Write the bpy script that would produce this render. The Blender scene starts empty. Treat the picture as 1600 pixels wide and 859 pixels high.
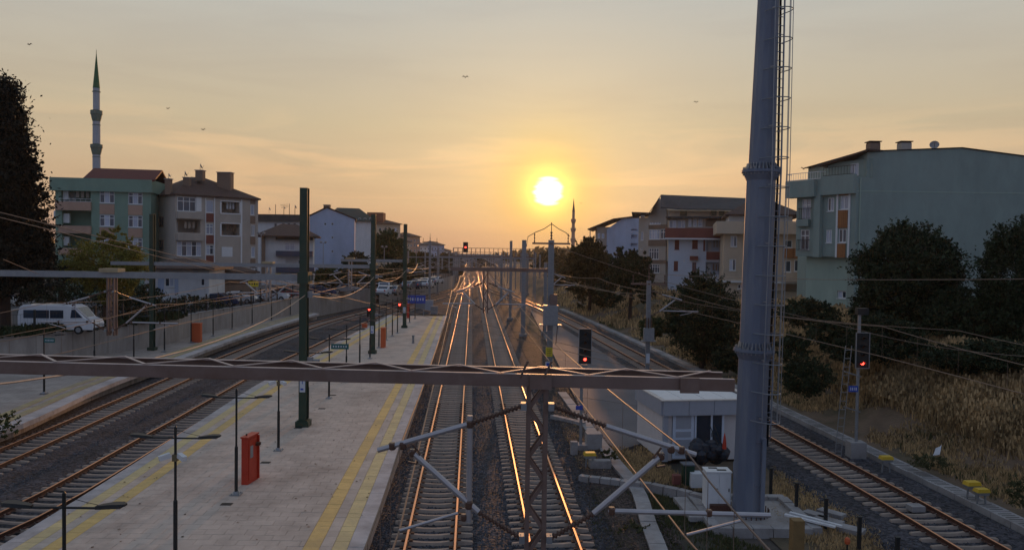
import bpy, math, random
from mathutils import Vector, Matrix
random.seed(7)
SC = bpy.context.scene
COL = SC.collection
V = Vector
R = math.radians
# ---------------------------------------------------------------- camera
CAMZ, FPX, CX, CY = 9.12, 1200.0, 800.0, 429.5
PITCH, ROLL = math.atan(35.5 / 1200.0), R(0.8)
cF = V((0, math.cos(PITCH), -math.sin(PITCH)))
_r0, _u0 = V((1, 0, 0)), V((0, math.sin(PITCH), math.cos(PITCH)))
cR = _r0 * math.cos(ROLL) + _u0 * math.sin(ROLL)
cU = -_r0 * math.sin(ROLL) + _u0 * math.cos(ROLL)
cam = bpy.data.cameras.new('camera')
camo = bpy.data.objects.new('camera', cam)
COL.objects.link(camo)
M = Matrix((cR, cU, -cF)).transposed().to_4x4()
M.translation = V((0, 0, CAMZ))
camo.matrix_world = M
cam.sensor_width = 36.0
cam.lens = 36.0 * FPX / 1600.0
cam.clip_start, cam.clip_end = 0.2, 6000
SC.camera = camo

def ray(px, py):
    return cF + cR * ((px - CX) / FPX) + cU * ((CY - py) / FPX)
def G(px, py, z=0.0):            # point of a horizontal plane seen at a pixel
    d = ray(px, py)
    t = (z - CAMZ) / d.z
    return V((d.x * t, d.y * t, z))
def At(px, py, Y):               # point of the vertical plane y = Y
    d = ray(px, py)
    t = Y / d.y
    return V((d.x * t, Y, CAMZ + d.z * t))

# ---------------------------------------------------------------- light
sd = ray(856, 299).normalized()
SUN_EL = math.asin(sd.z)
SUN_AZ = math.atan2(sd.x, sd.y)        # from +Y towards +X
SUN_STRENGTH, SKY_STRENGTH = 1.3, 0.004
sl = bpy.data.lights.new('sun', 'SUN')
sl.energy = SUN_STRENGTH
sl.angle = R(0.55)
sl.color = (1.0, 0.46, 0.17)
so = bpy.data.objects.new('sun', sl)
COL.objects.link(so)
so.rotation_euler = (-sd).to_track_quat('-Z', 'Y').to_euler()
so.location = (0, 0, 60)

world = bpy.data.worlds.new('World')
SC.world = world
world.use_nodes = True
wn, wl = world.node_tree.nodes, world.node_tree.links
wn.clear()
def wnode(t, **k):
    n = wn.new(t)
    for a, b in k.items():
        setattr(n, a, b)
    return n
def wmath(op, a, b=None, c=None):
    n = wn.new('ShaderNodeMath'); n.operation = op
    for i, v in enumerate((a, b, c)):
        if v is None: continue
        if isinstance(v, (int, float)): n.inputs[i].default_value = v
        else: wl.new(v, n.inputs[i])
    return n.outputs[0]
tc = wnode('ShaderNodeTexCoord')
nrm = wnode('ShaderNodeVectorMath', operation='NORMALIZE'); wl.new(tc.outputs['Generated'], nrm.inputs[0])
dirv = nrm.outputs[0]
sep = wnode('ShaderNodeSeparateXYZ'); wl.new(dirv, sep.inputs[0])
sky = wnode('ShaderNodeTexSky', sky_type='NISHITA')
sky.sun_disc = False
sky.sun_elevation = SUN_EL
sky.sun_rotation = SUN_AZ
sky.altitude = 80
sky.air_density = 1.0; sky.dust_density = 2.0; sky.ozone_density = 1.5
dot = wnode('ShaderNodeVectorMath', operation='DOT_PRODUCT'); wl.new(dirv, dot.inputs[0]); dot.inputs[1].default_value = sd
D = dot.outputs['Value']
def wramp(fac, stops, interp='LINEAR'):
    n = wn.new('ShaderNodeValToRGB'); n.color_ramp.interpolation = interp
    e = n.color_ramp.elements
    e[0].position, e[0].color = stops[0][0], (*stops[0][1], 1)
    e[1].position, e[1].color = stops[-1][0], (*stops[-1][1], 1)
    for p, c in stops[1:-1]:
        x = e.new(p); x.color = (*c, 1)
    if fac is not None: wl.new(fac, n.inputs[0])
    return n.outputs[0]
def wmix(bt, f, a, b):
    n = wn.new('ShaderNodeMix'); n.data_type = 'RGBA'; n.blend_type = bt
    if isinstance(f, (int, float)): n.inputs[0].default_value = f
    else: wl.new(f, n.inputs[0])
    for i, v in ((6, a), (7, b)):
        if isinstance(v, tuple): n.inputs[i].default_value = (*v, 1)
        else: wl.new(v, n.inputs[i])
    return n.outputs[2]
zc = wmath('MAXIMUM', sep.outputs['Z'], 0.0)
front = wramp(zc, [(0.0, (0.38, 0.225, 0.165)), (0.022, (0.40, 0.25, 0.18)), (0.06, (0.575, 0.39, 0.235)), (0.09, (0.60, 0.425, 0.255)), (0.157, (0.565, 0.46, 0.30)),
                   (0.30, (0.50, 0.49, 0.44)), (0.6, (0.34, 0.38, 0.42)), (1.0, (0.20, 0.27, 0.38))])
back = wramp(zc, [(0.0, (0.24, 0.24, 0.31)), (0.25, (0.22, 0.27, 0.39)), (1.0, (0.18, 0.25, 0.38))])
# warm veil towards the sun, dusk blue away from it
fb = wmath('SMOOTH_MIN', 1.0, wmath('MAXIMUM', wmath('MULTIPLY_ADD', D, 0.75, 0.33), 0.0), 0.1)
base = wmix('MIX', fb, back, front)
nish = wmix('MULTIPLY', 1.0, sky.outputs[0], (SKY_STRENGTH, SKY_STRENGTH, SKY_STRENGTH))
base = wmix('ADD', 1.0, base, nish)
# thin streaked cirrus veils
mp = wnode('ShaderNodeMapping'); wl.new(dirv, mp.inputs[0]); mp.inputs['Scale'].default_value = (2.2, 2.2, 16.0); mp.inputs['Rotation'].default_value = (0.0, R(8), 0.0)
cn = wnode('ShaderNodeTexNoise'); wl.new(mp.outputs[0], cn.inputs['Vector'])
cn.inputs['Scale'].default_value = 1.6; cn.inputs['Detail'].default_value = 6; cn.inputs['Roughness'].default_value = 0.55; cn.inputs['Distortion'].default_value = 0.6
cl = wramp(cn.outputs['Fac'], [(0.40, (0, 0, 0)), (0.72, (1, 1, 1))], 'EASE')
clf = wmath('MULTIPLY', cl, wramp(zc, [(0.0, (0.1,)*3), (0.08, (1.0,)*3), (0.2, (0.75,)*3), (0.6, (0.3,)*3)]))
base = wmix('MULTIPLY', wmath('MULTIPLY', clf, 0.5), base, (0.86, 0.84, 0.86))
CLX = 4.1
cn2 = wnode('ShaderNodeTexNoise'); mp3 = wnode('ShaderNodeMapping'); wl.new(dirv, mp3.inputs[0]); mp3.inputs['Scale'].default_value = (2.6, 2.6, 22.0); mp3.inputs['Rotation'].default_value = (0.0, R(-7), 0.0); mp3.inputs['Location'].default_value = (CLX, 0.0, 0.0); wl.new(mp3.outputs[0], cn2.inputs['Vector'])
cn2.inputs['Scale'].default_value = 1.1; cn2.inputs['Detail'].default_value = 5; cn2.inputs['Distortion'].default_value = 1.0
cl2 = wramp(cn2.outputs['Fac'], [(0.47, (0, 0, 0)), (0.66, (1, 1, 1))], 'EASE')
cl2f = wmath('MULTIPLY', cl2, wramp(zc, [(0.0, (0.0,)*3), (0.07, (0.6,)*3), (0.12, (1.0,)*3), (0.18, (0.0,)*3)]))
base = wmix('ADD', wmath('MULTIPLY', cl2f, 0.9), base, (0.16, 0.075, 0.02))
# aureole and disc of the sun
Dm = wmath('MAXIMUM', D, 0.0)
g1 = wmath('POWER', Dm, 60.0)
g2 = wmath('POWER', Dm, 420.0)
g3 = wmath('POWER', Dm, 2600.0)
base = wmix('ADD', g1, base, (0.20, 0.13, 0.05))
base = wmix('MULTIPLY', g2, base, (1.0, 0.93, 0.55))
base = wmix('ADD', g2, base, (0.16, 0.08, 0.0))
base = wmix('ADD', g3, base, (1.3, 0.85, 0.16))
mp2 = wnode('ShaderNodeMapping'); wl.new(dirv, mp2.inputs[0]); mp2.inputs['Scale'].default_value = (14, 14, 120)
cn3 = wnode('ShaderNodeTexNoise'); wl.new(mp2.outputs[0], cn3.inputs['Vector']); cn3.inputs['Scale'].default_value = 1.5; cn3.inputs['Detail'].default_value = 3
Dd = wmath('ADD', D, wmath('MULTIPLY', wmath('SUBTRACT', cn3.outputs['Fac'], 0.5), 0.00025))
disc = wramp(wmath('MULTIPLY', wmath('SUBTRACT', Dd, 0.9996), 2500.0), [(0.42, (0, 0, 0)), (0.92, (1, 1, 1))], 'EASE')
base = wmix('ADD', disc, base, (3.2, 2.6, 1.4))
bg = wnode('ShaderNodeBackground'); wl.new(base, bg.inputs[0]); bg.inputs[1].default_value = 1.0
wo = wnode('ShaderNodeOutputWorld'); wl.new(bg.outputs[0], wo.inputs[0])

SC.view_settings.view_transform = 'Standard'
SC.view_settings.look = 'None'
SC.view_settings.exposure = 0.0
SC.view_settings.gamma = 1.0
SC.render.engine = 'CYCLES'
SC.cycles.max_bounces = 5
SC.cycles.volume_bounces = 0

# ---------------------------------------------------------------- materials
MATS = {}
def mat(name, col, rough=0.75, metal=0.0, var=0.25, scale=4.0, bump=0.0, bscale=30.0, island=0.0, objrand=0.0, emit=0.0, spec=0.4,
        stain=None, stain_scale=0.6, stretch=None, translucent=0.0, brick=None):
    if name in MATS: return MATS[name]
    m = bpy.data.materials.new(name); m.use_nodes = True
    n, l = m.node_tree.nodes, m.node_tree.links
    b = n['Principled BSDF']
    b.inputs['Roughness'].default_value = rough
    b.inputs['Metallic'].default_value = metal
    b.inputs['Specular IOR Level'].default_value = spec
    t = n.new('ShaderNodeTexCoord')
    vec = t.outputs['Object']
    if stretch:
        mpn = n.new('ShaderNodeMapping'); mpn.inputs['Scale'].default_value = stretch; l.new(vec, mpn.inputs[0]); vec = mpn.outputs[0]
    def mm(op, a, b_=None):
        x = n.new('ShaderNodeMath'); x.operation = op
        for i, v in enumerate((a, b_)):
            if v is None: continue
            if isinstance(v, (int, float)): x.inputs[i].default_value = v
            else: l.new(v, x.inputs[i])
        return x.outputs[0]
    ns = n.new('ShaderNodeTexNoise'); ns.inputs['Scale'].default_value = scale; ns.inputs['Detail'].default_value = 7; ns.inputs['Roughness'].default_value = 0.62
    l.new(vec, ns.inputs['Vector'])
    f = mm('MULTIPLY', mm('SUBTRACT', ns.outputs['Fac'], 0.5), var * 3.2)
    if island:
        g = n.new('ShaderNodeNewGeometry')
        f = mm('ADD', f, mm('MULTIPLY', mm('SUBTRACT', g.outputs['Random Per Island'], 0.5), island * 2))
    if objrand:
        g = n.new('ShaderNodeObjectInfo')
        f = mm('ADD', f, mm('MULTIPLY', mm('SUBTRACT', g.outputs['Random'], 0.5), objrand * 2))
    f = mm('MAXIMUM', mm('ADD', f, 1.0), 0.12)
    mul = n.new('ShaderNodeVectorMath'); mul.operation = 'SCALE'
    mul.inputs[0].default_value = col[:3]; l.new(f, mul.inputs['Scale'])
    out = mul.outputs[0]
    if stain:
        n2 = n.new('ShaderNodeTexNoise'); n2.inputs['Scale'].default_value = stain_scale; n2.inputs['Detail'].default_value = 8; n2.inputs['Roughness'].default_value = 0.7
        l.new(vec, n2.inputs['Vector'])
        rp = n.new('ShaderNodeValToRGB'); rp.color_ramp.elements[0].position = 0.45; rp.color_ramp.elements[1].position = 0.68
        l.new(n2.outputs['Fac'], rp.inputs[0])
        mx = n.new('ShaderNodeMix'); mx.data_type = 'RGBA'; l.new(rp.outputs[0], mx.inputs[0]); l.new(out, mx.inputs[6]); mx.inputs[7].default_value = (*stain, 1)
        out = mx.outputs[2]
    hgt = None
    if brick:
        bk = n.new('ShaderNodeTexBrick'); l.new(t.outputs['Object'], bk.inputs['Vector'])
        bk.inputs['Scale'].default_value = 1.0; bk.inputs['Brick Width'].default_value = brick[0]; bk.inputs['Row Height'].default_value = brick[1]
        bk.inputs['Mortar Size'].default_value = 0.02; bk.inputs['Color1'].default_value = (1, 1, 1, 1); bk.inputs['Color2'].default_value = (0.86, 0.86, 0.86, 1); bk.inputs['Mortar'].default_value = (0.6, 0.6, 0.6, 1)
        mx = n.new('ShaderNodeMix'); mx.data_type = 'RGBA'; mx.blend_type = 'MULTIPLY'; mx.inputs[0].default_value = 1; l.new(out, mx.inputs[6]); l.new(bk.outputs['Color'], mx.inputs[7])
        out = mx.outputs[2]
    l.new(out, b.inputs['Base Color'])
    if bump:
        nb = n.new('ShaderNodeTexNoise'); nb.inputs['Scale'].default_value = bscale; nb.inputs['Detail'].default_value = 4; l.new(vec, nb.inputs['Vector'])
        bp = n.new('ShaderNodeBump'); bp.inputs['Strength'].default_value = min(1.0, bump); bp.inputs['Distance'].default_value = 0.03 * max(1, bump)
        l.new(nb.outputs['Fac'], bp.inputs['Height']); l.new(bp.outputs[0], b.inputs['Normal'])
    if emit:
        b.inputs['Emission Color'].default_value = (*col[:3], 1); b.inputs['Emission Strength'].default_value = emit
    if translucent:
        tr = n.new('ShaderNodeBsdfTranslucent'); l.new(out, tr.inputs[0])
        ms = n.new('ShaderNodeMixShader'); ms.inputs[0].default_value = translucent
        l.new(b.outputs[0], ms.inputs[1]); l.new(tr.outputs[0], ms.inputs[2]); l.new(ms.outputs[0], n['Material Output'].inputs[0])
    MATS[name] = m
    return m

def ballast_mat(name, c1, c2, scale=11.0):
    m = bpy.data.materials.new(name); m.use_nodes = True
    n, l = m.node_tree.nodes, m.node_tree.links; b = n['Principled BSDF']; b.inputs['Roughness'].default_value = 0.85; b.inputs['Specular IOR Level'].default_value = 0.25
    t = n.new('ShaderNodeTexCoord')
    vo = n.new('ShaderNodeTexVoronoi'); vo.inputs['Scale'].default_value = scale; vo.inputs['Randomness'].default_value = 1; l.new(t.outputs['Object'], vo.inputs['Vector'])
    sp = n.new('ShaderNodeSeparateColor'); l.new(vo.outputs['Color'], sp.inputs[0])
    rp = n.new('ShaderNodeValToRGB'); rp.color_ramp.elements[0].color = (*c1, 1); rp.color_ramp.elements[1].color = (*c2, 1); l.new(sp.outputs[0], rp.inputs[0])
    ns = n.new('ShaderNodeTexNoise'); ns.inputs['Scale'].default_value = 0.5; ns.inputs['Detail'].default_value = 6; l.new(t.outputs['Object'], ns.inputs['Vector'])
    r2 = n.new('ShaderNodeValToRGB'); r2.color_ramp.elements[0].position = 0.3; r2.color_ramp.elements[1].position = 0.7
    r2.color_ramp.elements[0].color = (0.62, 0.58, 0.55, 1); r2.color_ramp.elements[1].color = (1.15, 1.1, 1.1, 1); l.new(ns.outputs['Fac'], r2.inputs[0])
    mx = n.new('ShaderNodeMix'); mx.data_type = 'RGBA'; mx.blend_type = 'MULTIPLY'; mx.inputs[0].default_value = 1; l.new(rp.outputs[0], mx.inputs[6]); l.new(r2.outputs[0], mx.inputs[7])
    l.new(mx.outputs[2], b.inputs['Base Color'])
    bp = n.new('ShaderNodeBump'); bp.inputs['Strength'].default_value = 1.0; bp.inputs['Distance'].default_value = 0.06; bp.invert = True
    l.new(vo.outputs['Distance'], bp.inputs['Height']); l.new(bp.outputs[0], b.inputs['Normal'])
    MATS[name] = m
    return m

m_ballast = ballast_mat('ballast grey', (0.014, 0.015, 0.018), (0.105, 0.105, 0.12), 9.0)
m_ballast_rust = ballast_mat('ballast rusty', (0.024, 0.018, 0.016), (0.13, 0.098, 0.086), 9.0)
m_stone = mat('ballast stone', (0.075, 0.075, 0.085), 0.85, var=0.2, island=0.55)
m_stone_w = mat('ballast stone brown', (0.08, 0.062, 0.052), 0.85, var=0.2, island=0.55)
m_dirt = mat('trackside soil', (0.085, 0.068, 0.057), 0.95, var=0.35, scale=1.5, bump=1.0, bscale=14, stain=(0.045, 0.05, 0.025), stain_scale=0.35)
m_sleeper = mat('concrete sleeper', (0.34, 0.265, 0.21), 0.8, var=0.22, scale=5, bump=0.3, objrand=0.12, island=0.1)
m_rust = mat('rail rust', (0.085, 0.035, 0.022), 0.75, var=0.3, scale=9)
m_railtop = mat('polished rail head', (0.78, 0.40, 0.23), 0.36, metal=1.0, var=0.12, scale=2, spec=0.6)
m_paver = mat('platform paver', (0.60, 0.485, 0.395), 0.8, spec=0.15, var=0.14, scale=2.2, bump=0.15, island=0.05, objrand=0.05, stain=(0.40, 0.315, 0.255), stain_scale=0.45)
m_paver_brk = mat('far platform paving', (0.44, 0.37, 0.32), 0.75, var=0.2, scale=1.4, stain=(0.30, 0.25, 0.215), stain_scale=0.3, brick=(0.8, 0.4))
m_coping = mat('platform edge concrete', (0.50, 0.45, 0.43), 0.7, var=0.16, scale=2, bump=0.2, island=0.08, objrand=0.08, stain=(0.28, 0.25, 0.24))
m_tact2 = mat('pale yellow tactile paving', (0.66, 0.52, 0.25), 0.65, var=0.14, scale=5, bump=0.5, bscale=24, island=0.08, objrand=0.08, stain=(0.50, 0.40, 0.22))
m_tact = mat('yellow tactile paving', (0.74, 0.49, 0.17), 0.65, var=0.14, scale=5, bump=0.5, bscale=24, island=0.09, objrand=0.09, stain=(0.55, 0.38, 0.16))
m_concrete = mat('weathered concrete', (0.36, 0.325, 0.30), 0.85, var=0.2, scale=1.6, bump=0.3, stain=(0.26, 0.23, 0.205), stain_scale=0.6, stretch=(1.2, 1.2, 0.35))
m_conc_l = mat('pale concrete', (0.34, 0.32, 0.31), 0.8, var=0.2, scale=2.5, bump=0.3, island=0.12, stain=(0.2, 0.18, 0.17))
m_asphalt = mat('asphalt', (0.075, 0.072, 0.075), 0.9, var=0.2, scale=3, bump=0.4, bscale=50)
m_yard = mat('paved yard', (0.155, 0.14, 0.145), 0.8, var=0.15, scale=1.0, bump=0.3, bscale=40, stain=(0.11, 0.10, 0.10), stain_scale=0.25)
m_green = mat('dark green paint', (0.028, 0.055, 0.035), 0.45, var=0.2, scale=3)
m_black = mat('black steel', (0.018, 0.02, 0.02), 0.5, var=0.2)
m_galv = mat('galvanised steel', (0.30, 0.31, 0.32), 0.5, metal=0.55, var=0.18, scale=5)
m_beam = mat('brown grey steel', (0.215, 0.145, 0.12), 0.5, metal=0.1, var=0.2, scale=2, stain=(0.17, 0.10, 0.07), stain_scale=1.2)
m_tube = mat('aluminium tube', (0.48, 0.45, 0.45), 0.42, metal=0.5, var=0.12, scale=4)
m_insul = mat('brown insulator', (0.12, 0.065, 0.045), 0.3, var=0.2)
m_wire = mat('catenary wire', (0.24, 0.17, 0.13), 0.55, metal=0.4, var=0.1)
m_tower = mat('tower steel blue grey', (0.145, 0.17, 0.225), 0.62, metal=0.0, var=0.2, scale=1.2, bump=0.15, stain=(0.22, 0.235, 0.27), stain_scale=0.9, stretch=(1.5, 1.5, 0.25))
m_red = mat('red paint', (0.50, 0.045, 0.02), 0.45, var=0.15)
m_orange = mat('orange red paint', (0.60, 0.12, 0.04), 0.5, var=0.15)
m_yellow = mat('yellow plastic', (0.65, 0.42, 0.03), 0.5, var=0.12, objrand=0.05)
m_redlamp = mat('red signal lamp', (1.0, 0.05, 0.03), 0.4, emit=7.0, var=0)
m_lens = mat('unlit signal lens', (0.07, 0.03, 0.015), 0.15, var=0.1)
m_white = mat('white paint', (0.70, 0.70, 0.70), 0.5, var=0.08)
m_whiteb = mat('blue white enamel', (0.60, 0.63, 0.68), 0.4, var=0.08)
m_blue = mat('blue sign', (0.03, 0.08, 0.42), 0.4, var=0.05)
m_teal = mat('dark teal sign', (0.02, 0.13, 0.13), 0.4, var=0.05)
m_yelsign = mat('yellow sign', (0.72, 0.55, 0.04), 0.5, var=0.08)
m_glass = mat('window glass', (0.035, 0.05, 0.075), 0.07, var=0.1, spec=0.9, objrand=0.3)
m_curt = mat('curtained glass', (0.42, 0.45, 0.54), 0.12, var=0.25, scale=6, spec=0.8, objrand=0.25, stretch=(6, 6, 0.5))
m_dark = mat('dark interior', (0.025, 0.022, 0.02), 0.9)
m_sunglow = mat('pane with painted sun glow', (1.0, 0.45, 0.15), 0.2, emit=0.9, var=0.1)  # no lamp: sunset glow put into the pane as emission
m_rubber = mat('tyre rubber', (0.015, 0.015, 0.015), 0.8)
m_bark = mat('bark', (0.075, 0.048, 0.035), 0.9, var=0.3, scale=6, bump=1.0, bscale=20, stretch=(3, 3, 0.6))
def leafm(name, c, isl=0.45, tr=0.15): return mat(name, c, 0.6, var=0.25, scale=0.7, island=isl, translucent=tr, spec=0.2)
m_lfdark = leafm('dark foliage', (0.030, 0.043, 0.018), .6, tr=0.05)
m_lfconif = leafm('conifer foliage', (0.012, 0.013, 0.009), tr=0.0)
m_lfmid = leafm('green foliage', (0.055, 0.075, 0.025))
m_lfyel = leafm('yellow green foliage', (0.20, 0.19, 0.04), tr=0.3)
m_lfwarm = leafm('olive foliage', (0.065, 0.055, 0.02))
m_grass_dry = mat('dry grass', (0.47, 0.33, 0.17), 0.8, var=0.55, scale=0.5, island=0.6, translucent=0.3)
m_grass_grn = mat('green weeds', (0.085, 0.09, 0.038), 0.8, var=0.3, scale=0.6, island=0.4, translucent=0.3)
m_roof_red = mat('red roof sheet', (0.15, 0.028, 0.018), 0.7, var=0.2, scale=2, brick=(0.3, 0.35))
m_roof_brn = mat('brown roof tile', (0.10, 0.058, 0.045), 0.85, var=0.25, scale=1.5, bump=0.4, bscale=9, brick=(0.3, 0.35))
m_roof_gry = mat('dark grey roof', (0.075, 0.07, 0.07), 0.8, var=0.25, scale=1.5, brick=(0.3, 0.35))
m_roof_grn = mat('dark green roof', (0.03, 0.05, 0.045), 0.75, var=0.2)
def wallm(name, c, st=None): return mat(name, c, 0.85, var=0.10, scale=0.9, bump=0.1, stain=st or tuple(x * 0.82 for x in c), stain_scale=0.3, stretch=(1, 1, 0.45))
m_w_green = wallm('green render', (0.23, 0.33, 0.255))
m_w_salmon = wallm('salmon render', (0.50, 0.32, 0.235))
m_w_beige = wallm('beige grey render', (0.45, 0.39, 0.335))
m_w_brown = wallm('brown render', (0.24, 0.165, 0.12))
m_w_maroon = wallm('maroon panel', (0.22, 0.075, 0.06))
m_w_white = wallm('white render', (0.68, 0.67, 0.67))
m_w_blue = wallm('pale blue render', (0.42, 0.49, 0.63))
m_w_cream = wallm('cream render', (0.56, 0.45, 0.34))
m_w_teal = wallm('grey green render', (0.27, 0.335, 0.305))
m_w_tealc = wallm('pale green render', (0.36, 0.45, 0.38))
m_wood = mat('brown slatted cladding', (0.36, 0.15, 0.055), 0.7, var=0.15, brick=(3.0, 0.16))
m_panel = mat('grey blue cladding panel', (0.40, 0.42, 0.47), 0.45, metal=0.1, var=0.08)

# ---------------------------------------------------------------- mesh builder
ROOT = {}
class MB:
    def __init__(s): s.v, s.f, s.mi = [], [], []
    def poly(s, pts, mi=0):
        k = len(s.v); s.v += [tuple(p) for p in pts]; s.f.append(tuple(range(k, k + len(pts)))); s.mi.append(mi)
    def hexa(s, p, mi=0):          # 8 points: bottom 4 ccw, top 4
        k = len(s.v); s.v += [tuple(q) for q in p]
        for f in ((0, 3, 2, 1), (4, 5, 6, 7), (0, 1, 5, 4), (1, 2, 6, 5), (2, 3, 7, 6), (3, 0, 4, 7)):
            s.f.append(tuple(k + i for i in f)); s.mi.append(mi)
    def box(s, c, d, rz=0.0, mi=0, taper=1.0):
        cx, cy, cz = c; hx, hy, hz = d[0] / 2, d[1] / 2, d[2] / 2
        ca, sa = math.cos(rz), math.sin(rz); P = []
        for z, t in ((-hz, 1), (hz, taper)):
            for x, y in ((-hx, -hy), (hx, -hy), (hx, hy), (-hx, hy)):
                x, y = x * t, y * t
                P.append((cx + x * ca - y * sa, cy + x * sa + y * ca, cz + z))
        s.hexa(P, mi)
    def bar(s, p, q, w, h=None, up=(0, 0, 1), mi=0):
        p, q = V(p), V(q); h = h or w; d = (q - p)
        if d.length < 1e-6: return
        d.normalize(); u = V(up)
        if abs(d.dot(u)) > 0.98: u = V((0, 1, 0))
        r = d.cross(u).normalized(); u2 = r.cross(d)
        P = []
        for b in (p, q):
            for a, c in ((-1, -1), (1, -1), (1, 1), (-1, 1)): P.append(b + r * (a * w / 2) + u2 * (c * h / 2))
        s.hexa(P, mi)
    def tube(s, pts, r, n=6, cap=True, mi=0):
        pts = [V(p) for p in pts]; m = len(pts)
        rs = r if isinstance(r, (list, tuple)) else [r] * m
        k = len(s.v)
        for i, p in enumerate(pts):
            d = (pts[min(i + 1, m - 1)] - pts[max(i - 1, 0)])
            if d.length < 1e-9: d = V((0, 0, 1))
            d.normalize()
            a = V((0, 0, 1)) if abs(d.z) < 0.95 else V((0, 1, 0))
            e1 = d.cross(a).normalized(); e2 = d.cross(e1)
            for j in range(n):
                t = 2 * math.pi * j / n
                s.v.append(tuple(p + (e1 * math.cos(t) + e2 * math.sin(t)) * rs[i]))
        for i in range(m - 1):
            for j in range(n):
                a, b = k + i * n + j, k + i * n + (j + 1) % n
                s.f.append((a, a + n, b + n, b)); s.mi.append(mi)
        if cap and n > 2:
            s.f.append(tuple(k + j for j in range(n))); s.mi.append(mi)
            s.f.append(tuple(k + (m - 1) * n + j for j in reversed(range(n)))); s.mi.append(mi)
    def lathe(s, prof, n=12, c=(0, 0, 0), mi=0):     # prof [(r,z)]
        s.tube([(c[0], c[1], c[2] + z) for r, z in prof], [max(r, 0.002) for r, z in prof], n, True, mi)
    def prism(s, pts, thick, mi=0):      # closed planar polygon extruded by vector
        t = V(thick); n = len(pts); k = len(s.v)
        s.v += [tuple(p) for p in pts] + [tuple(V(p) + t) for p in pts]
        s.f.append(tuple(range(k, k + n))); s.f.append(tuple(k + n + i for i in reversed(range(n))))
        s.mi += [mi, mi]
        for i in range(n):
            j = (i + 1) % n
            s.f.append((k + i, k + n + i, k + n + j, k + j)); s.mi.append(mi)
    def build(s, name, mats, parent=None, smooth=False, kind=None, label=None):
        me = bpy.data.meshes.new(name)
        off = ROOT.get(parent.name, V((0, 0, 0))) if parent else V((0, 0, 0))
        vs = s.v if off.length < 1e-9 else [(a - off.x, b - off.y, c - off.z) for a, b, c in s.v]
        me.from_pydata(vs, [], s.f)
        if not isinstance(mats, (list, tuple)): mats = [mats]
        for m in mats: me.materials.append(m)
        if len(mats) > 1: me.polygons.foreach_set('material_index', s.mi)
        if smooth: me.polygons.foreach_set('use_smooth', [True] * len(s.f))
        me.update()
        o = bpy.data.objects.new(name, me); COL.objects.link(o)
        if parent:
            o.parent = parent; ROOT[o.name] = off
        if kind: o['kind'] = kind
        if label: o['label'] = label
        return o
def tag(o, label, cat, group=None, kind=None):
    o['label'] = label; o['category'] = cat
    if group: o['group'] = group
    if kind: o['kind'] = kind
    return o
def thing(name, label, cat, loc=(0, 0, 0), group=None):
    o = bpy.data.objects.new(name, None); COL.objects.link(o)
    o.location = loc; o.empty_display_size = 0.3
    ROOT[o.name] = V(loc)
    return tag(o, label, cat, group)
def kids(o): return [c for c in bpy.data.objects if c.parent == o]
KC = {}
def clone(root, loc, rz=0.0, label=None, group=None, scale=1.0, skip=()):
    def cp(o, par):
        c = o.copy(); COL.objects.link(c); c.parent = par
        for ch in KC[o.name]:
            if ch.name.split('.')[0] in skip: continue
            cp(ch, c)
        return c
    def reg(o):
        if o.name not in KC:
            KC[o.name] = kids(o)
        for ch in KC[o.name]: reg(ch)
    reg(root)
    c = cp(root, None)
    c.location = loc; c.rotation_euler = (0, 0, rz); c.scale = (scale,) * 3
    if label: c['label'] = label
    if group: c['group'] = group
    return c
def struct(mb, name, m, label=None, **k):
    o = mb.build(name, m, **k); o['kind'] = 'structure'
    if label: o['label'] = label
    return o

# ---------------------------------------------------------------- paths
class Path:
    def __init__(s, pts, n=14):
        pts = [V((p[0], p[1], 0)) for p in pts]
        P = [pts[0] * 2 - pts[1]] + pts + [pts[-1] * 2 - pts[-2]]
        s.p = []
        for i in range(1, len(P) - 2):
            a, b, c, d = P[i - 1:i + 3]
            for k in range(n):
                t = k / n
                s.p.append(0.5 * ((2 * b) + (c - a) * t + (2 * a - 5 * b + 4 * c - d) * t * t + (-a + 3 * b - 3 * c + d) * t ** 3))
        s.p.append(pts[-1])
        s.s = [0.0]
        for a, b in zip(s.p, s.p[1:]): s.s.append(s.s[-1] + (b - a).length)
        s.L = s.s[-1]
    def at(s, q):
        q = max(0, min(s.L - 1e-6, q)); lo, hi = 0, len(s.s) - 1
        while hi - lo > 1:
            m = (lo + hi) // 2
            if s.s[m] <= q: lo = m
            else: hi = m
        t = (q - s.s[lo]) / max(1e-9, s.s[hi] - s.s[lo])
        a, b = s.p[lo], s.p[hi]; tg = (b - a).normalized()
        return a.lerp(b, t), tg
    def off(s, q, lat, z=0.0):     # lat > 0 to the right
        p, t = s.at(q); return V((p.x + t.y * lat, p.y - t.x * lat, z))
    def x_at(s, y):
        for a, b in zip(s.p, s.p[1:]):
            if (a.y <= y <= b.y): return a.x + (b.x - a.x) * (y - a.y) / max(1e-9, b.y - a.y)
        a, b = (s.p[0], s.p[1]) if y < s.p[0].y else (s.p[-2], s.p[-1])
        return a.x + (b.x - a.x) * (y - a.y) / (b.y - a.y)
RZ = 0.22
def g2(l, z=RZ): return [G(a, b, z) for a, b in l]
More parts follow.
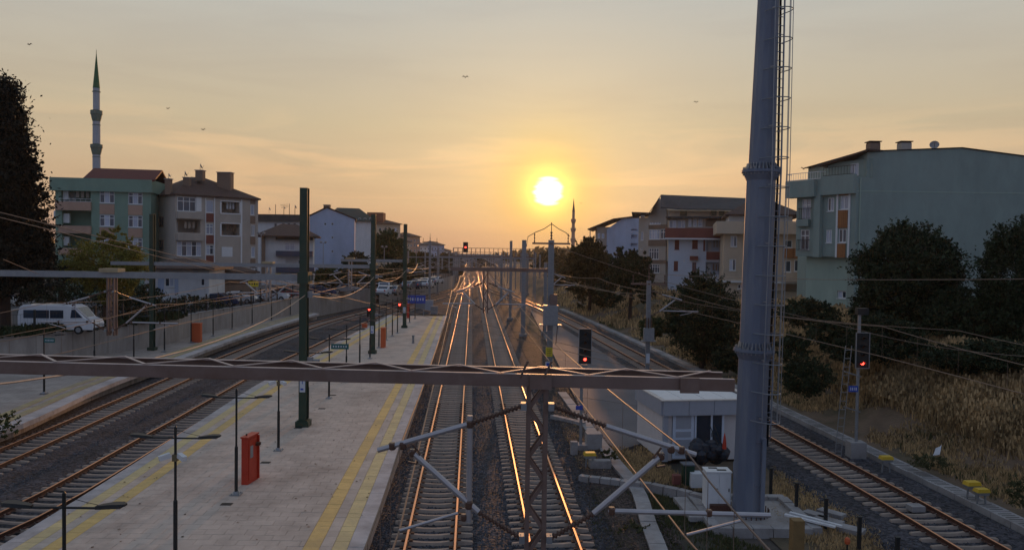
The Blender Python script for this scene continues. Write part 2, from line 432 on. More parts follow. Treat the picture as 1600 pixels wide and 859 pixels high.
# centre lines read off the rails
pC = Path([(G(669.8, 859, RZ).x + .0525 * 17, 6)] + [V((G(669.8, 859, RZ).x - .0525 * (d - 23), d, 0)) for d in (23, 60, 110, 160)] + [(-12.1, 205), (-15.5, 260), (-21, 340), (-30, 460)])
xD = lambda d: 2.62 - .0512 * d
pD = Path([(xD(6), 6)] + [(xD(d), d) for d in (25, 60, 110, 170, 240)] + [(-14.0, 330), (-22, 450)])
pE = Path([(15.3, 4)] + g2([(1541, 858), (1202, 668), (1005.5, 561.7), (868, 490.5), (801, 460.5)]) + [(-4.5, 222), (-9.5, 310), (-18, 450)])
pA = Path([(-20.6, 12)] + g2([(40, 695), (181.6, 633.3), (331, 568.9), (481, 510), (578, 483.8)]) + [(-16.9, 150), (-13.2, 178), (-11.9, 205), (-14.5, 245), (-19.8, 340)])
pB = Path([(-16.0, 8), (-16.7, 20)] + [G(a, b, RZ) + V((.75, 0, 0)) for a, b in ((33, 784), (211, 687.4), (300, 639), (417.4, 573.5), (480, 544.4), (578, 500))] + g2([(673, 468.5), (719, 455.5)]) + [(-10.6, 225), (-13.2, 280)])
pF = Path([(pE.x_at(128) - .05, 128), (pE.x_at(150) - 1.2, 150), (pE.x_at(180) - 3.6, 180), (-8.6, 222), (-13.4, 310), (-22, 450)])

def ground_h(x, y):               # height of the right-hand embankment
    e = x - pE.x_at(min(y, 440))
    def ss(a, b, t):
        t = max(0, min(1, (t - a) / (b - a))); return t * t * (3 - 2 * t)
    h = 3.4 * ss(3.6, 12.5, e) + 1.3 * ss(11, 24, e)
    n = 0.18 * math.sin(x * .9 + y * .37) + 0.12 * math.sin(x * 1.7 - y * .8) + .1 * math.sin(y * 1.9 + x * .3)
    return -0.06 + h + n * ss(4.5, 8, e)

# ================================================================ GROUND AND TRACKS
gm = MB()
xs = [-420, -260, -160, -90, -60, -45, -32, -20, -8, 2, 8]
for a, b in ((-420, -260), (-260, -120), (-120, -60), (-60, -30), (-30, 0), (0, 12)):
    ys = [-30, 10, 40, 80, 140, 220, 340, 520, 900, 2500]
    for c, d in zip(ys, ys[1:]): gm.poly([(a, c, -.16), (b, c, -.16), (b, d, -.16), (a, d, -.16)])
struct(gm, 'ground', m_dirt, 'bare soil and low weeds beside the railway')
em = MB()
rows = [(-20 + i * 1.6) for i in range(62)] + [80 + i * 5 for i in range(34)] + [250 + 60 * i for i in range(12)] + [1100, 2500]
offs = [-6, -3, 0, 2.6, 3.2, 3.8, 4.6, 5.5, 6.4, 7.4, 8.5, 9.7, 11, 12.5, 14.5, 17, 20, 24, 30, 45, 80, 180, 420]
idx = {}
for j, y in enumerate(rows):
    x0 = pE.x_at(min(y, 440))
    for i, o in enumerate(offs):
        idx[i, j] = len(em.v); em.v.append((x0 + o, y, ground_h(x0 + o, y) - (0.06 if o < 3.5 else 0)))
for j in range(len(rows) - 1):
    for i in range(len(offs) - 1):
        em.f.append((idx[i, j], idx[i + 1, j], idx[i + 1, j + 1], idx[i, j + 1])); em.mi.append(0)
eo = struct(em, 'embankment', mat('embankment soil', (0.17, 0.115, 0.075), 0.95, var=0.35, scale=0.9, bump=1.0, bscale=8, stain=(0.05, 0.055, 0.026), stain_scale=0.22), 'grassy railway embankment rising on the right')
for p in eo.data.polygons: p.use_smooth = True

def strip(mb, path, s0, s1, prof, step=3.0, mi=0, close=False):
    n = max(2, int((s1 - s0) / step)); k = len(mb.v); m = len(prof)
    for i in range(n + 1):
        q = s0 + (s1 - s0) * i / n
        for lat, z in prof: mb.v.append(tuple(path.off(q, lat, z)))
    for i in range(n):
        for j in range(m if close else m - 1):
            a = k + i * m + j; b = k + i * m + (j + 1) % m
            mb.f.append((a, b, b + m, a + m)); mb.mi.append(mi)
def sleeper_mesh():
    b = MB(); prof = [(-1.3, .0), (-1.28, .035), (-.95, .06), (-.62, .045), (-.3, .012), (0, .004), (.3, .012), (.62, .045), (.95, .06), (1.28, .035), (1.3, .0)]
    k = 0
    for x, z in prof:
        b.v += [(x, -.15, -.14), (x, -.06, z + .035), (x, .06, z + .035), (x, .15, -.14)]
    for i in range(len(prof) - 1):
        for j in range(3):
            a = i * 4 + j; b.f.append((a, a + 1, a + 5, a + 4)); b.mi.append(0)
    b.f.append((0, 1, 2, 3)); b.mi.append(0); e = (len(prof) - 1) * 4; b.f.append((e + 3, e + 2, e + 1, e)); b.mi.append(0)
    return b
slp = sleeper_mesh()
sl_me = bpy.data.meshes.new('sleeper'); sl_me.from_pydata(slp.v, [], slp.f); sl_me.materials.append(m_sleeper)
RAILP = [(-.07, .055), (-.012, .085), (-.012, .175), (-.036, .185), (-.036, .218), (-.028, .224), (.028, .224), (.036, .218), (.036, .185), (.012, .175), (.012, .085), (.07, .055)]
BEDZ = [0]
def track(path, label, s0, s1, bedw=2.5, nslp=200, mb=m_ballast, bed=True, shared_bed=None, rail_s1=None):
    p0 = path.off(s0, 0, 0)
    t = thing('railway_track', label, 'railway track', p0, 'railway tracks running under the gantries')
    for lat in (-.7535, .7535):
        b = MB(); strip(b, path, s0, rail_s1 or s1, [(lat + x, z) for x, z in RAILP], 2.5)
        k = len(RAILP)
        # head faces get the polished slot
        b.mi = [1 if (i % (k - 1)) in (4, 5, 6) else 0 for i in range(len(b.f))]
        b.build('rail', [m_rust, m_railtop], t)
    q = s0; i = 0; rest = MB(); frest = MB()
    while q < s1:
        p, tg = path.at(q); a = math.atan2(tg.y, tg.x) - math.pi / 2
        if i < nslp:
            o = bpy.data.objects.new('sleeper', sl_me); COL.objects.link(o); o.parent = t
            o.location = p - V((p0.x, p0.y, 0)); o.rotation_euler = (random.gauss(0, .004), 0, a + random.gauss(0, .006))
            o.location.z += random.gauss(0, .004)
            if i < 60:
                for sx in (-.75, .75):
                    for dd in (-.12, .12):
                        cc = p + tg * 0 + V((tg.y, -tg.x, 0)) * (sx + dd); frest.box((cc.x, cc.y, .10), (.11, .12, .05), a)
        else:
            ca, sa = math.cos(a), math.sin(a); k = len(rest.v)
            rest.v += [(p.x + x * ca - y * sa, p.y + x * sa + y * ca, z) for x, y, z in slp.v]
            rest.f += [tuple(k + j for j in f) for f in slp.f]; rest.mi += [0] * len(slp.f)
        q += .60 + random.gauss(0, .008); i += 1
    frest.build('rail_fastenings', m_rust, t, kind='stuff')
    if rest.f: rest.build('far_sleepers', m_sleeper, t, kind='stuff')
    if bed:
        z = BEDZ[0]; BEDZ[0] += .005
        b = MB(); strip(b, path, max(0, s0 - 6), s1 + 3, [(-bedw - .75, -.20), (-bedw - .3, -.02 + z), (-bedw + .3, .035 + z), (-1.45, .02 + z), (-1.2, -.02 + z), (0, -.055 + z), (1.2, -.02 + z), (1.45, .02 + z), (bedw - .3, .035 + z), (bedw + .3, -.02 + z), (bedw + .75, -.20)], 3)
        struct(b, 'ballast_bed', mb)
track(pC, 'railway track right beside the island platform, left of the central dark ballast', 4, pC.L - 2, 2.15, 290)
track(pD, 'railway track passing behind the hanging lattice mast, next to the yard path', 4, pD.L - 2, 2.15, 290)
b = MB(); strip(b, pD, 2, 190, [(2.1, .058), (2.5, .066), (3.3, .05), (4.2, -.15)], 4); struct(b, 'ballast_strip', m_ballast_rust)
track(pE, 'single railway track on the right at the foot of the grassy embankment', 2, pE.L - 2, 2.2, 290)
track(pB, 'railway track along the left edge of the island platform', 2, pB.L - 1, 2.3, 290)
track(pA, 'leftmost railway track with rusty rails beside the far left platform', 2, pA.L - 1, 2.3, 290)
track(pF, 'distant railway track branching off left of the right-hand single track', 0, pF.L - 2, 2.2, 60, bed=False)
b = MB(); strip(b, pB, 0, pB.L - 20, [(-4.2, -.05), (-2.2, -.012), (-1, -.011), (1.0, -.012), (1.9, -.1)], 4); struct(b, 'ballast_strip', m_ballast)
b = MB(); strip(b, pC, 0, 200, [(1.4, -.014), (2.0, .012), (2.5, .012), (3.0, -.014)], 4); struct(b, 'ballast_strip', m_ballast)
b = MB()
ys = [112 + 8 * i for i in range(50)]
for a, c in zip(ys, ys[1:]):
    f = lambda y: (min(pA.x_at(min(y, 330)), pC.x_at(min(y, 450))) - 4, pE.x_at(min(y, 440)) + 3)
    (l0, r0), (l1, r1) = f(a), f(c)
    b.poly([(l0, a, -.09), (r0, a, -.09), (r1, c, -.09), (l1, c, -.09)])
struct(b, 'ballast_field', m_ballast)

# loose stones on the near beds
def stones(name, label, regs, m, n, smin=.025, smax=.055):
    b = MB()
    for _ in range(n):
        path, sa, sb, la, lb, zz = random.choice(regs)
        q = sa + (sb - sa) * random.random() ** 1.5; l = random.uniform(la, lb); p = path.off(q, l, zz)
        r = random.uniform(smin, smax); a = random.random() * 6.28; k = len(b.v)
        for (x, y, z) in ((1, 0, 0), (0, 1, .1), (-1, .1, 0), (0, -1, -.1), (.1, .1, .9)):
            x *= random.uniform(.6, 1.2); y *= random.uniform(.6, 1.2)
            b.v.append((p.x + r * (x * math.cos(a) - y * math.sin(a)), p.y + r * (x * math.sin(a) + y * math.cos(a)), p.z + r * z))
        b.f += [(k, k + 1, k + 4), (k + 1, k + 2, k + 4), (k + 2, k + 3, k + 4), (k + 3, k, k + 4)]; b.mi += [0] * 4
    o = b.build(name, m); tag(o, label, 'ballast', kind='stuff')
stones('ballast_stones', 'dark grey ballast stones between and beside the rails', [(pC, 12, 45, -2.1, -1.35, .02), (pC, 12, 45, -.66, .66, -.045), (pC, 12, 45, 1.3, 2.9, .02), (pC, 12, 45, 1.3, 2.9, .02), (pD, 12, 50, -.66, .66, -.045), (pD, 12, 50, 1.35, 2.0, .03), (pB, 14, 50, -4, -1.35, -.005),
    (pB, 14, 50, -.66, .66, -.045), (pA, 14, 45, -.66, .66, -.045), (pA, 14, 45, 1.35, 3, .01), (pE, 18, 50, -.66, .66, -.045), (pE, 18, 50, -3, -1.35, .01), (pE, 18, 50, 1.35, 2.4, .01)], m_stone, 26000)
stones('brown_ballast_stones', 'brownish ballast stones around the track behind the hanging mast', [(pD, 12, 50, 2.0, 4.0, .05), (pD, 12, 50, 1.6, 3.2, .05)], m_stone_w, 9000)

# ---------------------------------------------------------------- island platform
PZ = 0.77
eR = lambda y: G(569.7, 859, PZ).x + (G(698, 495, PZ).x - G(569.7, 859, PZ).x) * (y - G(569.7, 859, PZ).y) / (G(698, 495, PZ).y - G(569.7, 859, PZ).y)
eLp = [(-14.35, 6)] + [V((p.x, p.y, 0)) for p in g2([(0, 852), (300, 665), (399, 602), (455, 573.5), (536, 529.5), (585.7, 504)], PZ)] + [(-15.9, 101)]
pL = Path(eLp)
eL = pL.x_at
Y0, Y1 = 8.0, G(698, 494, PZ).y
b = MB()
ys = [Y0 + (Y1 - Y0) * i / 46 for i in range(47)]
for a, c in zip(ys, ys[1:]):
    b.hexa([(eL(a) + .12, a, -.3), (eR(a) - .12, a, -.3), (eR(c) - .12, c, -.3), (eL(c) + .12, c, -.3), (eL(a) + .12, a, PZ - .05), (eR(a) - .12, a, PZ - .05), (eR(c) - .12, c, PZ - .05), (eL(c) + .12, c, PZ - .05)])
plat = struct(b, 'platform', m_concrete, 'island station platform paved in grey with yellow tactile strips')
ROOT[plat.name] = V((0, 0, 0))
rt = MB(); xl, xr = eL(Y1), eR(Y1)       # ramp at the far end
rt.hexa([(xl + .4, Y1, -.2), (xr - .4, Y1, -.2), (xr - 1, Y1 + 7, -.2), (xl + 1, Y1 + 7, -.2), (xl + .4, Y1, PZ - .1), (xr - .4, Y1, PZ - .1), (xr - 1, Y1 + 7, .0), (xl + 1, Y1 + 7, .0)])
rt.build('ramp', m_concrete, plat)
def quadslab(mb, p, z0=PZ - .055, z1=PZ, g=.0055):
    # p: 4 xy ccw, shrunk by the joint
    c = [sum(q[i] for q in p) / 4 for i in (0, 1)]
    def sh(q):
        dx, dy = q[0] - c[0], q[1] - c[1]
        return (q[0] - math.copysign(g, dx), q[1] - math.copysign(g, dy))
    q4 = [sh(q) for q in p]
    dz = random.gauss(0, .0012)
    mb.hexa([(x, y, z0) for x, y in q4] + [(x, y, z1 + dz) for x, y in q4])
def slabs(name, quads, m, par, near=300, z1=PZ):
    quads.sort(key=lambda q: q[0][1])
    for q in quads[:near]:
        b = MB(); quadslab(b, q, z1 - .055, z1); b.build(name, m, par)
    if len(quads) > near:
        b = MB()
        for q in quads[near:]: quadslab(b, q, z1 - .055, z1)
        b.build('far_' + name + 's', m, par, kind='stuff')
pav, tac, cop, tac2 = [], [], [], []
y = 19.0; r_ = 0
while y < Y1 - .4:
    y2 = y + .4
    L0, L1, R0, R1 = eL(y), eL(y2), eR(y), eR(y2)
    tac2.append([(R0 - .93, y), (R0 - .5, y), (R1 - .5, y2), (R1 - .93, y2)]); tac.append([(R0 - 1.74, y), (R0 - 1.28, y), (R1 - 1.28, y2), (R1 - 1.74, y2)])
    tac2.append([(L0 + .5, y), (L0 + .93, y), (L1 + .93, y2), (L1 + .5, y2)]); tac.append([(L0 + 1.28, y), (L0 + 1.74, y), (L1 + 1.74, y2), (L1 + 1.28, y2)])
    pav.append([(R0 - 1.28, y), (R0 - .93, y), (R1 - .93, y2), (R1 - 1.28, y2)]); pav.append([(L0 + .93, y), (L0 + 1.28, y), (L1 + 1.28, y2), (L1 + .93, y2)])
    a, c, a2, c2 = L0 + 1.74, R0 - 1.74, L1 + 1.74, R1 - 1.74
    x = -.3 * (r_ % 2) - .1
    cuts = [0.0]
    while x < c - a - .15:
        if x > .15: cuts.append(x)
        x += .6
    cuts.append(c - a)
    for u, v in zip(cuts, cuts[1:]):
        f = lambda t, A, C: A + (C - A) * t / (c - a)
        pav.append([(f(u, a, c), y), (f(v, a, c), y), (f(v, a2, c2), y2), (f(u, a2, c2), y2)])
    if r_ % 3 == 0:
        y3 = y + 1.2; L3, R3 = eL(y3), eR(y3)
        cop.append([(R0 - .5, y), (R0, y), (R3, y3), (R3 - .5, y3)]); cop.append([(L0, y), (L0 + .5, y), (L3 + .5, y3), (L3, y3)])
    y = y2; r_ += 1
slabs('paving_tile', pav, m_paver, plat)
slabs('tactile_tile', tac, m_tact, plat, 150)
slabs('tactile_tile', tac2, m_tact2, plat, 150)
slabs('edge_slab', cop, m_coping, plat)
b = MB()                                   # small drain grates in the paving
for px, py in ((354, 787), (415, 722), (466, 668), (503, 638), (520, 617)):
    p = G(px, py, PZ + .004); 
    for k in range(5): b.box((p.x, p.y - .1 + k * .05, PZ + .006), (.36, .028, .012))
b.build('drain_grate', m_black, plat)
rnd = random.Random(31); b = MB()
for i in range(260):
    y = rnd.uniform(20, 60); x = rnd.uniform(eL(y) + .3, eR(y) - .3); a = rnd.uniform(0, 6.28); r = rnd.uniform(.02, .05)
    b.poly([(x + r * math.cos(a + k), y + r * math.sin(a + k), PZ + .006 + .012 * (k % 2)) for k in (0, 1.6, 3.1, 4.7)])
tag(b.build('fallen_leaves', mat('dry leaf litter', (.13, .085, .05), .9, island=.5)), 'dry leaves and scraps scattered over the near island platform', 'leaves', kind='stuff')
# ---------------------------------------------------------------- far left platform
W = g2([(0, 574.5), (102.5, 560.7), (249, 539.8), (310, 522), (392, 505), (471, 488.5)], PZ)
wallpts = [(-41.5, 38), (-39.5, 46)] + [(p.x, p.y) for p in W] + [(-24.9, 119), (-23.5, 124), (-22.1, 133), (-19.9, 146), (-16.7, 170), (-15.2, 200), (-18.5, 245), (-24, 330), (-32, 450)]
pW = Path(wallpts)
pK = Path([(-23.6, 20), (-24.0, 30)] + g2([(22.6, 664.8), (169, 600), (280, 560.7), (396.5, 519.5), (501, 488.5)], PZ))
b = MB(); n = 40
KL = pK.L
for i in range(n):
    q0, q1 = KL * i / n, KL * (i + 1) / n
    a, c = pK.off(q0, -.5, 0), pK.off(q1, -.5, 0)
    wx0, wx1 = pW.x_at(a.y) if a.y > 38 else -41.5, pW.x_at(c.y) if c.y > 38 else -41.5
    b.hexa([(wx0, a.y, -.3), (a.x, a.y, -.3), (c.x, c.y, -.3), (wx1, c.y, -.3), (wx0, a.y, PZ - .02), (a.x, a.y, PZ - .02), (c.x, c.y, PZ - .02), (wx1, c.y, PZ - .02)])
plat2 = struct(b, 'platform', m_paver_brk, 'narrow far left platform below the retaining wall')
ROOT[plat2.name] = V((0, 0, 0))
q = 4.0; cop = []; tac = []
while q < KL - 1.5:
    a, c, d, e = pK.off(q, -.62), pK.off(q, .12), pK.off(q + 1.5, .12), pK.off(q + 1.5, -.62)
    cop.append([(p.x, p.y) for p in (a, c, d, e)]); q += 1.5
q = 4.0
while q < KL - 1:
    for l0 in (-1.0, -1.8):
        a, c, d, e = pK.off(q, l0 - .22), pK.off(q, l0 + .22), pK.off(q + .8, l0 + .22), pK.off(q + .8, l0 - .22)
        tac.append([(p.x, p.y) for p in (a, c, d, e)])
    q += .8
b0 = []
for qd in cop:
    b = MB(); quadslab(b, qd, PZ - .24, PZ + .004); b.build('edge_slab', m_coping, plat2)
slabs('tactile_tile', tac, mat('worn yellow tactile paving', (0.42, 0.33, 0.16), 0.7, var=0.2, scale=3, island=0.1, objrand=0.1, stain=(0.30, 0.26, 0.19), stain_scale=0.8), plat2, z1=PZ + .003)

# ---------------------------------------------------------------- retaining wall, street behind it
SZ = 2.62
wt = thing('retaining_wall', 'long stained concrete retaining wall behind the far left platform', 'retaining wall', (-35.1, 60.5, 0))
q = 0.5; k = 0
while q < pW.L - 3.2:
    a, c, d, e = pW.off(q, -.32), pW.off(q, 0), pW.off(q + 2.97, 0), pW.off(q + 2.97, -.32)
    b = MB(); zt = 2.80
    b.hexa([(p.x, p.y, -.3) for p in (a, c, d, e)] + [(p.x, p.y, zt) for p in (a, c, d, e)]); b.build('wall_panel', m_concrete, wt)
    q += 3.0; k += 1
b = MB(); strip(b, pW, .5, pW.L - 3, [(-.36, 2.80), (-.36, 2.88), (.05, 2.88), (.05, 2.80)], 3, close=True); b.build('coping', m_conc_l, wt)
b = MB()
n = 60
for i in range(n):
    a, c = pW.off(pW.L * i / n, -.2, SZ), pW.off(pW.L * (i + 1) / n, -.2, SZ)
    for u, v in ((0, 15), (15, 60), (60, 300)): b.poly([(a.x - v, a.y, SZ), (a.x - u, a.y, SZ), (c.x - u, c.y, SZ), (c.x - v, c.y, SZ)])
b.poly([(-300, -20, SZ), (-41.7, -20, SZ), (-41.7, 38, SZ), (-300, 38, SZ)])
struct(b, 'street', m_asphalt, 'street on the higher ground behind the retaining wall')
b = MB()
for (x0, y0, x1, y1) in ((-52, 66, -70, 180), (-48.5, 66, -58, 120)):
    b.poly([(x0, y0, SZ + .004), (x0 + .18, y0, SZ + .004), (x1 + .18, y1, SZ + .004), (x1, y1, SZ + .004)])
struct(b, 'road_marking', m_white)
# fence on the wall: each post a part
ft = thing('mesh_fence', 'black post and wire mesh fence along the top of the concrete retaining wall', 'fence', (-35, 60, 2.8))
q = 6.0; posts = []
while q < pW.L - 30:
    p = pW.off(q, -.16, 2.88); posts.append(p)
    b = MB(); b.box((p.x, p.y, 3.72), (.12, .12, 1.7)); b.box((p.x, p.y, 2.9), (.2, .2, .04)); b.build('fence_post', m_black, ft); q += 2.5
b = MB()
for a, c in zip(posts, posts[1:]):
    for z in (.15, .75, 1.42): b.bar(a + V((0, 0, z)), c + V((0, 0, z)), .022)
    for j in range(1, 10):
        p = a.lerp(c, j / 10); b.bar(p + V((0, 0, .12)), p + V((0, 0, 1.42)), .008)
b.build('wire_mesh', m_black, ft)

# ---------------------------------------------------------------- yard right of the middle tracks
b = MB()
yard = [(822, 472), (868, 560), (897, 618), (925, 676), (966, 703), (1003, 692), (1034, 640), (1010, 585), (945, 545), (880, 500), (846, 474)]
P = [G(a, c, .02) for a, c in yard]
b.prism([(p.x, p.y, -.25) for p in P], (0, 0, .27)); struct(b, 'yard', m_yard, 'smooth grey paved service yard between the tracks')
b = MB()
for a, c in zip([(868, 560), (897, 618)], [(1010, 585), (1034, 640)]):
    p, q_ = G(*a, .03), G(*c, .03); b.bar(p, q_, .03, .01)
struct(b, 'yard_joint', m_black)
# cable duct path: every cover slab a part
cd = thing('cable_duct', 'pale concrete cable duct of cover slabs running along the yard towards the viewer', 'cable duct', G(960, 730, .1))
ctr = [G(a, c, .12) for a, c in ((878, 612), (921, 668), (958, 716), (995, 762), (1012, 812), (1030, 859), (1048, 920))]
pT = Path([(p.x, p.y) for p in ctr]); q = 0
while q < pT.L - .6:
    a, c, d, e = pT.off(q, -.27), pT.off(q, .27), pT.off(q + .97, .27), pT.off(q + .97, -.27)
    if a.y < 0: break
    b = MB(); z = .13 + random.gauss(0, .008); b.hexa([(p.x, p.y, -.1) for p in (d, c, a, e)][::-1] + [(p.x, p.y, z) for p in (d, c, a, e)][::-1]); b.build('cover_slab', m_conc_l, cd); q += 1.0
cd2 = thing('cable_duct', 'grey cable duct of pierced cover slabs at the foot of the grassy embankment', 'cable duct', pE.off(25, 3.1, 0))
q = 4
while q < 120:
    l0 = 2.75; a, c, d, e = pE.off(q, l0), pE.off(q, l0 + .75), pE.off(q + .97, l0 + .75), pE.off(q + .97, l0)
    b = MB(); z = .12 + random.gauss(0, .012)
    b.hexa([(p.x, p.y, -.15) for p in (a, c, d, e)] + [(p.x, p.y, z) for p in (a, c, d, e)])
    o = b.build('cover_slab', m_conc_l, cd2)
    if q < 45:
        b = MB(); tg = pE.at(q)[1]
        for k in range(4):
            u = pE.off(q + .2 + .19 * k, l0 + .12, z + .003); w = pE.off(q + .2 + .19 * k, l0 + .6, z + .003); b.bar(u, w, .045, .006)
        b.build('slot', m_black, o)
    q += 1.0
# low kerb of blocks
kb = thing('kerb_wall', 'low crooked kerb of concrete blocks crossing the weeds in front of the white hut', 'kerb', G(1000, 757, 0))
kp = [G(a, c, .25) for a, c in ((905, 742), (955, 748), (985, 752), (1018, 755), (1060, 764), (1101, 774))]
for a, c in zip(kp, kp[1:]):
    n = max(1, round((c - a).length / .5))
    for i in range(n):
        p, r = a.lerp(c, i / n + .01), a.lerp(c, (i + 1) / n - .01); m = (p + r) / 2; d = r - p
        b = MB(); b.box((m.x, m.y, .1), (d.length * .97, .3, .34 + random.gauss(0, .01)), math.atan2(d.y, d.x) + random.gauss(0, .03)); b.build('kerb_block', m_conc_l, kb)
kb2 = thing('kerb_wall', 'short row of kerb blocks between the signal post and the spring of the yard path', 'kerb', G(880, 650, 0))
kp = [G(a, c, .15) for a, c in ((862, 650), (885, 655), (912, 662))]
for a, c in zip(kp, kp[1:]):
    for i in range(2):
        p, r = a.lerp(c, i / 2 + .02), a.lerp(c, (i + 1) / 2 - .02); m = (p + r) / 2; d = r - p
        b = MB(); b.box((m.x, m.y, .08), (d.length, .35, .3), math.atan2(d.y, d.x)); b.build('kerb_block', m_conc_l, kb2)

# ================================================================ GANTRIES, MASTS, WIRES
def insulator(mb, p, q, r=.075, n=7):
    r *= .6; n = int(n * 1.8) if n > 4 else n
    p, q = V(p), V(q); pts, rs = [], []
    for i in range(n):
        for t, rr in ((.05, .45), (.35, 1.0), (.6, .95), (.9, .45)):
            pts.append(p.lerp(q, (i + t) / n)); rs.append(r * rr)
    mb.tube(pts, rs, 8)
def cantilever(par, o, s, mat_t=None, k=1.0, register=True, drop=False, fine=True, dirx=None):
    """o: point on the mast axis at ground height datum z=0; s: +1 right / -1 left"""
    mt = mat_t or m_tube; o = V(o)
    X = V((s, 0, 0)) if dirx is None else V(dirx) * s
    P = lambda x, z, y=0: o + X * x * k + V((0, y, z))
    b = MB()
    r = .038 if fine else .05
    b.tube([P(.95, 6.74), P(2.2, 6.36)], r, 8 if fine else 5)
    b.tube([P(.80, 5.52), P(1.75, 6.36)], r * 1.15, 8 if fine else 5)
    if register: b.tube([P(1.0, 5.56), P(3.25, 5.53)], r * .95, 8 if fine else 5)
    if drop: b.tube([P(.93, 6.86), P(.93, 5.38)], r * 1.1, 8)
    b.tube([P(2.85, 5.45), P(2.1, 5.24)] if not drop else [P(1.08, 5.50), P(1.9, 5.24)], r * .55, 6)
    c = b.build('cantilever', mt, par)
    b = MB()
    insulator(b, P(.22, 7.0), P(.95, 6.74), .07 if fine else .09, 8 if fine else 3)
    b.build('insulator', m_insul, c)
    b = MB(); insulator(b, P(.2, 5.16), P(.80, 5.52), .075 if fine else .09, 7 if fine else 3)
    b.build('insulator', m_insul, c)
    if fine:
        sp = [(x, z, .085) for x, z in ((2.0, 6.42), (1.72, 6.33), (1.86, 6.43))]
        if register: sp += [(1.05, 5.56, .09), (2.4, 5.55, .08)]
        if drop: sp += [(.93, 6.74, .09), (.93, 5.62, .10), (1.0, 5.44, .08)]
        for x, z, w in sp:
            b = MB(); b.lathe([(w * .45, -w * .6), (w * .62, -w * .35), (w * .62, w * .35), (w * .45, w * .6)], 8, P(x, z)); b.build('clamp', m_insul, c)
        b = MB(); b.tube([P(1.72, 6.45), P(1.62, 6.32), P(1.66, 6.18), P(1.78, 6.2)], .018, 6); b.build('hook', m_insul, c)
        for z in (7.0, 5.16):
            b = MB(); b.box(P(.19, z), (.08, .14, .10)); b.build('bracket_plate', m_galv, c)
    return c
def lattice(par, x, y, z0, z1, w, m, name='drop_mast', pitch=.55, bar=.075):
    b = MB(); h = w / 2 - bar / 2
    for sx in (-h, h):
        for sy in (-h * .8, h * .8): b.box((x + sx, y + sy, (z0 + z1) / 2), (bar, bar, z1 - z0))
    z = z0 + .05; d = 1
    while z < z1 - pitch:
        for sy in (-h * .8, h * .8): b.bar((x - h * d, y + sy, z), (x + h * d, y + sy, z + pitch), .05, .022, up=(0, 1, 0))
        z += pitch; d = -d
    return b.build(name, m, par)
def beam(par, A, B, m, w=.48, h=.17, ch=.05, pitch=1.22, lat=.035, name='beam', mlac=None):
    A, B = V(A), V(B); d = (B - A); L = d.length; d.normalize(); n = V((-d.y, d.x, 0)).normalized()
    b = MB()
    for s in (0, 1):                       # two channel chords with flanges
        o = n * w * s
        b.bar(A + o, B + o, .012, h)
        for z in (-h / 2, h / 2): b.bar(A + o + n * (ch / 2 if s == 0 else -ch / 2) + V((0, 0, z)), B + o + n * (ch / 2 if s == 0 else -ch / 2) + V((0, 0, z)), ch, .012, )
    t = b.build(name, m, par)
    b = MB(); x = 0.0; s = 0
    while x < L - pitch / 2:
        p = A + d * x + n * (w * s) + V((0, 0, h / 2 + .024)); q = A + d * (x + pitch / 2) + n * (w * (1 - s)) + V((0, 0, h / 2 + .024))
        b.bar(p, q, lat, .012)
        x += pitch / 2; s = 1 - s
    b.build('lacing', mlac or m, t)
    if mlac:  # extra strips along the chords, light on the upper edges painted in
        for s in (0, 1):
            o = n * (w * s) + V((0, 0, h / 2 + .010)); b = MB(); b.bar(A + o + n * (ch / 2 if s == 0 else -ch / 2), B + o + n * (ch / 2 if s == 0 else -ch / 2), ch + .012, .008); b.build('lit_edge_strip', mlac, t)
    return t
def hpole(par, x, y, z0, z1, m, w=.34, name='pole'):
    b = MB(); t = .03
    b.box((x, y - w / 2, (z0 + z1) / 2), (w, t, z1 - z0)); b.box((x, y + w / 2, (z0 + z1) / 2), (w, t, z1 - z0)); b.box((x, y, (z0 + z1) / 2), (t, w, z1 - z0))
    b.box((x, y, z1 + .01), (w + .02, w + .04, .02))
    o = b.build(name, m, par)
    return o

# foreground gantry
D0 = 10.5
A_, B_ = At(-190, 569.5, D0), At(1148, 602.5, D0)
gt = thing('catenary_gantry', 'nearest gantry, its brown laced beam crossing the whole view above a hanging lattice mast', 'gantry', (A_.x, D0, 0), 'overhead line gantries')
bt = beam(gt, A_, B_, m_beam, w=.66, h=.155, lat=.035, mlac=mat('steel with painted skylight', (.52, .43, .39), .5, metal=.2))  # skylight caught by lacing and top edges is put into the paler colour
for px, ww in ((845, .30), (1077, .26)):
    p = At(px, 582 if px < 900 else 590, D0); zz = A_.z + (B_.z - A_.z) * (p.x - A_.x) / (B_.x - A_.x)
    b = MB(); b.box((p.x, D0 - .035, zz - .005), (ww, .03, .21)); b.build('joint_plate', m_beam, gt)
for dx in (-.2, .12):
    b = MB(); b.bar((.33 + dx, D0 - .12, 7.42), (.33 + dx + .10, D0 - .2, 7.66), .035, .015); b.build('lug', m_beam, gt)
mx = At(839, 700, D0).x
lattice(gt, mx, D0 + .22, 4.85, 7.32, .30, m_beam, pitch=.34, bar=.06)
cantilever(gt, (mx, D0 + .05, 0), -1, register=False, drop=True)
cantilever(gt, (mx, D0 + .05, 0), 1)
hpole(gt, -8.62, D0 + .25, PZ, 12.0, m_green)     # its green post stands on the platform, left of the view

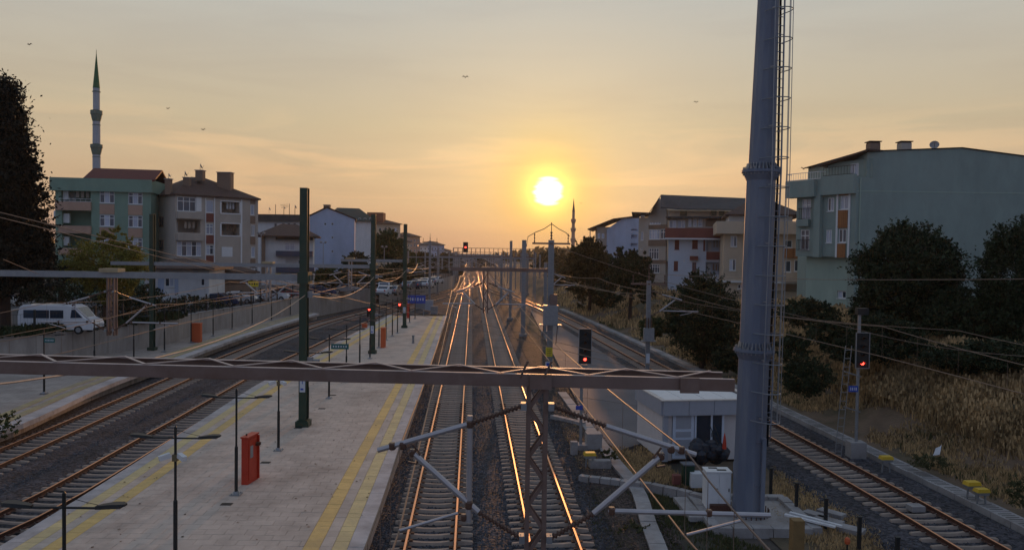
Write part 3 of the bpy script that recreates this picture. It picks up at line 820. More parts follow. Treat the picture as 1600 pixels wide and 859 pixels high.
POSTS = [(474, 665, 'nearest'), (582, 552, 'second'), (632, 512, 'third')]
GP = []
for i, (px, py, _) in enumerate(POSTS):
    p = G(px, py, PZ); GP.append(p)
labs = ['gantry on the nearest green post of the island platform, its beam reaching left',
        'gantry on the green H post beside the small orange cabinet midway along the island platform',
        'gantry on the furthest green H post near the far end of the island platform']
for i, p in enumerate(GP):
    g = thing('catenary_gantry', labs[i], 'gantry', (p.x, p.y, 0), 'overhead line gantries')
    po = hpole(g, p.x, p.y, PZ, PZ + 11.2, m_green, .36)
    b = MB(); b.box((p.x, p.y, PZ + .13), (.62, .62, .26)); b.box((p.x, p.y, PZ + .28), (.5, .5, .05)); b.build('base', m_green, g)
    b = MB(); b.box((p.x, p.y - .205, PZ + 1.95), (.26, .012, .62)); sg = b.build('number_plate', m_whiteb, po)
    b = MB(); b.box((p.x, p.y - .214, PZ + 2.1), (.035, .004, .15)); b.box((p.x - .02, p.y - .214, PZ + 1.78), (.14, .004, .09)); b.build('marking', m_blue, sg)
    zb = 7.78
    lx = [-33.2, -32.5, -31.6][i] + (0 if i else 0)
    ly = p.y
    if i == 0: lx = -31.0
    if i == 2: lx = At(532, 408, p.y).x; zb = 8.0
    beam(g, (lx, p.y + .1, zb), (p.x + .3, p.y + .1, zb), m_galv if i else m_galv, w=.45, h=.26, pitch=1.6, lat=.05)
    b = MB(); b.box((p.x, p.y + .1, zb), (.5, .8, .55)); b.build('joint_plate', m_green, g)
    dx = (pA.x_at(p.y) + pB.x_at(p.y)) / 2 + (.55 if i < 2 else 3.0)
    if i == 0: dx = At(170, 470, p.y).x
    lattice(g, dx, p.y + .3, 4.9, zb - .1, .38, m_beam if i == 0 else m_galv, pitch=.5, bar=.08)
    b = MB(); b.box((dx, p.y + .3, zb + .22), (.9, .7, .18)); b.build('cap_plate', mat('straw coloured plate', (.42, .33, .2), .6), g)
    cantilever(g, (dx, p.y + .05, 0), -1, fine=(i == 0)); cantilever(g, (dx, p.y + .05, 0), 1, fine=(i == 0))
    # left post standing on the far left platform or behind the view
    px2 = {0: -31.0, 1: G(242, 545.6, PZ).x, 2: -31.4}[i]
    if i < 2:
        hpole(g, px2, p.y + .2, PZ, PZ + 11.0, m_green, .34, name='far_pole')
        b = MB(); b.box((px2, p.y + .2, PZ + .12), (.6, .6, .24)); b.build('base', m_green, g)
    b = MB()
    for z in (3.9, 7.0): b.box((p.x + .3, p.y, z), (.24, .2, .3)); b.tube([(p.x + .42, p.y, z), (p.x + .75, p.y, z)], .06, 6)
    b.build('wire_bracket', m_galv, g)

def mast(name, px, py, h, label, right=0, box=True, m=None, w=.30, group='grey overhead line masts', z0=0.0, arms=True, beamto=None):
    p = G(px, py, z0); g = thing(name, label, 'mast', (p.x, p.y, z0), group); mm = m or m_galv
    b = MB(); hw = w / 2
    for s in (-1, 1): b.box((p.x + s * hw, p.y, z0 + h / 2), (.055, .16, h))
    b.box((p.x, p.y + .03, z0 + h / 2), (w - .06, .03, h - .02))
    z = .6
    while z < h - .5: b.box((p.x, p.y, z0 + z), (w, .14, .10)); z += .62
    b.build('column', mm, g)
    b = MB(); b.box((p.x, p.y, z0 + .1), (.8, .8, .5)); b.build('base', m_conc_l, g)
    if not arms:
        b = MB(); b.box((p.x, p.y, z0 + h + .02), (w + .06, .22, .05)); b.build('cap', mm, g)
    else:
      b = MB(); insulator(b, (p.x, p.y, z0 + h), (p.x, p.y, z0 + h + .6), .13, 3); b.tube([(p.x, p.y, z0 + h + .6), (p.x, p.y, z0 + h + 1.2)], .03, 5); b.build('insulator', m_insul, g)
    if arms:
        b = MB(); b.box((p.x, p.y, z0 + h - .25), (2.6, .14, .12)); a = b.build('cross_arm', m_beam, g)
        for s in (-1.15, 1.15):
            b = MB(); insulator(b, (p.x + s, p.y, z0 + h - .2), (p.x + s, p.y, z0 + h + .45), .08, 3); b.build('insulator', m_insul, a)
    if box:
        b = MB(); b.box((p.x + .02, p.y - .22, z0 + 3.3), (.74, .4, .9)); b.box((p.x, p.y - .22, z0 + 2.82), (1.0, .5, .06)); o = b.build('switch_cabinet', m_galv, g)
        b = MB()
        for s in (-.2, 0, .2): b.tube([(p.x + s, p.y - .2, z0 + 3.75), (p.x + s, p.y - .2, z0 + 4.5)], .045, 6)
        b.build('bushing', m_insul, o)
    if right:
        cantilever(g, (p.x, p.y, z0), right, fine=False)
    if beamto:
        beam(g, (beamto, p.y + .1, 7.9), (p.x + .3, p.y + .1, 7.9), m_beam, w=.5, h=.22, pitch=1.6)
        dx = (pC.x_at(p.y) + pD.x_at(p.y)) / 2 + .2
        lattice(g, dx, p.y + .3, 4.9, 7.8, .36, m_beam, pitch=.55, bar=.08)
        cantilever(g, (dx, p.y, 0), 1, fine=False, k=.9); cantilever(g, (dx, p.y, 0), -1, fine=False, k=.9)
    return g, p
g1, M1 = mast('catenary_mast', 858, 602, 10.0, 'grey mast with switch cabinet, yellow notice and insulator cross arm right of the middle tracks', box=False, beamto=-4.2, w=.34)
b = MB(); b.box((M1.x, M1.y - .3, 4.9), (1.0, .5, 1.3)); b.box((M1.x, M1.y - .3, 4.2), (1.5, .6, .07)); b.build('switch_cabinet', m_galv, g1)
b = MB()
for s in (-.45, .5): b.bar((M1.x + s, M1.y - .3, 4.2), (M1.x + s - .1, M1.y - .3, 2.9), .06)
b.box((M1.x + .2, M1.y - .3, 5.9), (.5, .1, .8)); b.build('strut', m_beam, g1)
b = MB(); b.box((M1.x - .05, M1.y - .32, 2.35), (.46, .02, .62)); y_ = b.build('notice', m_yelsign, g1)
b = MB()
for k in range(4): b.box((M1.x - .05, M1.y - .335, 2.53 - k * .12), (.34 - .06 * (k % 2), .006, .03))
b.build('lettering', m_black, y_)
b = MB(); b.box((M1.x - .12, M1.y - .32, 1.45), (.34, .02, .46)); y_ = b.build('notice', m_whiteb, g1)
b = MB(); b.box((M1.x - .12, M1.y - .335, 1.5), (.2, .006, .2)); b.build('lettering', m_blue, y_)
b = MB()
top = V((M1.x, M1.y, 11.1))
b.tube([top, top + V((.5, 0, -.35)), (M1.x + 1.0, M1.y, 10.5), (M1.x + 1.25, M1.y, 10.25)], .025, 4)
b.tube([top, (M1.x - .5, M1.y, 10.75), (M1.x - 1.1, M1.y, 10.5), (M1.x - 1.6, M1.y, 10.2), (M1.x - 1.7, M1.y, 9.5)], .025, 4)
b.build('jumper_cable', m_wire, g1)
mast('catenary_mast', 817, 526, 10.4, 'plain grey mast standing between the middle tracks and the yard, left of the cabinet mast', arms=False, box=False, w=.42)
mast('catenary_mast', 797, 500, 10.6, 'slim grey mast beyond the plain one, right of the middle tracks', arms=False, box=False)
gN, N1 = mast('catenary_mast', 1011, 592, 7.2, 'grey mast with cabinet and short cantilever at the near side of the single right track', right=0, w=.26)
cantilever(gN, (N1.x - .1, N1.y, -.55), 1, fine=False, k=1.15)
b = MB(); b.box((N1.x, N1.y - .2, 1.55), (.26, .02, .7)); b.build('notice', m_whiteb, gN)
mast('catenary_mast', 851, 522, 8.0, 'grey mast further along the single right track behind the cabinet mast', right=1, box=False, arms=False)
mast('catenary_mast', 671, 476, 10.9, 'grey mast beside the pale relay boxes beyond the island platform end', right=-1, box=False)
mast('catenary_mast', 683.5, 460, 9.5, 'grey mast just beyond the one by the relay boxes', right=-1, box=False)
mast('catenary_mast', 715, 440, 8.5, 'short distant grey mast left of the red lit signal gantry', right=0, box=False, arms=False)
for i, (px, py) in enumerate(((824, 460), (843, 450), (783, 470), (774, 447))):
    mast('catenary_mast', px, py, 8.6, ['slim far mast close right of the plain grey mast', 'far mast just left of the cabinet mast', 'far mast standing left of the yard start beneath the signal gantry', 'furthest slim mast beneath the signal gantry beside the middle tracks'][i], right=0, box=False, arms=False, w=.36, group='far masts under the sun')

# far portals and the signal gantry
def portal(Y, x0, x1, z, label, cat='gantry', ww=.5):
    g = thing('far_portal', label, cat, ((x0 + x1) / 2, Y, 0), 'far portals across the tracks')
    b = MB()
    for x in (x0, x1): b.box((x, Y, z / 2 + .5), (.34, .34, z + 1)); b.build('post', m_galv, g) if False else None
    b.build('posts', m_galv, g) if False else None
    for x in (x0, x1):
        c = MB(); c.box((x, Y, z / 2 + .6), (.26, .26, z + 1.2)); c.build('post', m_galv, g)
    beam(g, (x0, Y + .1, z), (x1, Y + .1, z), m_galv, w=.5, h=.16, pitch=1.8, lat=.06)
    n = max(1, int((x1 - x0) / 7)); 
    for i in range(n):
        x = x0 + (x1 - x0) * (i + .5) / n
        b = MB(); b.box((x, Y + .3, z - 1.3), (.3, .3, 2.6)); h = b.build('drop_mast', m_galv, g)
        for s in (-1, 1):
            b = MB(); b.bar((x, Y, z - .6), (x + s * 2.2, Y, z - 1.3), .07); b.bar((x, Y, z - 2.3), (x + s * 1.8, Y, z - 1.2), .07); b.bar((x + s * .6, Y, z - 2.1), (x + s * 3, Y, z - 2.15), .06); b.build('cantilever', m_tube, h)
for k, Y in enumerate((150, 163, 176, 190, 205, 222, 240, 262, 290, 325, 385)):
    x0 = pA.x_at(min(Y, 330)) - 3.4 if Y < 330 else pC.x_at(Y) - 9; x1 = (pD.x_at(Y) if Y < 130 else pE.x_at(Y)) + 3.2
    if Y < 130: x0 = pC.x_at(Y) - 2.2
    portal(Y, x0, x1, 7.9, ['nearest', 'second', 'third', 'fourth', 'fifth', 'sixth', 'seventh', 'eighth', 'ninth', 'tenth', 'furthest'][k] + ' of the steel portals crowding across the tracks beneath the signal gantry')
def signal_head(par, x, y, zt, lit=3, w=.56, h=1.55, n=4, ladder=None):
    b = MB(); b.box((x, y, zt - h / 2), (w, .12, h)); hd = b.build('signal_head', m_black, par)
    b = MB()
    for s in (-1, 1): b.box((x + s * w / 2, y - .07, zt - h / 2), (.03, .05, h + .03))
    for z in (zt, zt - h): b.box((x, y - .07, z), (w, .05, .03))
    b.build('white_border', m_galv, hd)
    for i in range(n):
        z = zt - h * (.16 + .235 * i) if n == 4 else zt - h * (i + .5) / n
        on = i == lit; r = .07 if w < .9 else .16
        b = MB(); b.tube([(x, y - .06, z), (x, y - .10, z)], r, 12); b.build('lamp', m_redlamp if on else m_lens, hd)
        b = MB()
        for k in range(7):
            a0, a1 = math.pi * k / 7, math.pi * (k + 1) / 7; f = lambda a, yy: (x + math.cos(a) * r * 1.25, yy, z + math.sin(a) * r * 1.25)
            b.poly([f(a0, y - .06), f(a1, y - .06), f(a1, y - .26), f(a0, y - .26)])
        b.build('hood', m_black, hd)
    return hd
# signals right of the middle tracks, and on the embankment side
p = G(907, 703, 0); g = thing('railway_signal', 'tall four lamp signal showing red in front of the grey yard', 'signal', p, 'signals showing red')
zt = At(912, 513, p.y).z
b = MB(); b.tube([p, (p.x, p.y, zt - 1.7)], .07, 8); b.build('post', m_galv, g)
b = MB(); b.box((p.x, p.y, .1), (.6, .6, .4)); b.build('base', m_conc_l, g)
b = MB(); b.box((p.x + .1, p.y, zt - 1.72), (.3, .3, .14)); b.bar((p.x - .35, p.y - .1, zt - 1.9), (p.x + .35, p.y - .1, zt - 1.9), .04); b.bar((p.x - .35, p.y - .1, zt - 1.9), (p.x - .42, p.y - .1, zt - 1.8), .04); b.build('bracket', m_galv, g)
b = MB(); b.box((p.x - .1, p.y - .09, 2.0), (.32, .02, .2)); s_ = b.build('name_plate', m_blue, g)
signal_head(g, p.x + .12, p.y - .1, zt, w=.58, h=1.62)
p = G(1337, 713, .05); g = thing('railway_signal', 'signal showing red on a grey post with ladder in front of the dry grass', 'signal', p, 'signals showing red')
zt = At(1341, 519, p.y).z
b = MB(); b.tube([p, (p.x, p.y, zt + .9)], .075, 8); b.build('post', m_galv, g)
b = MB(); b.box((p.x, p.y, .35), (.7, .6, .8)); b.build('base', m_conc_l, g)
b = MB(); 
for s in (-1, 1): b.bar((p.x - .85 + .14 * s, p.y - .1, .1), (p.x - .5 + .14 * s, p.y - .1, zt - .6), .025)
for k in range(13): 
    t = (k + .5) / 13; x = p.x - .85 + .35 * t; z = .1 + (zt - .7) * t; b.bar((x - .14, p.y - .1, z), (x + .14, p.y - .1, z), .025)
for z in (zt - 2.0, zt - 3.6): b.bar((p.x - .7, p.y - .2, z + .25), (p.x + .1, p.y - .1, z), .05)
b.build('ladder', m_galv, g)
b = MB(); b.box((p.x - .25, p.y - .12, zt - 2.55), (.42, .02, .28)); s_ = b.build('name_plate', m_blue, g)
b = MB(); 
for k, dx in enumerate((-.13, -.045, .04, .125)): b.box((p.x - .25 + dx, p.y - .135, zt - 2.55), (.03 + .02 * (k % 2), .004, .13))
b.build('lettering', m_whiteb, s_)
b = MB(); b.box((p.x + .1, p.y, zt + .95), (.5, .3, .3)); b.build('upper_lamp_box', m_black, g)
signal_head(g, p.x + .1, p.y - .12, zt, w=.60, h=1.60)
# two low signals near the platform end
for px, py, Y, zb, lab in ((577, 483, 104, 0, 'low red signal seen left of the second green post, out among the left tracks'), (624.5, 475.5, 98.5, PZ, 'low red signal left of the third green post at the end of the island platform')):
    p = At(px, py, Y); g = thing('small_signal', lab, 'signal', (p.x, p.y, zb), 'signals showing red')
    b = MB(); b.tube([(p.x, p.y, zb - .1), (p.x, p.y, p.z - .3)], .06, 6); b.build('post', m_galv, g)
    b = MB(); b.box((p.x, p.y + .1, p.z - .35), (.62, .3, 1.35)); hd = b.build('signal_head', m_black, g)
    b = MB(); b.tube([(p.x, p.y - .1, p.z), (p.x, p.y - .16, p.z)], .15, 10); b.build('lamp', m_redlamp, hd)
    b = MB(); b.tube([(p.x, p.y - .1, p.z - .5), (p.x, p.y - .13, p.z - .5)], .16, 10); b.build('lamp', m_lens, hd)
# catwalk gantry with the distant signal
Y = 160; a, c = At(708.5, 400, Y), At(834, 402, Y)
g = thing('signal_gantry', 'openwork signal gantry with railings and a red signal silhouetted against the sunset', 'gantry', ((a.x + c.x) / 2, Y, 0))
zt_ = At(770, 388, Y).z; zl = zt_ - 1.7
for x in (a.x, c.x):
    b = MB(); b.box((x, Y, zt_ / 2), (.2, .3, zt_)); b.build('post', m_galv, g)
n = 18
for yy in (Y - .6, Y + .6):
    b = MB()
    for z in (zl, zl + .85, zt_): b.bar((a.x, yy, z), (c.x, yy, z), .09)
    for i in range(n + 1):
        x = a.x + (c.x - a.x) * i / n; b.bar((x, yy, zl), (x, yy, zt_), .08)
    b.build('railing', m_beam, g)
b = MB(); b.box(((a.x + c.x) / 2, Y, zl - .1), (c.x - a.x, 1.3, .12)); b.build('walkway', m_beam, g)
p = At(728, 380, Y); signal_head(g, p.x, Y - .9, p.z + .2, lit=1, w=1.0, h=2.1, n=3)

# ---- overhead wires
def wire(name, pts, label, r=.010, sag=0.0, group=None, drop=None, n=10, m=None):
    pts = [V(p) for p in pts]; P = []
    for a, c in zip(pts, pts[1:]):
        for i in range(n):
            t = i / n; p = a.lerp(c, t); p.z -= sag * 4 * t * (1 - t); P.append(p)
    P.append(pts[-1])
    b = MB(); b.tube(P, [max(r, .00028 * p.y) for p in P], 4)
    o = b.build(name, m or m_wire); tag(o, label, 'wire', group); return P
def catenary(path, ys, offx, label, zc=5.24, zm=6.42, s=.40, skip=0):
    """contact wire plus sagging messenger and droppers as one object with parts"""
    p0 = V((path.x_at(ys[0]) + offx[0], ys[0], zc))
    t = thing('overhead_line', label, 'overhead line', p0, 'overhead contact lines above the tracks')
    cw, mw, dr = [], [], []
    for k in range(len(ys) - 1):
        a, c = ys[k], ys[k + 1]; n = 10
        for i in range(n + 1):
            if i == n and k < len(ys) - 2: continue
            u = i / n; y = a + (c - a) * u; x = path.x_at(y) + offx[k % len(offx)] * (1 - u) + offx[(k + 1) % len(offx)] * u
            cw.append(V((x, y, zc))); mw.append(V((x, y, zm - s * 4 * u * (1 - u))))
            if i % 1 == 0: dr.append((cw[-1], mw[-1]))
    rr = lambda P, r: [max(r, .00030 * p.y) for p in P]
    b = MB(); b.tube(cw, rr(cw, .015), 5); b.build('contact_wire', m_wire, t)
    b = MB(); b.tube(mw, rr(mw, .013), 5); b.build('messenger_wire', m_wire, t)
    b = MB()
    for p, q in dr[:60]: b.tube([p, q], max(.005, .00013 * p.y), 3)
    b.build('droppers', m_wire, t, kind='stuff')
catenary(pC, [2, D0, M1.y, 84, 118, 150, 205], (-.1, .2, -.2), 'overhead line above the track right beside the island platform')
catenary(pD, [2, D0, M1.y, 84, 118, 150, 205], (.8, .35, -.1), 'overhead line above the track behind the hanging lattice mast')
catenary(pB, [8, GP[0].y, GP[1].y, GP[2].y, 118, 150], (.2, -.2), 'overhead line above the track along the left edge of the island platform')
catenary(pA, [8, GP[0].y, GP[1].y, GP[2].y, 118, 150], (.2, -.2), 'overhead line above the leftmost track')
catenary(pE, [6, 30, N1.y, 85, 118, 150, 205], (-.3, .3), 'overhead line above the single track on the right')
z7 = lambda i: V((GP[i].x + .1, GP[i].y, 7.0))
wire('feeder_wire', [(-8.4, D0, 7.05), z7(0), z7(1), z7(2), (-14.5, 118, 7.2)], 'thick feeder wire looping between the green platform posts', r=.018, sag=.75, m=mat('pale feeder wire', (.45, .33, .25), .5, metal=.4))
wire('crossing_wire', [At(582, 464, GP[1].y), At(1140, 600, 19)], 'upper of the two thin wires crossing slantwise over the middle tracks', r=.010)
wire('crossing_wire', [At(582, 474, GP[1].y), At(1140, 611, 19)], 'lower of the two thin wires crossing slantwise over the middle tracks', r=.010)
wire('power_line', [At(-60, 317, 24), At(650, 492, 116)], 'upper of the two power lines descending in front of the left buildings', r=.016)
wire('power_line', [At(-60, 325, 24), At(560, 478, 110)], 'lower of the two power lines descending in front of the left buildings', r=.016)
wire('power_line', [(N1.x, N1.y, 7.7), (19.5, 16, 9.0)], 'power line from the right track mast rising past the tower', r=.014, sag=.3)
wire('power_line', [At(880, 438, 90), (N1.x, N1.y, 6.2), (17.5, 30, 6.3), (20, 14, 6.5)], 'sagging power line along the foot of the right embankment', r=.012, sag=.35)
wire('power_line', [(M1.x, M1.y, 9.7), At(1330, 512, 30), At(1720, 560, 22)], 'thin line passing behind the tower in front of the right-hand trees', r=.010, sag=.3)
wire('guy_wire', [At(5, 405, 30), At(60, 428, GP[0].y), ], 'short slanting wire above the left end of the second gantry', r=.014)

# ================================================================ PLATFORM FURNITURE
def lamp_proto(double=True, cams=False, name='platform_lamp'):
    t = thing(name, 'x', 'lamp post', (0, 0, 0), 'lamp posts along the island platform' if double else 'lamp posts along the far left platform')
    b = MB(); b.tube([(0, 0, .02), (0, 0, 1.62)], .058, 8); b.tube([(0, 0, 1.6), (0, 0, 1.66)], [.058, .036], 8); b.tube([(0, 0, 1.66), (0, 0, 3.58)], .036, 8); b.tube([(0, 0, 3.58), (0, 0, 3.62)], [.036, .01], 8)
    b.build('post', m_black, t, smooth=False)
    b = MB(); b.box((0, 0, .015), (.34, .34, .03)); b.box((0, 0, .07), (.16, .16, .09), taper=.7); pl = b.build('base_plate', m_galv, t)
    for sx in (-.12, .12):
        for sy in (-.12, .12):
            c = MB(); c.tube([(sx, sy, .03), (sx, sy, .065)], .018, 6); c.build('bolt', m_galv, pl)
    b = MB(); b.tube([(-.72 if double else 0, 0, 3.30), (.72, 0, 3.30)], .024, 6)
    b.build('arm', m_black, t)
    for s in ((-1, 1) if double else (1,)):
        b = MB()
        prof = [(.62, .05, .035), (.72, .085, .045), (.95, .13, .05), (1.12, .12, .035), (1.2, .05, .015)]
        for (x0, w0, h0), (x1, w1, h1) in zip(prof, prof[1:]):
            z0, z1 = 3.31 + (x0 - .62) * .12, 3.31 + (x1 - .62) * .12
            b.hexa([(s * x0, -w0, z0 - .025), (s * x1, -w1, z1 - .025), (s * x1, w1, z1 - .025), (s * x0, w0, z0 - .025), (s * x0, -w0 * .8, z0 + h0), (s * x1, -w1 * .8, z1 + h1), (s * x1, w1 * .8, z1 + h1), (s * x0, w0 * .8, z0 + h0)])
        h = b.build('lamp_head', m_black, t)
        b = MB(); b.box((s * .95, 0, 3.318), (.34, .16, .012)); b.build('diffuser', m_conc_l, h)
    b = MB(); b.tube([(.02, 0, 3.52), (.35, .02, 3.42), (.66, 0, 3.36)], .006, 4); b.build('cable', m_black, t)
    if cams:
        b = MB(); b.box((0, 0, 2.78), (.13, .13, .18)); c = b.build('junction_box', mat('ochre box', (.18, .14, .07), .6), t)
        for s in (-1, 1):
            b = MB(); b.bar((0, -.02, 2.82), (s * .14, -.05, 2.84), .03); b.bar((s * .12, -.05, 2.86), (s * .34, -.22, 2.80), .12, .13); b.build('camera', m_white, t)
    return t
protoA = lamp_proto(True, False); protoB = lamp_proto(True, True); protoC = lamp_proto(False, False)
isl = [(101, 1055, 0), (274, 876, 1), (369, 772, 0), (435, 703, 1), (481, 656, 0), (514, 622, 0), (541, 596, 0), (562, 573.5, 0), (578, 560, 0), (592, 543, 0), (603, 531.4, 0), (613, 525, 0), (621, 520.5, 0), (640, 504, 0), (648.5, 498, 0)]
names_i = ['double headed black lamp post cut by the bottom edge, leftmost on the island platform', 'double headed lamp post with two cameras, second from the viewer', 'double headed lamp post directly left of the big red cabinet',
           'lamp post with two cameras just right of the red cabinet, its head behind the beam', 'slim lamp post half hidden behind the nearest green post', 'lamp post carrying the small blue green direction sign',
           'first lamp post beyond the one with the direction sign', 'second lamp post beyond the one with the direction sign', 'lamp post tucked against the second green post', 'lamp post right above the orange cabinet on the island platform',
           'lamp post just right of the orange cabinet on the island platform', 'lamp post between the orange cabinet and the third green post', 'lamp post a step left of the third green post', 'lamp post right of the third green post near the small red cabinet', 'last lamp post at the far end of the island platform']
usedA = usedB = False
for (px, py, k), lab in zip(isl, names_i):
    p = G(px, py, PZ + .003)
    if k and not usedB: o = protoB; usedB = True; o.location = p; o['label'] = lab
    elif not k and not usedA: o = protoA; usedA = True; o.location = p; o['label'] = lab
    else: o = clone(protoB if k else protoA, p, label=lab)
    if not usedA or not usedB: pass
left = [(69, 614.6), (147.5, 586), (209, 565), (257, 549), (298.6, 535), (333, 524.6), (362.7, 514), (394, 507), (424.4, 500), (453.5, 493)]
nl = ['single arm lamp post on the far left platform bearing a small green sign', 'lamp post on the far left platform in front of the white van', 'lamp post on the far left platform left of the green gantry post', 'lamp post on the far left platform just right of the green gantry post',
      'lamp post beside the orange cabinet on the far left platform', 'first lamp post beyond the orange cabinet on the far left platform', 'second lamp post beyond the orange cabinet on the far left platform', 'third lamp post beyond the orange cabinet on the far left platform',
      'last but one lamp post on the far left platform', 'last lamp post on the far left platform, next to the nearest green post']
for i, ((px, py), lab) in enumerate(zip(left, nl)):
    p = G(px, py, PZ + .003)
    if i == 0: o = protoC; o.location = p; o['label'] = lab
    else: o = clone(protoC, p, label=lab)
def signbox(name, p, w, h, m, label, cat='sign', glyphs=6, mg=None, post=None):
    b = MB(); b.box((p.x, p.y, p.z), (w, .06, h)); t = b.build(name, m); ROOT[t.name] = V((0, 0, 0)); tag(t, label, cat)
    b = MB(); random.seed(int(p.x * 100) % 97)
    for i in range(glyphs):
        u = -w * .36 + w * .72 * i / max(1, glyphs - 1); ww = w * .72 / glyphs * .6
        b.box((p.x + u, p.y - .034, p.z), (ww, .006, h * random.uniform(.22, .4)))
    b.build('lettering', mg or m_whiteb, t)
    return t
p = G(514, 622, PZ); q = At(545, 541, p.y - .02); signbox('direction_sign', V((p.x + .62, p.y - .1, q.z)), .98, .30, m_teal, 'small blue green direction sign on a lamp post of the island platform')
p = G(69, 614.6, PZ); q = At(77, 531, p.y); signbox('direction_sign', V((p.x + .38, p.y - .1, q.z)), .58, .26, m_teal, 'small dark green exit sign on a lamp post below the retaining wall')
q = At(651, 467.5, 108); t = signbox('station_sign', q, 2.5, 1.15, m_blue, 'large blue station name board beyond the island platform')
b = MB()
for s in (-1, 1): b.box((q.x + s, q.y + .06, (q.z) / 2 - .2), (.1, .08, q.z))
b.build('post', m_galv, t)
# cabinets
def cabinet(name, px, py, w, d, h, m, label, rz=0.0, z0=PZ, detail=True):
    p = G(px, py, z0); t = thing(name, label, 'cabinet', (p.x, p.y, z0)); ca, sa = math.cos(rz), math.sin(rz)
    L = lambda x, y: (p.x + x * ca - y * sa, p.y + x * sa + y * ca)
    b = MB(); x, y = L(0, d / 2); b.box((x, y, z0 + h / 2), (w, d, h), rz); bd = b.build('body', m, t)
    b = MB(); b.box((x, y, z0 + h + .012), (w + .06, d + .06, .05), rz); b.build('lid', m, t)
    b = MB(); x, y = L(w / 2 + .01, d * .42); b.box((x, y, z0 + h * .52), (.03, d * .7, h * .86), rz); dr = b.build('door', m, t)
    if detail:
        b = MB(); x, y = L(w / 2 + .028, d * .3); b.box((x, y, z0 + h * .68), (.012, d * .26, h * .26), rz); b.build('notice', m_conc_l, dr)
        b = MB(); x, y = L(w / 2 + .06, d * .8); b.box((x, y, z0 + h * .8), (.12, .2, .1), rz); b.box((L(w / 2 + .14, d * .8)[0], L(w / 2 + .14, d * .8)[1], z0 + h * .8), (.05, .1, .1), rz); b.build('valve', m_rust, t)
        b = MB(); x, y = L(-.05, d * .3); b.tube([(x, y, z0 + h), (x, y, z0 + h + .1)], .03, 6); b.build('cap', m_black, t)
        b = MB(); x, y = L(w / 2 + .02, d * .95); b.box((x, y, z0 + h / 2), (.1, .05, h * .95), rz); b.build('frame', m, t)
    return t
cabinet('hose_cabinet', 382, 757, .24, .78, 1.66, m_red, 'tall bright red hose cabinet standing on the near island platform', rz=R(-8))
cabinet('hose_cabinet', 597.5, 543.5, .34, .8, 1.70, m_orange, 'small orange red cabinet by the second green post', detail=False)
cabinet('hose_cabinet', 637.5, 497, .3, .8, 1.75, m_red, 'narrow red cabinet just right of the third green post', detail=False)
cabinet('hose_cabinet', 306, 534.5, .72, .5, 1.66, m_orange, 'orange red cabinet on the far left platform against the retaining wall', detail=False)
cabinet('hose_cabinet', 569, 512, .5, .5, .4, m_orange, 'low orange box left of the second green post on the island platform', detail=False)
cabinet('relay_box', 670, 485, 1.2, .7, 1.5, m_panel, 'pale grey relay box standing behind the island platform end', detail=False, z0=0)
cabinet('relay_box', 678, 491, 1.0, .7, 1.1, m_conc_l, 'squat grey relay box at the right of the platform end', detail=False, z0=0)
cabinet('relay_box', 657, 483, 1.6, .7, 1.3, m_galv, 'wide grey relay box left of the mast behind the platform end', detail=False, z0=0)
p = G(645.5, 536, PZ); b = MB(); b.lathe([(.12, 0), (.13, .1), (.10, .12), (.10, .62), (.13, .64), (.13, .72), (.02, .74)], 10, p); tag(b.build('litter_bin', m_galv), 'small round bollard bin on the far part of the island platform', 'bin')

# ================================================================ TELECOM TOWER
tb = G(1172, 803, .12); lean = V((math.tan(R(1.0)), 0, 1))
TW = thing('telecom_tower', 'tall tapering blue grey steel tower with caged ladder, rising out of the picture', 'tower', tb)
ax = lambda z: V((tb.x, tb.y, 0)) + lean * z + V((0, .3, 0))
def seg(z0, z1, r0, r1, name='shaft'):
    b = MB(); pts = [ax(z0 + (z1 - z0) * i / 4) for i in range(5)]; b.tube(pts, [r0 + (r1 - r0) * i / 4 for i in range(5)], 12); return b.build(name, m_tower, TW)
zf1, zf2 = At(1180, 549, tb.y).z, At(1197, 268, tb.y).z
seg(.0, zf1, .545, .525); seg(zf1, zf2, .515, .50); seg(zf2, 24, .46, .27); seg(24, 32, .27, .2)
for z, r in ((zf1, .53), (zf2, .50), (24, .30)):
    b = MB(); b.tube([ax(z - .03), ax(z + .03)], r + .17, 24); b.tube([ax(z + .032), ax(z + .07)], r + .16, 24); b.tube([ax(z - .30), ax(z - .03)], [r, r + .14], 12); f = b.build('flange', m_tower, TW)
    b = MB()
    for i in range(28):
        a = 2 * math.pi * i / 28; c = ax(z) + V((math.cos(a), math.sin(a), 0)) * (r + .10); b.bar(c - V((0, 0, .1)), c + V((0, 0, .17)), .035)
        g_ = ax(z) + V((math.cos(a), math.sin(a), 0)) * (r + .02); b.bar(g_ + V((0, 0, .05)), g_ + V((0, 0, .3)) - V((math.cos(a), math.sin(a), 0)) * .05, .02, .1)
    b.build('bolts', m_galv, f, kind='stuff')
def rad(z): return .545 - .02 * z / zf1 if z < zf1 else (.515 if z < zf2 else max(.2, .46 - (z - zf2) * .0158))
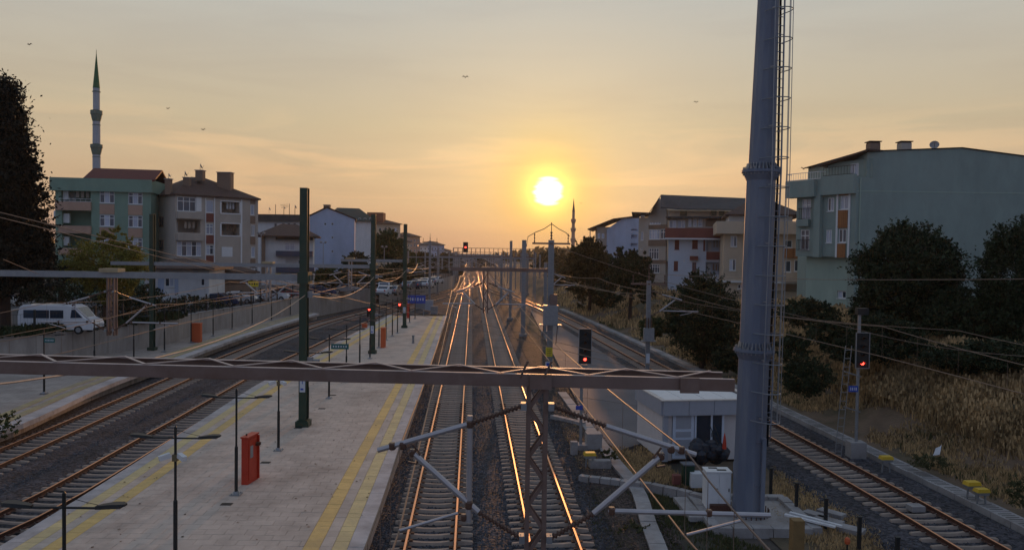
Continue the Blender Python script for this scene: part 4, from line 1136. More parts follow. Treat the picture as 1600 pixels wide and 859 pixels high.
# caged ladder on the right hand side, facing slightly to the viewer
ca_ = R(-60)
dirl = V((math.cos(ca_), math.sin(ca_), 0)); tl = V((-dirl.y, dirl.x, 0))
zL0 = At(1190, 655, tb.y).z
b = MB()
for s in (-.2, .2): b.tube([ax(z) + dirl * (rad(z) + .16) + tl * s for z in (zL0 - .6, 6, 12, 18, 24, 31)], .024, 5)
lad = b.build('ladder', m_tower, TW)
z = zL0; 
bb = MB()
while z < 26:
    c = ax(z) + dirl * (rad(z) + .16); bb.bar(c - tl * .2, c + tl * .2, .02); z += .3
bb.build('rungs', m_tower, lad, kind='stuff')
z = zL0; k = 0
while z < 26:
    b = MB(); c = ax(z) + dirl * (rad(z) + .16); pts = []
    for i in range(11):
        a = math.pi * 1.0 * i / 10; pts.append(c + tl * (-.36 * math.cos(a)) + dirl * (.45 * math.sin(a)))
    pts = [ax(z) + tl * (-.40) + dirl * (rad(z) * .6)] + pts + [ax(z) + tl * .40 + dirl * (rad(z) * .6)]
    b.tube(pts, .017, 4); b.build('cage_hoop', m_galv, lad)
    if k % 2 == 0:
        b = MB(); b.bar(ax(z + .1) + tl * .2 + dirl * rad(z), c + tl * .2 + V((0, 0, .1)), .05, .03); b.bar(ax(z + .1) - tl * .2 + dirl * rad(z), c - tl * .2 + V((0, 0, .1)), .05, .03); b.build('bracket', m_galv, lad)
    z += 1.0; k += 1
for a in (-.36, -.2, 0.0, .2, .36):
    rr = .45 * math.sqrt(max(0.0, 1 - (a / .37) ** 2))
    b = MB(); b.tube([ax(z) + dirl * (rad(z) + .16 + rr) + tl * a for z in (zL0, 6, 12, 18, 26)], .013, 4); b.build('cage_bar', m_galv, lad)
# bundle of cables behind the cage, and the lower duct
b = MB()
for i, s in enumerate((-.10, -.04, .02, .08, .13)): b.tube([ax(z) + V((.985, -.17, 0)) * (rad(z) + .06) + V((.17, .985, 0)) * (s + .12) for z in (zL0 - 1.0, 6, 12, 18, 25)], .022, 5)
b.build('cable_bundle', m_black, TW)
b = MB(); b.bar(ax(.1) + dirl * .62, ax(zL0 - .6) + dirl * .60, .13, .2); b.build('cable_duct', m_tower, TW)
b = MB()
for z in (1.2, 2.7, 3.6): b.bar(ax(z) + V((.05, -.56, 0)), ax(z) + V((.42, -.42, 0)), .04, .03)
b.build('step_bracket', m_tower, TW)
# its concrete footing
ft_ = thing('tower_footing', 'square of pale concrete blocks and slabs round the foot of the blue grey tower', 'footing', tb)
cx0, cy0 = tb.x + .1, tb.y + .3
for i in range(4):
    a = math.pi / 2 * i; dx, dy = math.cos(a), math.sin(a); nx, ny = -dy, dx
    for j in range(5):
        b = MB(); u = -1.45 + .66 * j; b.box((cx0 + dx * 1.65 + nx * u, cy0 + dy * 1.65 + ny * u, .0), (.63, .36, .36 + random.uniform(-.03, .03)), a + math.pi / 2 + random.gauss(0, .02)); b.build('block', m_conc_l, ft_)
b = MB(); b.box((cx0, cy0, -.1), (3.1, 3.1, .3)); b.build('pad', m_concrete, ft_)
b = MB()
for i in range(26):
    a = 2 * math.pi * i / 26; c = V((tb.x + math.cos(a) * .72, tb.y + .3 + math.sin(a) * .72, .05)); b.bar(c, c + V((0, 0, .22)), .03)
b.build('anchor_bolts', m_rust, ft_, kind='stuff')
for dx, dy, w, d, rz in ((2.25, -.1, .8, .4, -.9), (2.5, -.7, .9, .4, -.8), (2.9, .1, .9, .4, -.85), (-2.1, .4, .5, 2.2, .05), (2.9, -1.5, .8, .5, -.7)):
    b = MB(); b.box((cx0 + dx, cy0 + dy, .05), (w, d, .16), rz); b.build('slab', m_conc_l, ft_)
for k, (dx, dy, L_, rz) in enumerate(((1.6, -1.25, 1.7, -.75), (1.85, -1.1, 1.8, -.8))):
    b = MB(); b.box((cx0 + dx, cy0 + dy, .26), (L_, .13, .06), rz); tag(b.build('plank', m_white), ['pale plank lying on the tower footing, the left one of two', 'pale plank lying on the tower footing, the right one of two'][k], 'plank')
# white switch cabinet beside the tower
p = G(1126, 797, .1); t = thing('white_cabinet', 'white double switch cabinet standing against the foot of the tower', 'cabinet', p)
h = At(1110, 738, p.y).z - .1
b = MB(); b.box((p.x - .08, p.y + .3, .1 + h / 2), (.86, .6, h)); bd = b.build('body', m_white, t)
b = MB(); b.box((p.x - .08, p.y + .3, .1 + h + .02), (.92, .66, .04)); ld = b.build('lid', m_white, t)
b = MB(); b.box((p.x - .2, p.y + .45, .1 + h + .05), (.3, .1, .02)); b.box((p.x + .05, p.y + .2, .1 + h + .05), (.32, .12, .02)); b.build('vent', m_black, ld)
for s in (-.29, .13):
    b = MB(); b.box((p.x - .08 + s + .08, p.y - .01, .1 + h * .52), (.40, .025, h * .9)); dd = b.build('door', m_white, t)
    b = MB(); b.box((p.x - .08 + s + .22, p.y - .03, .1 + h * .55), (.03, .03, .12)); b.build('handle', m_black, dd)
b = MB(); b.box((p.x - .05, p.y - .12, .24), (.7, .24, .22)); tag(b.build('rusty_trough', m_rust), 'rusty brown box in front of the white cabinet', 'box')
b = MB(); b.box((p.x + .62, p.y + .15, 1.0), (.22, .4, 1.5)); tag(b.build('meter_box', m_tower), 'slim blue grey box fixed between the white cabinet and the tower', 'box')

# ================================================================ HUT
hl, hr = G(1036, 719, .05), G(1152, 716, .05); hb = G(1004, 694, .05)
u = (hr - hl); u.z = 0; Lh = 4.3; u.normalize(); dv = V((hb.x - hl.x, hb.y - hl.y, 0)); Ld = 3.8; dv = V((-u.y, u.x, 0))
H = thing('service_hut', 'small white panelled service hut with framed roof beside the tower', 'hut', hl)
hz = At(1045, 626, hl.y).z
P = lambda x, y, z: hl + u * x + dv * y + V((0, 0, z - hl.z))
def hbox(x0, x1, y0, y1, z0, z1): return [P(x0, y0, z0), P(x1, y0, z0), P(x1, y1, z0), P(x0, y1, z0), P(x0, y0, z1), P(x1, y0, z1), P(x1, y1, z1), P(x0, y1, z1)]
m_hut = wallm('hut cream wall', (0.66, 0.61, 0.59))
b = MB()
for q in ((0, .12, 0, Ld), (Lh - .12, Lh, 0, Ld)): b.hexa(hbox(q[0], q[1], q[2], q[3], 0, hz - .62))
b.hexa(hbox(.12, Lh - .12, Ld - .12, Ld, 0, hz - .62)); b.hexa(hbox(.12, .42, .12, .24, 0, hz - .62)); b.hexa(hbox(2.85, Lh - .12, .12, .24, 0, hz - .62)); b.hexa(hbox(.42, 2.85, .12, .24, 2.25, hz - .62)); b.hexa(hbox(.12, Lh - .12, .24, Ld - .12, 0, .1))
b.build('wall', m_hut, H)
b = MB(); b.hexa(hbox(-.03, .2, -.04, .12, 0, hz - .62)); b.build('corner_panel', m_panel, H)
b = MB(); b.hexa(hbox(Lh - .16, Lh + .03, -.04, .12, 0, hz - .62)); b.build('corner_panel', m_panel, H)
x = -.06
while x < Lh:
    b = MB(); b.hexa(hbox(x + .01, min(x + 1.16, Lh + .06) - .01, -.14, -.02, hz - .64, hz)); b.build('fascia_panel', m_panel, H); x += 1.16
y = -.02
while y < Ld:
    b = MB(); b.hexa(hbox(-.14, -.02, y + .01, min(y + 1.2, Ld) - .01, hz - .64, hz)); b.build('fascia_panel', m_panel, H); y += 1.2
b = MB(); b.hexa(hbox(-.02, Lh, -.02, Ld, hz - .6, hz - .16)); rf = b.build('roof', m_white, H)
b = MB()
for q in ((-.16, Lh + .1, -.18, .05), (-.16, Lh + .1, Ld - .2, Ld), (-.16, .06, .052, Ld - .202), (Lh - .12, Lh + .1, .052, Ld - .202)): b.hexa(hbox(*q, hz + .002, hz + .05))
b.build('roof_frame', mat('sand white trim', (.62, .56, .50), .6), rf)
for i in range(4):
    b = MB(); x0 = .08 + i * (Lh - .2) / 4; b.hexa(hbox(x0, x0 + (Lh - .2) / 4 - .03, .07, Ld - .22, hz - .15, hz - .06)); b.build('roof_panel', m_white, rf)
# door with two leaves
m_fr = mat('pale blue door frame', (.62, .68, .78), .5, var=.06)
dt = MB(); dt.hexa(hbox(.44, 1.42, .06, .11, .1, 2.22)); d1 = dt.build('door', m_fr, H)
for z0, z1 in ((.25, .95), (1.05, 1.3), (1.42, 2.05)):
    b = MB(); b.hexa(hbox(.58, 1.28, .045, .058, z0, z1)); b.build('door_panel', m_panel, d1)
b = MB()
for q in ((1.45, 1.53, .1, 2.25), (2.20, 2.28, .1, 2.25), (2.72, 2.82, .1, 2.25)): b.hexa(hbox(q[0], q[1], .04, .12, q[2], q[3]))
for q in ((1.531, 2.199, 2.1, 2.25), (2.281, 2.719, 2.1, 2.25), (1.531, 2.199, .1, .3), (2.281, 2.719, .1, .3)): b.hexa(hbox(q[0], q[1], .05, .11, q[2], q[3]))
w = b.build('glazed_door', m_fr, H)
for q in ((1.531, 2.199), (2.281, 2.719)):
    b = MB(); b.hexa(hbox(q[0], q[1], .08, .1, .3, 2.1)); b.build('pane', m_glass, w)
b = MB(); b.box(P(2.24, .02, 1.15), (.03, .05, .2)); b.build('handle', m_black, w)
# odds and ends before the hut
def smallbox(name, px, py, s, m, label, cat, z0=.03, rz=0, taper=1.0):
    p = G(px, py, z0); b = MB(); b.box((p.x, p.y + s[1] / 2, z0 + s[2] / 2), s, rz, taper=taper); o = b.build(name, m); ROOT[o.name] = V((0, 0, 0)); return tag(o, label, cat), p
o, p = smallbox('waste_bin', 1076, 758, (.38, .4, .78), mat('dark green plastic', (.02, .05, .03), .5), 'dark green wheeled bin in front of the hut', 'bin', taper=1.15)
b = MB(); b.box((p.x, p.y + .2, .84), (.5, .5, .05), .1); b.build('lid', mat('grey lid', (.12, .13, .15), .5), o)
smallbox('plastic_crate', 1058, 757, (.3, .3, .36), m_w_maroon, 'red brown crate left of the green bin', 'crate')
smallbox('white_bench', 1100, 762, (1.0, .5, .55), m_white, 'low white block behind the white cabinet, right of the green bin', 'block')
random.seed(5)
b = MB(); p = G(1108, 735, .1)
for i in range(26):
    c = p + V((random.uniform(-.7, .7), random.uniform(-.3, .6), .45 + random.uniform(0, .55))); r = random.uniform(.18, .34); n_ = 7; prof = [(r * math.sin(math.pi * (k + .2) / 5.4) * random.uniform(.85, 1.1), -r * math.cos(math.pi * (k + .2) / 5.4)) for k in range(6)]; b.lathe(prof, 8, c)
tag(b.build('tarpaulin_heap', mat('dark tarpaulin', (.02, .024, .035), .6, var=.3, bump=.6, bscale=6)), 'dark heap of bags and tarpaulin piled before the glazed door of the hut', 'heap')
p = G(1131, 738, .1); b = MB(); b.lathe([(.09, 1.0), (.08, 1.2), (.045, 1.5), (.012, 1.65)], 8, p); o = b.build('folded_parasol', m_red); tag(o, 'folded red parasol sticking up from the dark heap', 'parasol')
p = G(1118, 735, .1); b = MB()
for s in (0, .18): b.tube([p + V((.2 + s, .1, .8)), p + V((-.25 + s, .15, 1.9))], .02, 5)
for k in range(4): b.tube([p + V((.2 - .1 * k, .12, .9 + .24 * k)), p + V((.38 - .1 * k, .12, .9 + .24 * k))], .015, 5)
tag(b.build('clothes_rack', m_black), 'thin dark folding rack leaning over the heap before the hut', 'rack')
# yellow junction boxes on legs
def yellow_box(px, py, label, z0=0.05, s=1.0):
    p = G(px, py, z0); t = thing('junction_box', label, 'junction box', p, 'yellow capped track junction boxes')
    b = MB(); b.box((p.x, p.y, p.z + .62 * s), (.52 * s, .34 * s, .13 * s), .1, taper=.86); b.build('cap', m_yellow, t)
    b = MB(); b.box((p.x, p.y, p.z + .50 * s), (.46 * s, .30 * s, .10 * s), .1); b.build('body', m_galv, t)
    for sx in (-.17, .17):
        b = MB(); b.bar((p.x + sx * s, p.y, p.z - .1), (p.x + sx * s * .8, p.y, p.z + .46 * s), .05); b.build('leg', m_galv, t)
yellow_box(921, 731, 'yellow capped junction box on two legs beside the yard path, left of the hut')
yellow_box(1384, 737, 'single yellow capped junction box at the foot of the dry grass slope')
yellow_box(1518, 781, 'left one of a pair of yellow capped boxes below the dry grass', s=1.05)
yellow_box(1533, 790, 'right one of a pair of yellow capped boxes below the dry grass', s=.95)
for px, py, s, lab in ((928, 703, (.7, .6, .75), 'grey concrete block by the signal post beside the yard path'), (897, 711, (.3, .3, .6), 'narrow leaning concrete stub left of the signal post'), (938, 733, (.9, .4, .35), 'pair of low concrete blocks under the bush by the path'), (1435, 800, (.5, .4, .2), 'flat concrete cover beside the right track')):
    smallbox('concrete_block', px, py, s, m_conc_l, lab, 'block', rz=.1)
b = MB(); p = G(1244, 875, .0); b.box((p.x, p.y, .6), (.34, .34, 1.3)); o = b.build('timber_post', mat('brown timber', (.24, .15, .06), .8)); tag(o, 'thick brown yellow timber post at the bottom edge near the tower', 'post')
p = G(1323, 880, 0); t = thing('marker_lamp', 'small orange red marker lamp on a short post at the bottom edge', 'lamp', p); b = MB(); b.tube([p, p + V((0, 0, .6))], .03, 6); b.build('post', m_black, t); b = MB(); b.lathe([(.07, .6), (.09, .68), (.07, .76), (.02, .8)], 8, p); b.build('cap', m_orange, t)
pf = ['first low black fence post right of the tower', 'second low black fence post right of the tower', 'third low black fence post right of the tower', 'fourth low black fence post right of the tower', 'fifth low black fence post, at the bottom edge']
for (px, py), lab in zip(((1204, 772), (1244, 798), (1289.6, 825), (1342, 857), (1401, 893)), pf):
    p = G(px, py, 0); b = MB(); b.box((p.x, p.y, .5), (.10, .10, 1.0)); b.box((p.x, p.y, 1.01), (.12, .12, .04)); tag(b.build('fence_post', m_black), lab, 'post', 'low black posts between tower and track')
p = G(1462, 704, .9); b = MB(); b.poly([(p.x - .1, p.y, .7), (p.x + .15, p.y - .05, .75), (p.x + .3, p.y + .1, 1.1), (p.x + .05, p.y + .1, 1.0)]); b.prism([(p.x - .1, p.y, .72), (p.x + .15, p.y - .05, .77), (p.x + .3, p.y + .1, 1.12)], (0, .02, .01)); tag(b.build('plastic_bag', m_white), 'scrap of white plastic caught on the dry grass slope', 'litter')

# ================================================================ BUILDINGS
class Facade:
    """vertical plane through two ground points; u runs along it, n points inwards"""
    def __init__(s, A, B, par):
        s.A = V((A[0], A[1], 0)); s.B = V((B[0], B[1], 0)); s.d = (s.B - s.A); s.L = s.d.length; s.d.normalize(); s.n = V((-s.d.y, s.d.x, 0)); s.par = par
    def uz(s, px, py):
        r = ray(px, py); o = V((0, 0, CAMZ)); t = (s.A - V((0, 0, 0))).dot(s.n) / r.dot(s.n)
        p = o + r * t; return (p - s.A).dot(s.d), p.z
    def P(s, u, z, n=0.0): return s.A + s.d * u + s.n * n + V((0, 0, z))
    def rect(s, x0, y0, x1, y1):
        u0 = s.uz(x0, (y0 + y1) / 2)[0]; u1 = s.uz(x1, (y0 + y1) / 2)[0]; z1 = s.uz((x0 + x1) / 2, y0)[1]; z0 = s.uz((x0 + x1) / 2, y1)[1]
        return u0, z0, u1, z1
    def box(s, mb, u0, z0, u1, z1, n0, n1, mi=0):
        mb.hexa([s.P(u0, z0, n0), s.P(u1, z0, n0), s.P(u1, z0, n1), s.P(u0, z0, n1), s.P(u0, z1, n0), s.P(u1, z1, n0), s.P(u1, z1, n1), s.P(u0, z1, n1)], mi)
    def wall(s, mb, u0, u1, z0, z1, holes):
        hs = [(max(u0, h[0]), max(z0, h[1]), min(u1, h[2]), min(z1, h[3]), h[4]) for h in holes if h[2] > u0 and h[0] < u1]
        us = sorted({u0, u1, *[h[0] for h in hs], *[h[2] for h in hs]}); zs = sorted({z0, z1, *[h[1] for h in hs], *[h[3] for h in hs]})
        for a, b in zip(us, us[1:]):
            for c, d in zip(zs, zs[1:]):
                if b - a < 1e-4 or d - c < 1e-4: continue
                m, k = (a + b) / 2, (c + d) / 2
                if any(h[0] < m < h[2] and h[1] < k < h[3] for h in hs): continue
                mb.poly([s.P(a, c), s.P(b, c), s.P(b, d), s.P(a, d)])
        for a, c, b, d, dp in hs:
            q0, q1, q2, q3 = s.P(a, c), s.P(b, c), s.P(b, d), s.P(a, d); r0, r1, r2, r3 = s.P(a, c, dp), s.P(b, c, dp), s.P(b, d, dp), s.P(a, d, dp)
            mb.poly([q0, q1, r1, r0]); mb.poly([q1, q2, r2, r1]); mb.poly([q2, q3, r3, r2]); mb.poly([q3, q0, r0, r3]); mb.poly([r0, r1, r2, r3])
    def window(s, r, cols=2, trans=True, glass=None, frame=None, dp=.14, name='window', fw=.09, sill=True):
        u0, z0, u1, z1 = r; b = MB(); n0, n1 = dp - .10, dp - .03
        fr = frame or m_white
        s.box(b, u0 + .004, z0 + .004, u0 + fw, z1 - .004, n0, n1); s.box(b, u1 - fw, z0 + .004, u1 - .004, z1 - .004, n0, n1)
        s.box(b, u0 + fw, z0 + .004, u1 - fw, z0 + fw, n0, n1); s.box(b, u0 + fw, z1 - fw, u1 - fw, z1 - .004, n0, n1)
        for i in range(1, cols):
            u = u0 + (u1 - u0) * i / cols; s.box(b, u - fw / 2, z0 + fw, u + fw / 2, z1 - fw, n0 + .004, n1)
        if trans:
            z = z0 + (z1 - z0) * .70
            for i in range(cols):
                a = u0 + (u1 - u0) * i / cols + (fw if i == 0 else fw / 2); c = u0 + (u1 - u0) * (i + 1) / cols - (fw if i == cols - 1 else fw / 2)
                s.box(b, a, z - fw / 2, c, z + fw / 2, n0 + .01, n1)
        if sill: s.box(b, u0 - .06, z0 - .07, u1 + .06, z0 - .004, -.07, .02)
        w = b.build(name, fr, s.par)
        for i in range(cols):
            a = u0 + (u1 - u0) * i / cols; c = u0 + (u1 - u0) * (i + 1) / cols
            b = MB(); s.box(b, a + .02, z0 + .02, c - .02, z1 - .02, dp - .045, dp - .035)
            g = glass if glass and not isinstance(glass, list) else (glass[i % len(glass)] if glass else random.choice([m_glass, m_glass, m_curt]))
            b.build('pane', g, w)
        return w
    def slab(s, r, m, name='panel', n0=-.04, n1=.02, label=None):
        b = MB(); s.box(b, r[0], r[1], r[2], r[3], n0, n1); return b.build(name, m, s.par, label=label)
    def railing(s, r, m, n=-.5, k=10, name='railing', wrap=True):
        u0, z0, u1, z1 = r; b = MB()
        for z in (z0 + .05, z1): b.bar(s.P(u0, z, n), s.P(u1, z, n), .05)
        for i in range(k + 1):
            u = u0 + (u1 - u0) * i / k; b.bar(s.P(u, z0, n), s.P(u, z1, n), .025)
        if wrap:
            for u in (u0, u1): b.bar(s.P(u, z1, n), s.P(u, z1, 0), .05)
        return b.build(name, m, s.par)
def gable_roof(mb, c, ze, zr, over=.4, th=.22, axis=0):
    """c: 4 footprint corners ccw; ridge along edge direction axis (0: c0-c1, 1: c1-c2)"""
    c = [V((p[0], p[1], 0)) for p in c]
    if axis: c = c[1:] + c[:1]
    m = sum(c, V()) / 4
    c = [p + (p - m).normalized() * over * 1.4 for p in c]
    r0, r1 = (c[0] + c[3]) / 2, (c[1] + c[2]) / 2
    Z = V((0, 0, 1))
    for e0, e1, ra, rb in ((c[0], c[1], r0, r1), (c[2], c[3], r1, r0)):
        P = [e0 + Z * ze, e1 + Z * ze, rb + Z * zr, ra + Z * zr]
        mb.hexa([p - Z * th for p in P] + P)
def hip_roof(mb, c, ze, zr, over=.5, th=.2, rid=.35, axis=0):
    c = [V((p[0], p[1], 0)) for p in c]
    if axis: c = c[1:] + c[:1]
    m = sum(c, V()) / 4; c = [p + (p - m).normalized() * over * 1.4 for p in c]
    a, b_ = (c[0] + c[3]) / 2, (c[1] + c[2]) / 2; r0, r1 = a.lerp(b_, rid), b_.lerp(a, rid); Z = V((0, 0, 1))
    k = len(mb.v); mb.v += [tuple(p + Z * (ze - th)) for p in c] + [tuple(p + Z * ze) for p in c] + [tuple(r0 + Z * zr), tuple(r1 + Z * zr)]
    for f in ((3, 2, 1, 0), (0, 1, 5, 4), (1, 2, 6, 5), (2, 3, 7, 6), (3, 0, 4, 7), (4, 5, 9, 8), (6, 7, 8, 9), (5, 6, 9), (7, 4, 8)): mb.f.append(tuple(k + i for i in f)); mb.mi.append(0)
def Zm(ox, oy, s): return lambda *r: tuple((v / s + (ox if i % 2 == 0 else oy)) for i, v in enumerate(r))
class House:
    def __init__(s, label, pa, da, pb, db, depth, zb, zt, wall, name='apartment_building', cat='building', group=None, flat=True, shear=0.0):
        A, B = At(pa, 400, da), At(pb, 400, db); A.z = B.z = 0
        s.A, s.B = A, B; s.zb, s.zt = zb, zt; s.t = thing(name, label, cat, (A.x, A.y, zb), group)
        s.F = Facade(A, B, s.t); s.holes = []; s.side = {}; n = s.F.n
        s.D, s.C = A + n * depth + s.F.d * shear, B + n * depth + s.F.d * shear; s.wm = wall
        s.L = Facade(s.D, A, s.t); s.Rt = Facade(B, s.C, s.t); s.Bk = Facade(s.C, s.D, s.t); s.hL, s.hR = [], []; s.flat = flat
    def fin(s):
        b = MB()
        s.F.wall(b, 0, s.F.L, s.zb, s.zt, s.holes); s.L.wall(b, 0, s.L.L, s.zb, s.zt, s.hL); s.Rt.wall(b, 0, s.Rt.L, s.zb, s.zt, s.hR); s.Bk.wall(b, 0, s.Bk.L, s.zb, s.zt, [])
        b.poly([p + V((0, 0, s.zt - .01)) for p in (s.A, s.B, s.C, s.D)])
        s.wall_o = b.build('wall', s.wm, s.t); return s
    @property
    def fp(s): return [s.A, s.B, s.C, s.D]
    def win(s, r, f=None, **k):
        f = f or s.F; q = f.rect(*r); dp = k.get('dp', .14)
        (s.holes if f is s.F else s.hL if f is s.L else s.hR).append((*q, dp)); return f.window(q, **k)
    def loggia(s, r, f=None, dp=2.1, m=None, clutter=True):
        f = f or s.F; q = f.rect(*r); (s.holes if f is s.F else s.hL if f is s.L else s.hR).append((*q, dp))
        if clutter:
            b = MB(); w = q[2] - q[0]
            f.box(b, q[0] + w * .08, q[1] + .02, q[0] + w * .30, q[1] + (q[3] - q[1]) * .82, dp - .08, dp - .01); b.build('balcony_door', m_white, s.t)
            b = MB()
            for i in range(3):
                u = q[0] + w * (.42 + .17 * i); f.box(b, u, q[1] + .6, u + w * .11, q[1] + 1.5, dp * .4, dp * .4 + .03)
            b.build('hanging_laundry', random.choice([m_whiteb, m_w_beige, m_w_brown]), s.t, kind='stuff')
        return q
random.seed(11)
# ---- green house with salmon panels (left)
zz = Zm(0, 240, 5.367)
zt = At(86, 297, 98).z
H1 = House('green apartment house with salmon panels and dark red roof under the tall minaret', 86.6, 98, 235.7, 100, 11, SZ, zt, m_w_green)
for r in ((835, 310, 960, 415), (835, 512, 960, 610), (1075, 325, 1195, 425), (1075, 520, 1195, 618), (1075, 708, 1195, 800), (835, 705, 960, 800)): H1.win(zz(*r), cols=3, glass=[m_glass, m_curt, m_glass])
for r in ((510, 296, 760, 405), (518, 480, 765, 605), (520, 672, 765, 790)): H1.loggia(zz(*r), clutter=(r[1] == 296))
for i, r in enumerate(((518, 500, 568, 580), (515, 695, 565, 770), (515, 310, 560, 385))):
    q = H1.F.rect(*zz(*r)); b = MB(); H1.F.box(b, *q, .5, .9); b.build('cupboard', m_white, H1.t)
H1.fin()
for r in ((835, 425, 960, 508), (1075, 434, 1195, 516), (1075, 627, 1195, 704), (835, 620, 960, 700)): H1.F.slab(H1.F.rect(*zz(*r)), m_w_salmon)
for r in ((470, 405, 768, 476), (500, 605, 768, 668), (500, 792, 768, 850)): H1.F.slab(H1.F.rect(*zz(*r)), m_w_salmon, 'balcony_parapet', -.35, -.02)
H1.F.railing(H1.F.rect(*zz(500, 380, 768, 405)), m_white, n=-.2, k=6)
b = MB(); q = H1.F.rect(*zz(440, 212, 1272, 308)); H1.F.box(b, q[0] - .2, H1.zt - .05, H1.F.L + .25, H1.zt + 1.6, -.45, 11.3); b.build('roof_band', m_w_green, H1.t)
b = MB(); c = [H1.F.P(u, 0, n) for u, n in ((3.6, -.3), (H1.F.L + .4, -.3), (H1.F.L + .4, 7), (3.6, 7))]
gable_roof(b, c, H1.zt + 1.62, H1.zt + 3.25, over=.15); b.build('roof', m_roof_red, H1.t)
b = MB(); b.prism([H1.F.P(3.8, H1.zt + 1.6, 0), H1.F.P(3.8, H1.zt + 1.6, 6.8), H1.F.P(3.8, H1.zt + 2.9, 3.4)], H1.F.d * .2); b.build('gable', m_w_white, H1.t)
for u in (1.2,):
    b = MB(); b.box(H1.F.P(-.12, H1.zt - 3, .6), (.3, .6, .8)); b.build('vent_box', m_white, H1.t)
# ---- beige-grey house with hipped brown roof
zz = Zm(220, 260, 5.367)
zt = At(275, 305, 100).z
H2 = House('beige grey apartment house with brown tiled hip roof, enclosed balcony and satellite dishes', 274, 100, 403, 108, 12.5, SZ, zt, m_w_beige, shear=-0.4)
H2.win(zz(306, 256, 462, 378), cols=3, glass=m_glass, sill=True); H2.F.slab(H2.F.rect(*zz(464, 256, 508, 378)), m_white, 'blank_panel', -.05, .0)
H2.win(zz(546, 284, 610, 388), cols=1, trans=False, glass=m_curt); H2.win(zz(547, 480, 610, 570), cols=2, glass=m_curt); H2.win(zz(547, 660, 612, 740), cols=2)
H2.win(zz(302, 628, 508, 752), cols=5, glass=[m_curt, m_glass, m_curt, m_glass, m_curt])
H2.win(zz(920, 322, 952, 408), cols=1, trans=False, glass=m_curt); H2.win(zz(925, 490, 955, 582), cols=2, trans=False); H2.win(zz(925, 674, 960, 762), cols=1, trans=False, glass=m_curt)
H2.win(zz(925, 845, 985, 900), cols=2)
for r in ((678, 298, 826, 392), (678, 482, 828, 578), (302, 448, 500, 556)): H2.loggia(zz(*r))
H2.F.slab(H2.F.rect(*zz(678, 675, 768, 758)), m_white, 'roller_shutter', -.05, .0)
for r in ((262, 250, 275, 400),): pass
H2.fin()
for r in ((668, 290, 836, 297), (668, 393, 836, 402), (668, 474, 836, 481), (668, 579, 836, 588), (540, 262, 546, 820), (613, 262, 622, 820), (838, 272, 850, 860), (664, 297, 676, 393), (828, 297, 838, 393), (664, 482, 676, 579), (829, 482, 838, 579)):
    H2.F.slab(H2.F.rect(*zz(*r)), m_white, 'trim', -.05, .0)
for r in ((547, 394, 611, 466), (547, 577, 611, 648), (547, 748, 611, 805)): H2.F.slab(H2.F.rect(*zz(*r)), m_w_maroon)
for r in ((918, 415, 960, 480), (918, 590, 960, 655), (918, 775, 960, 850), (918, 280, 960, 314)): H2.F.slab(H2.F.rect(*zz(*r)), m_w_brown)
H2.F.slab(H2.F.rect(*zz(296, 382, 512, 440)), m_w_beige, 'balcony_parapet', -.6, -.02); H2.F.slab(H2.F.rect(*zz(296, 566, 512, 622)), m_w_beige, 'balcony_parapet', -.6, -.02)
for (u0, u1) in ((1.5, 3.2), (4.2, 5.6), (7.4, 8.8)):
    for k in range(3):
        r = (u0, SZ + 3 + 3.1 * k, u1, SZ + 4.4 + 3.1 * k); H2.L.slab(r, m_w_brown, 'side_panel', -.03, .01)
        b = MB(); H2.L.box(b, u0 + .2, r[1] + .1, u1 - .2, r[3] - .1, -.06, -.031); b.build('side_window', m_glass, H2.t)
b = MB(); hip_roof(b, H2.fp, H2.zt + .2, H2.zt + 3.1, over=.3, rid=.42); rf = b.build('roof', m_roof_brn, H2.t)
def chimney(h, u, n, z0, z1, w=.9, d=.9, m=None, capm=None):
    b = MB(); b.box(h.F.P(u, (z0 + z1) / 2, n), (w, d, z1 - z0)); c = b.build('chimney', m or m_w_brown, h.t)
    b = MB(); b.box(h.F.P(u, z1 + .05, n), (w + .2, d + .2, .1)); b.build('chimney_cap', capm or m_conc_l, c)
def dish(par, p, r=.45, az=0.4, m=None):
    b = MB(); p = V(p); f = V((math.sin(az), -math.cos(az), .45)).normalized(); a = f.cross(V((0, 0, 1))).normalized(); u = a.cross(f); k = len(b.v)
    b.v.append(tuple(p)); N = 14
    for j in (1, 2):
        for i in range(N):
            t = 2 * math.pi * i / N; b.v.append(tuple(p + (a * math.cos(t) + u * math.sin(t)) * r * j / 2 + f * (.05 * j * j * r / .45)))
    for i in range(N): b.f.append((k, k + 1 + i, k + 1 + (i + 1) % N)); b.mi.append(0)
    for i in range(N): b.f.append((k + 1 + i, k + 1 + N + i, k + 1 + N + (i + 1) % N, k + 1 + (i + 1) % N)); b.mi.append(0)
    o = b.build('satellite_dish', m or m_galv, par)
    b = MB(); b.tube([p - V((0, 0, r + .5)), p - f * .05], .03, 5); b.tube([p - u * r * .8 + f * .1, p + f * r * 1.2], .015, 4); b.build('dish_mount', m_black, o)
chimney(H2, 8.0, 3.0, H2.zt + .8, H2.zt + 3.7, 1.9, 1.2); chimney(H2, -.3, 1.5, H2.zt + .1, H2.zt + 2.1, .7, .7); chimney(H2, 4.9, 4.0, H2.zt + 2.4, H2.zt + 3.8, 1.0, 1.0); chimney(H2, 2.7, 3.0, H2.zt + 1, H2.zt + 2.6, .8, .8)
dish(H2.t, H2.F.P(4.9, H2.zt + 4.4, 4), .42, az=1.9); dish(H2.t, H2.F.P(2.4, H2.zt + 3.1, 3), .40, az=2.0); dish(H2.t, H2.F.P(-.3, H2.zt + 2.6, 1.5), .3, az=1.8)
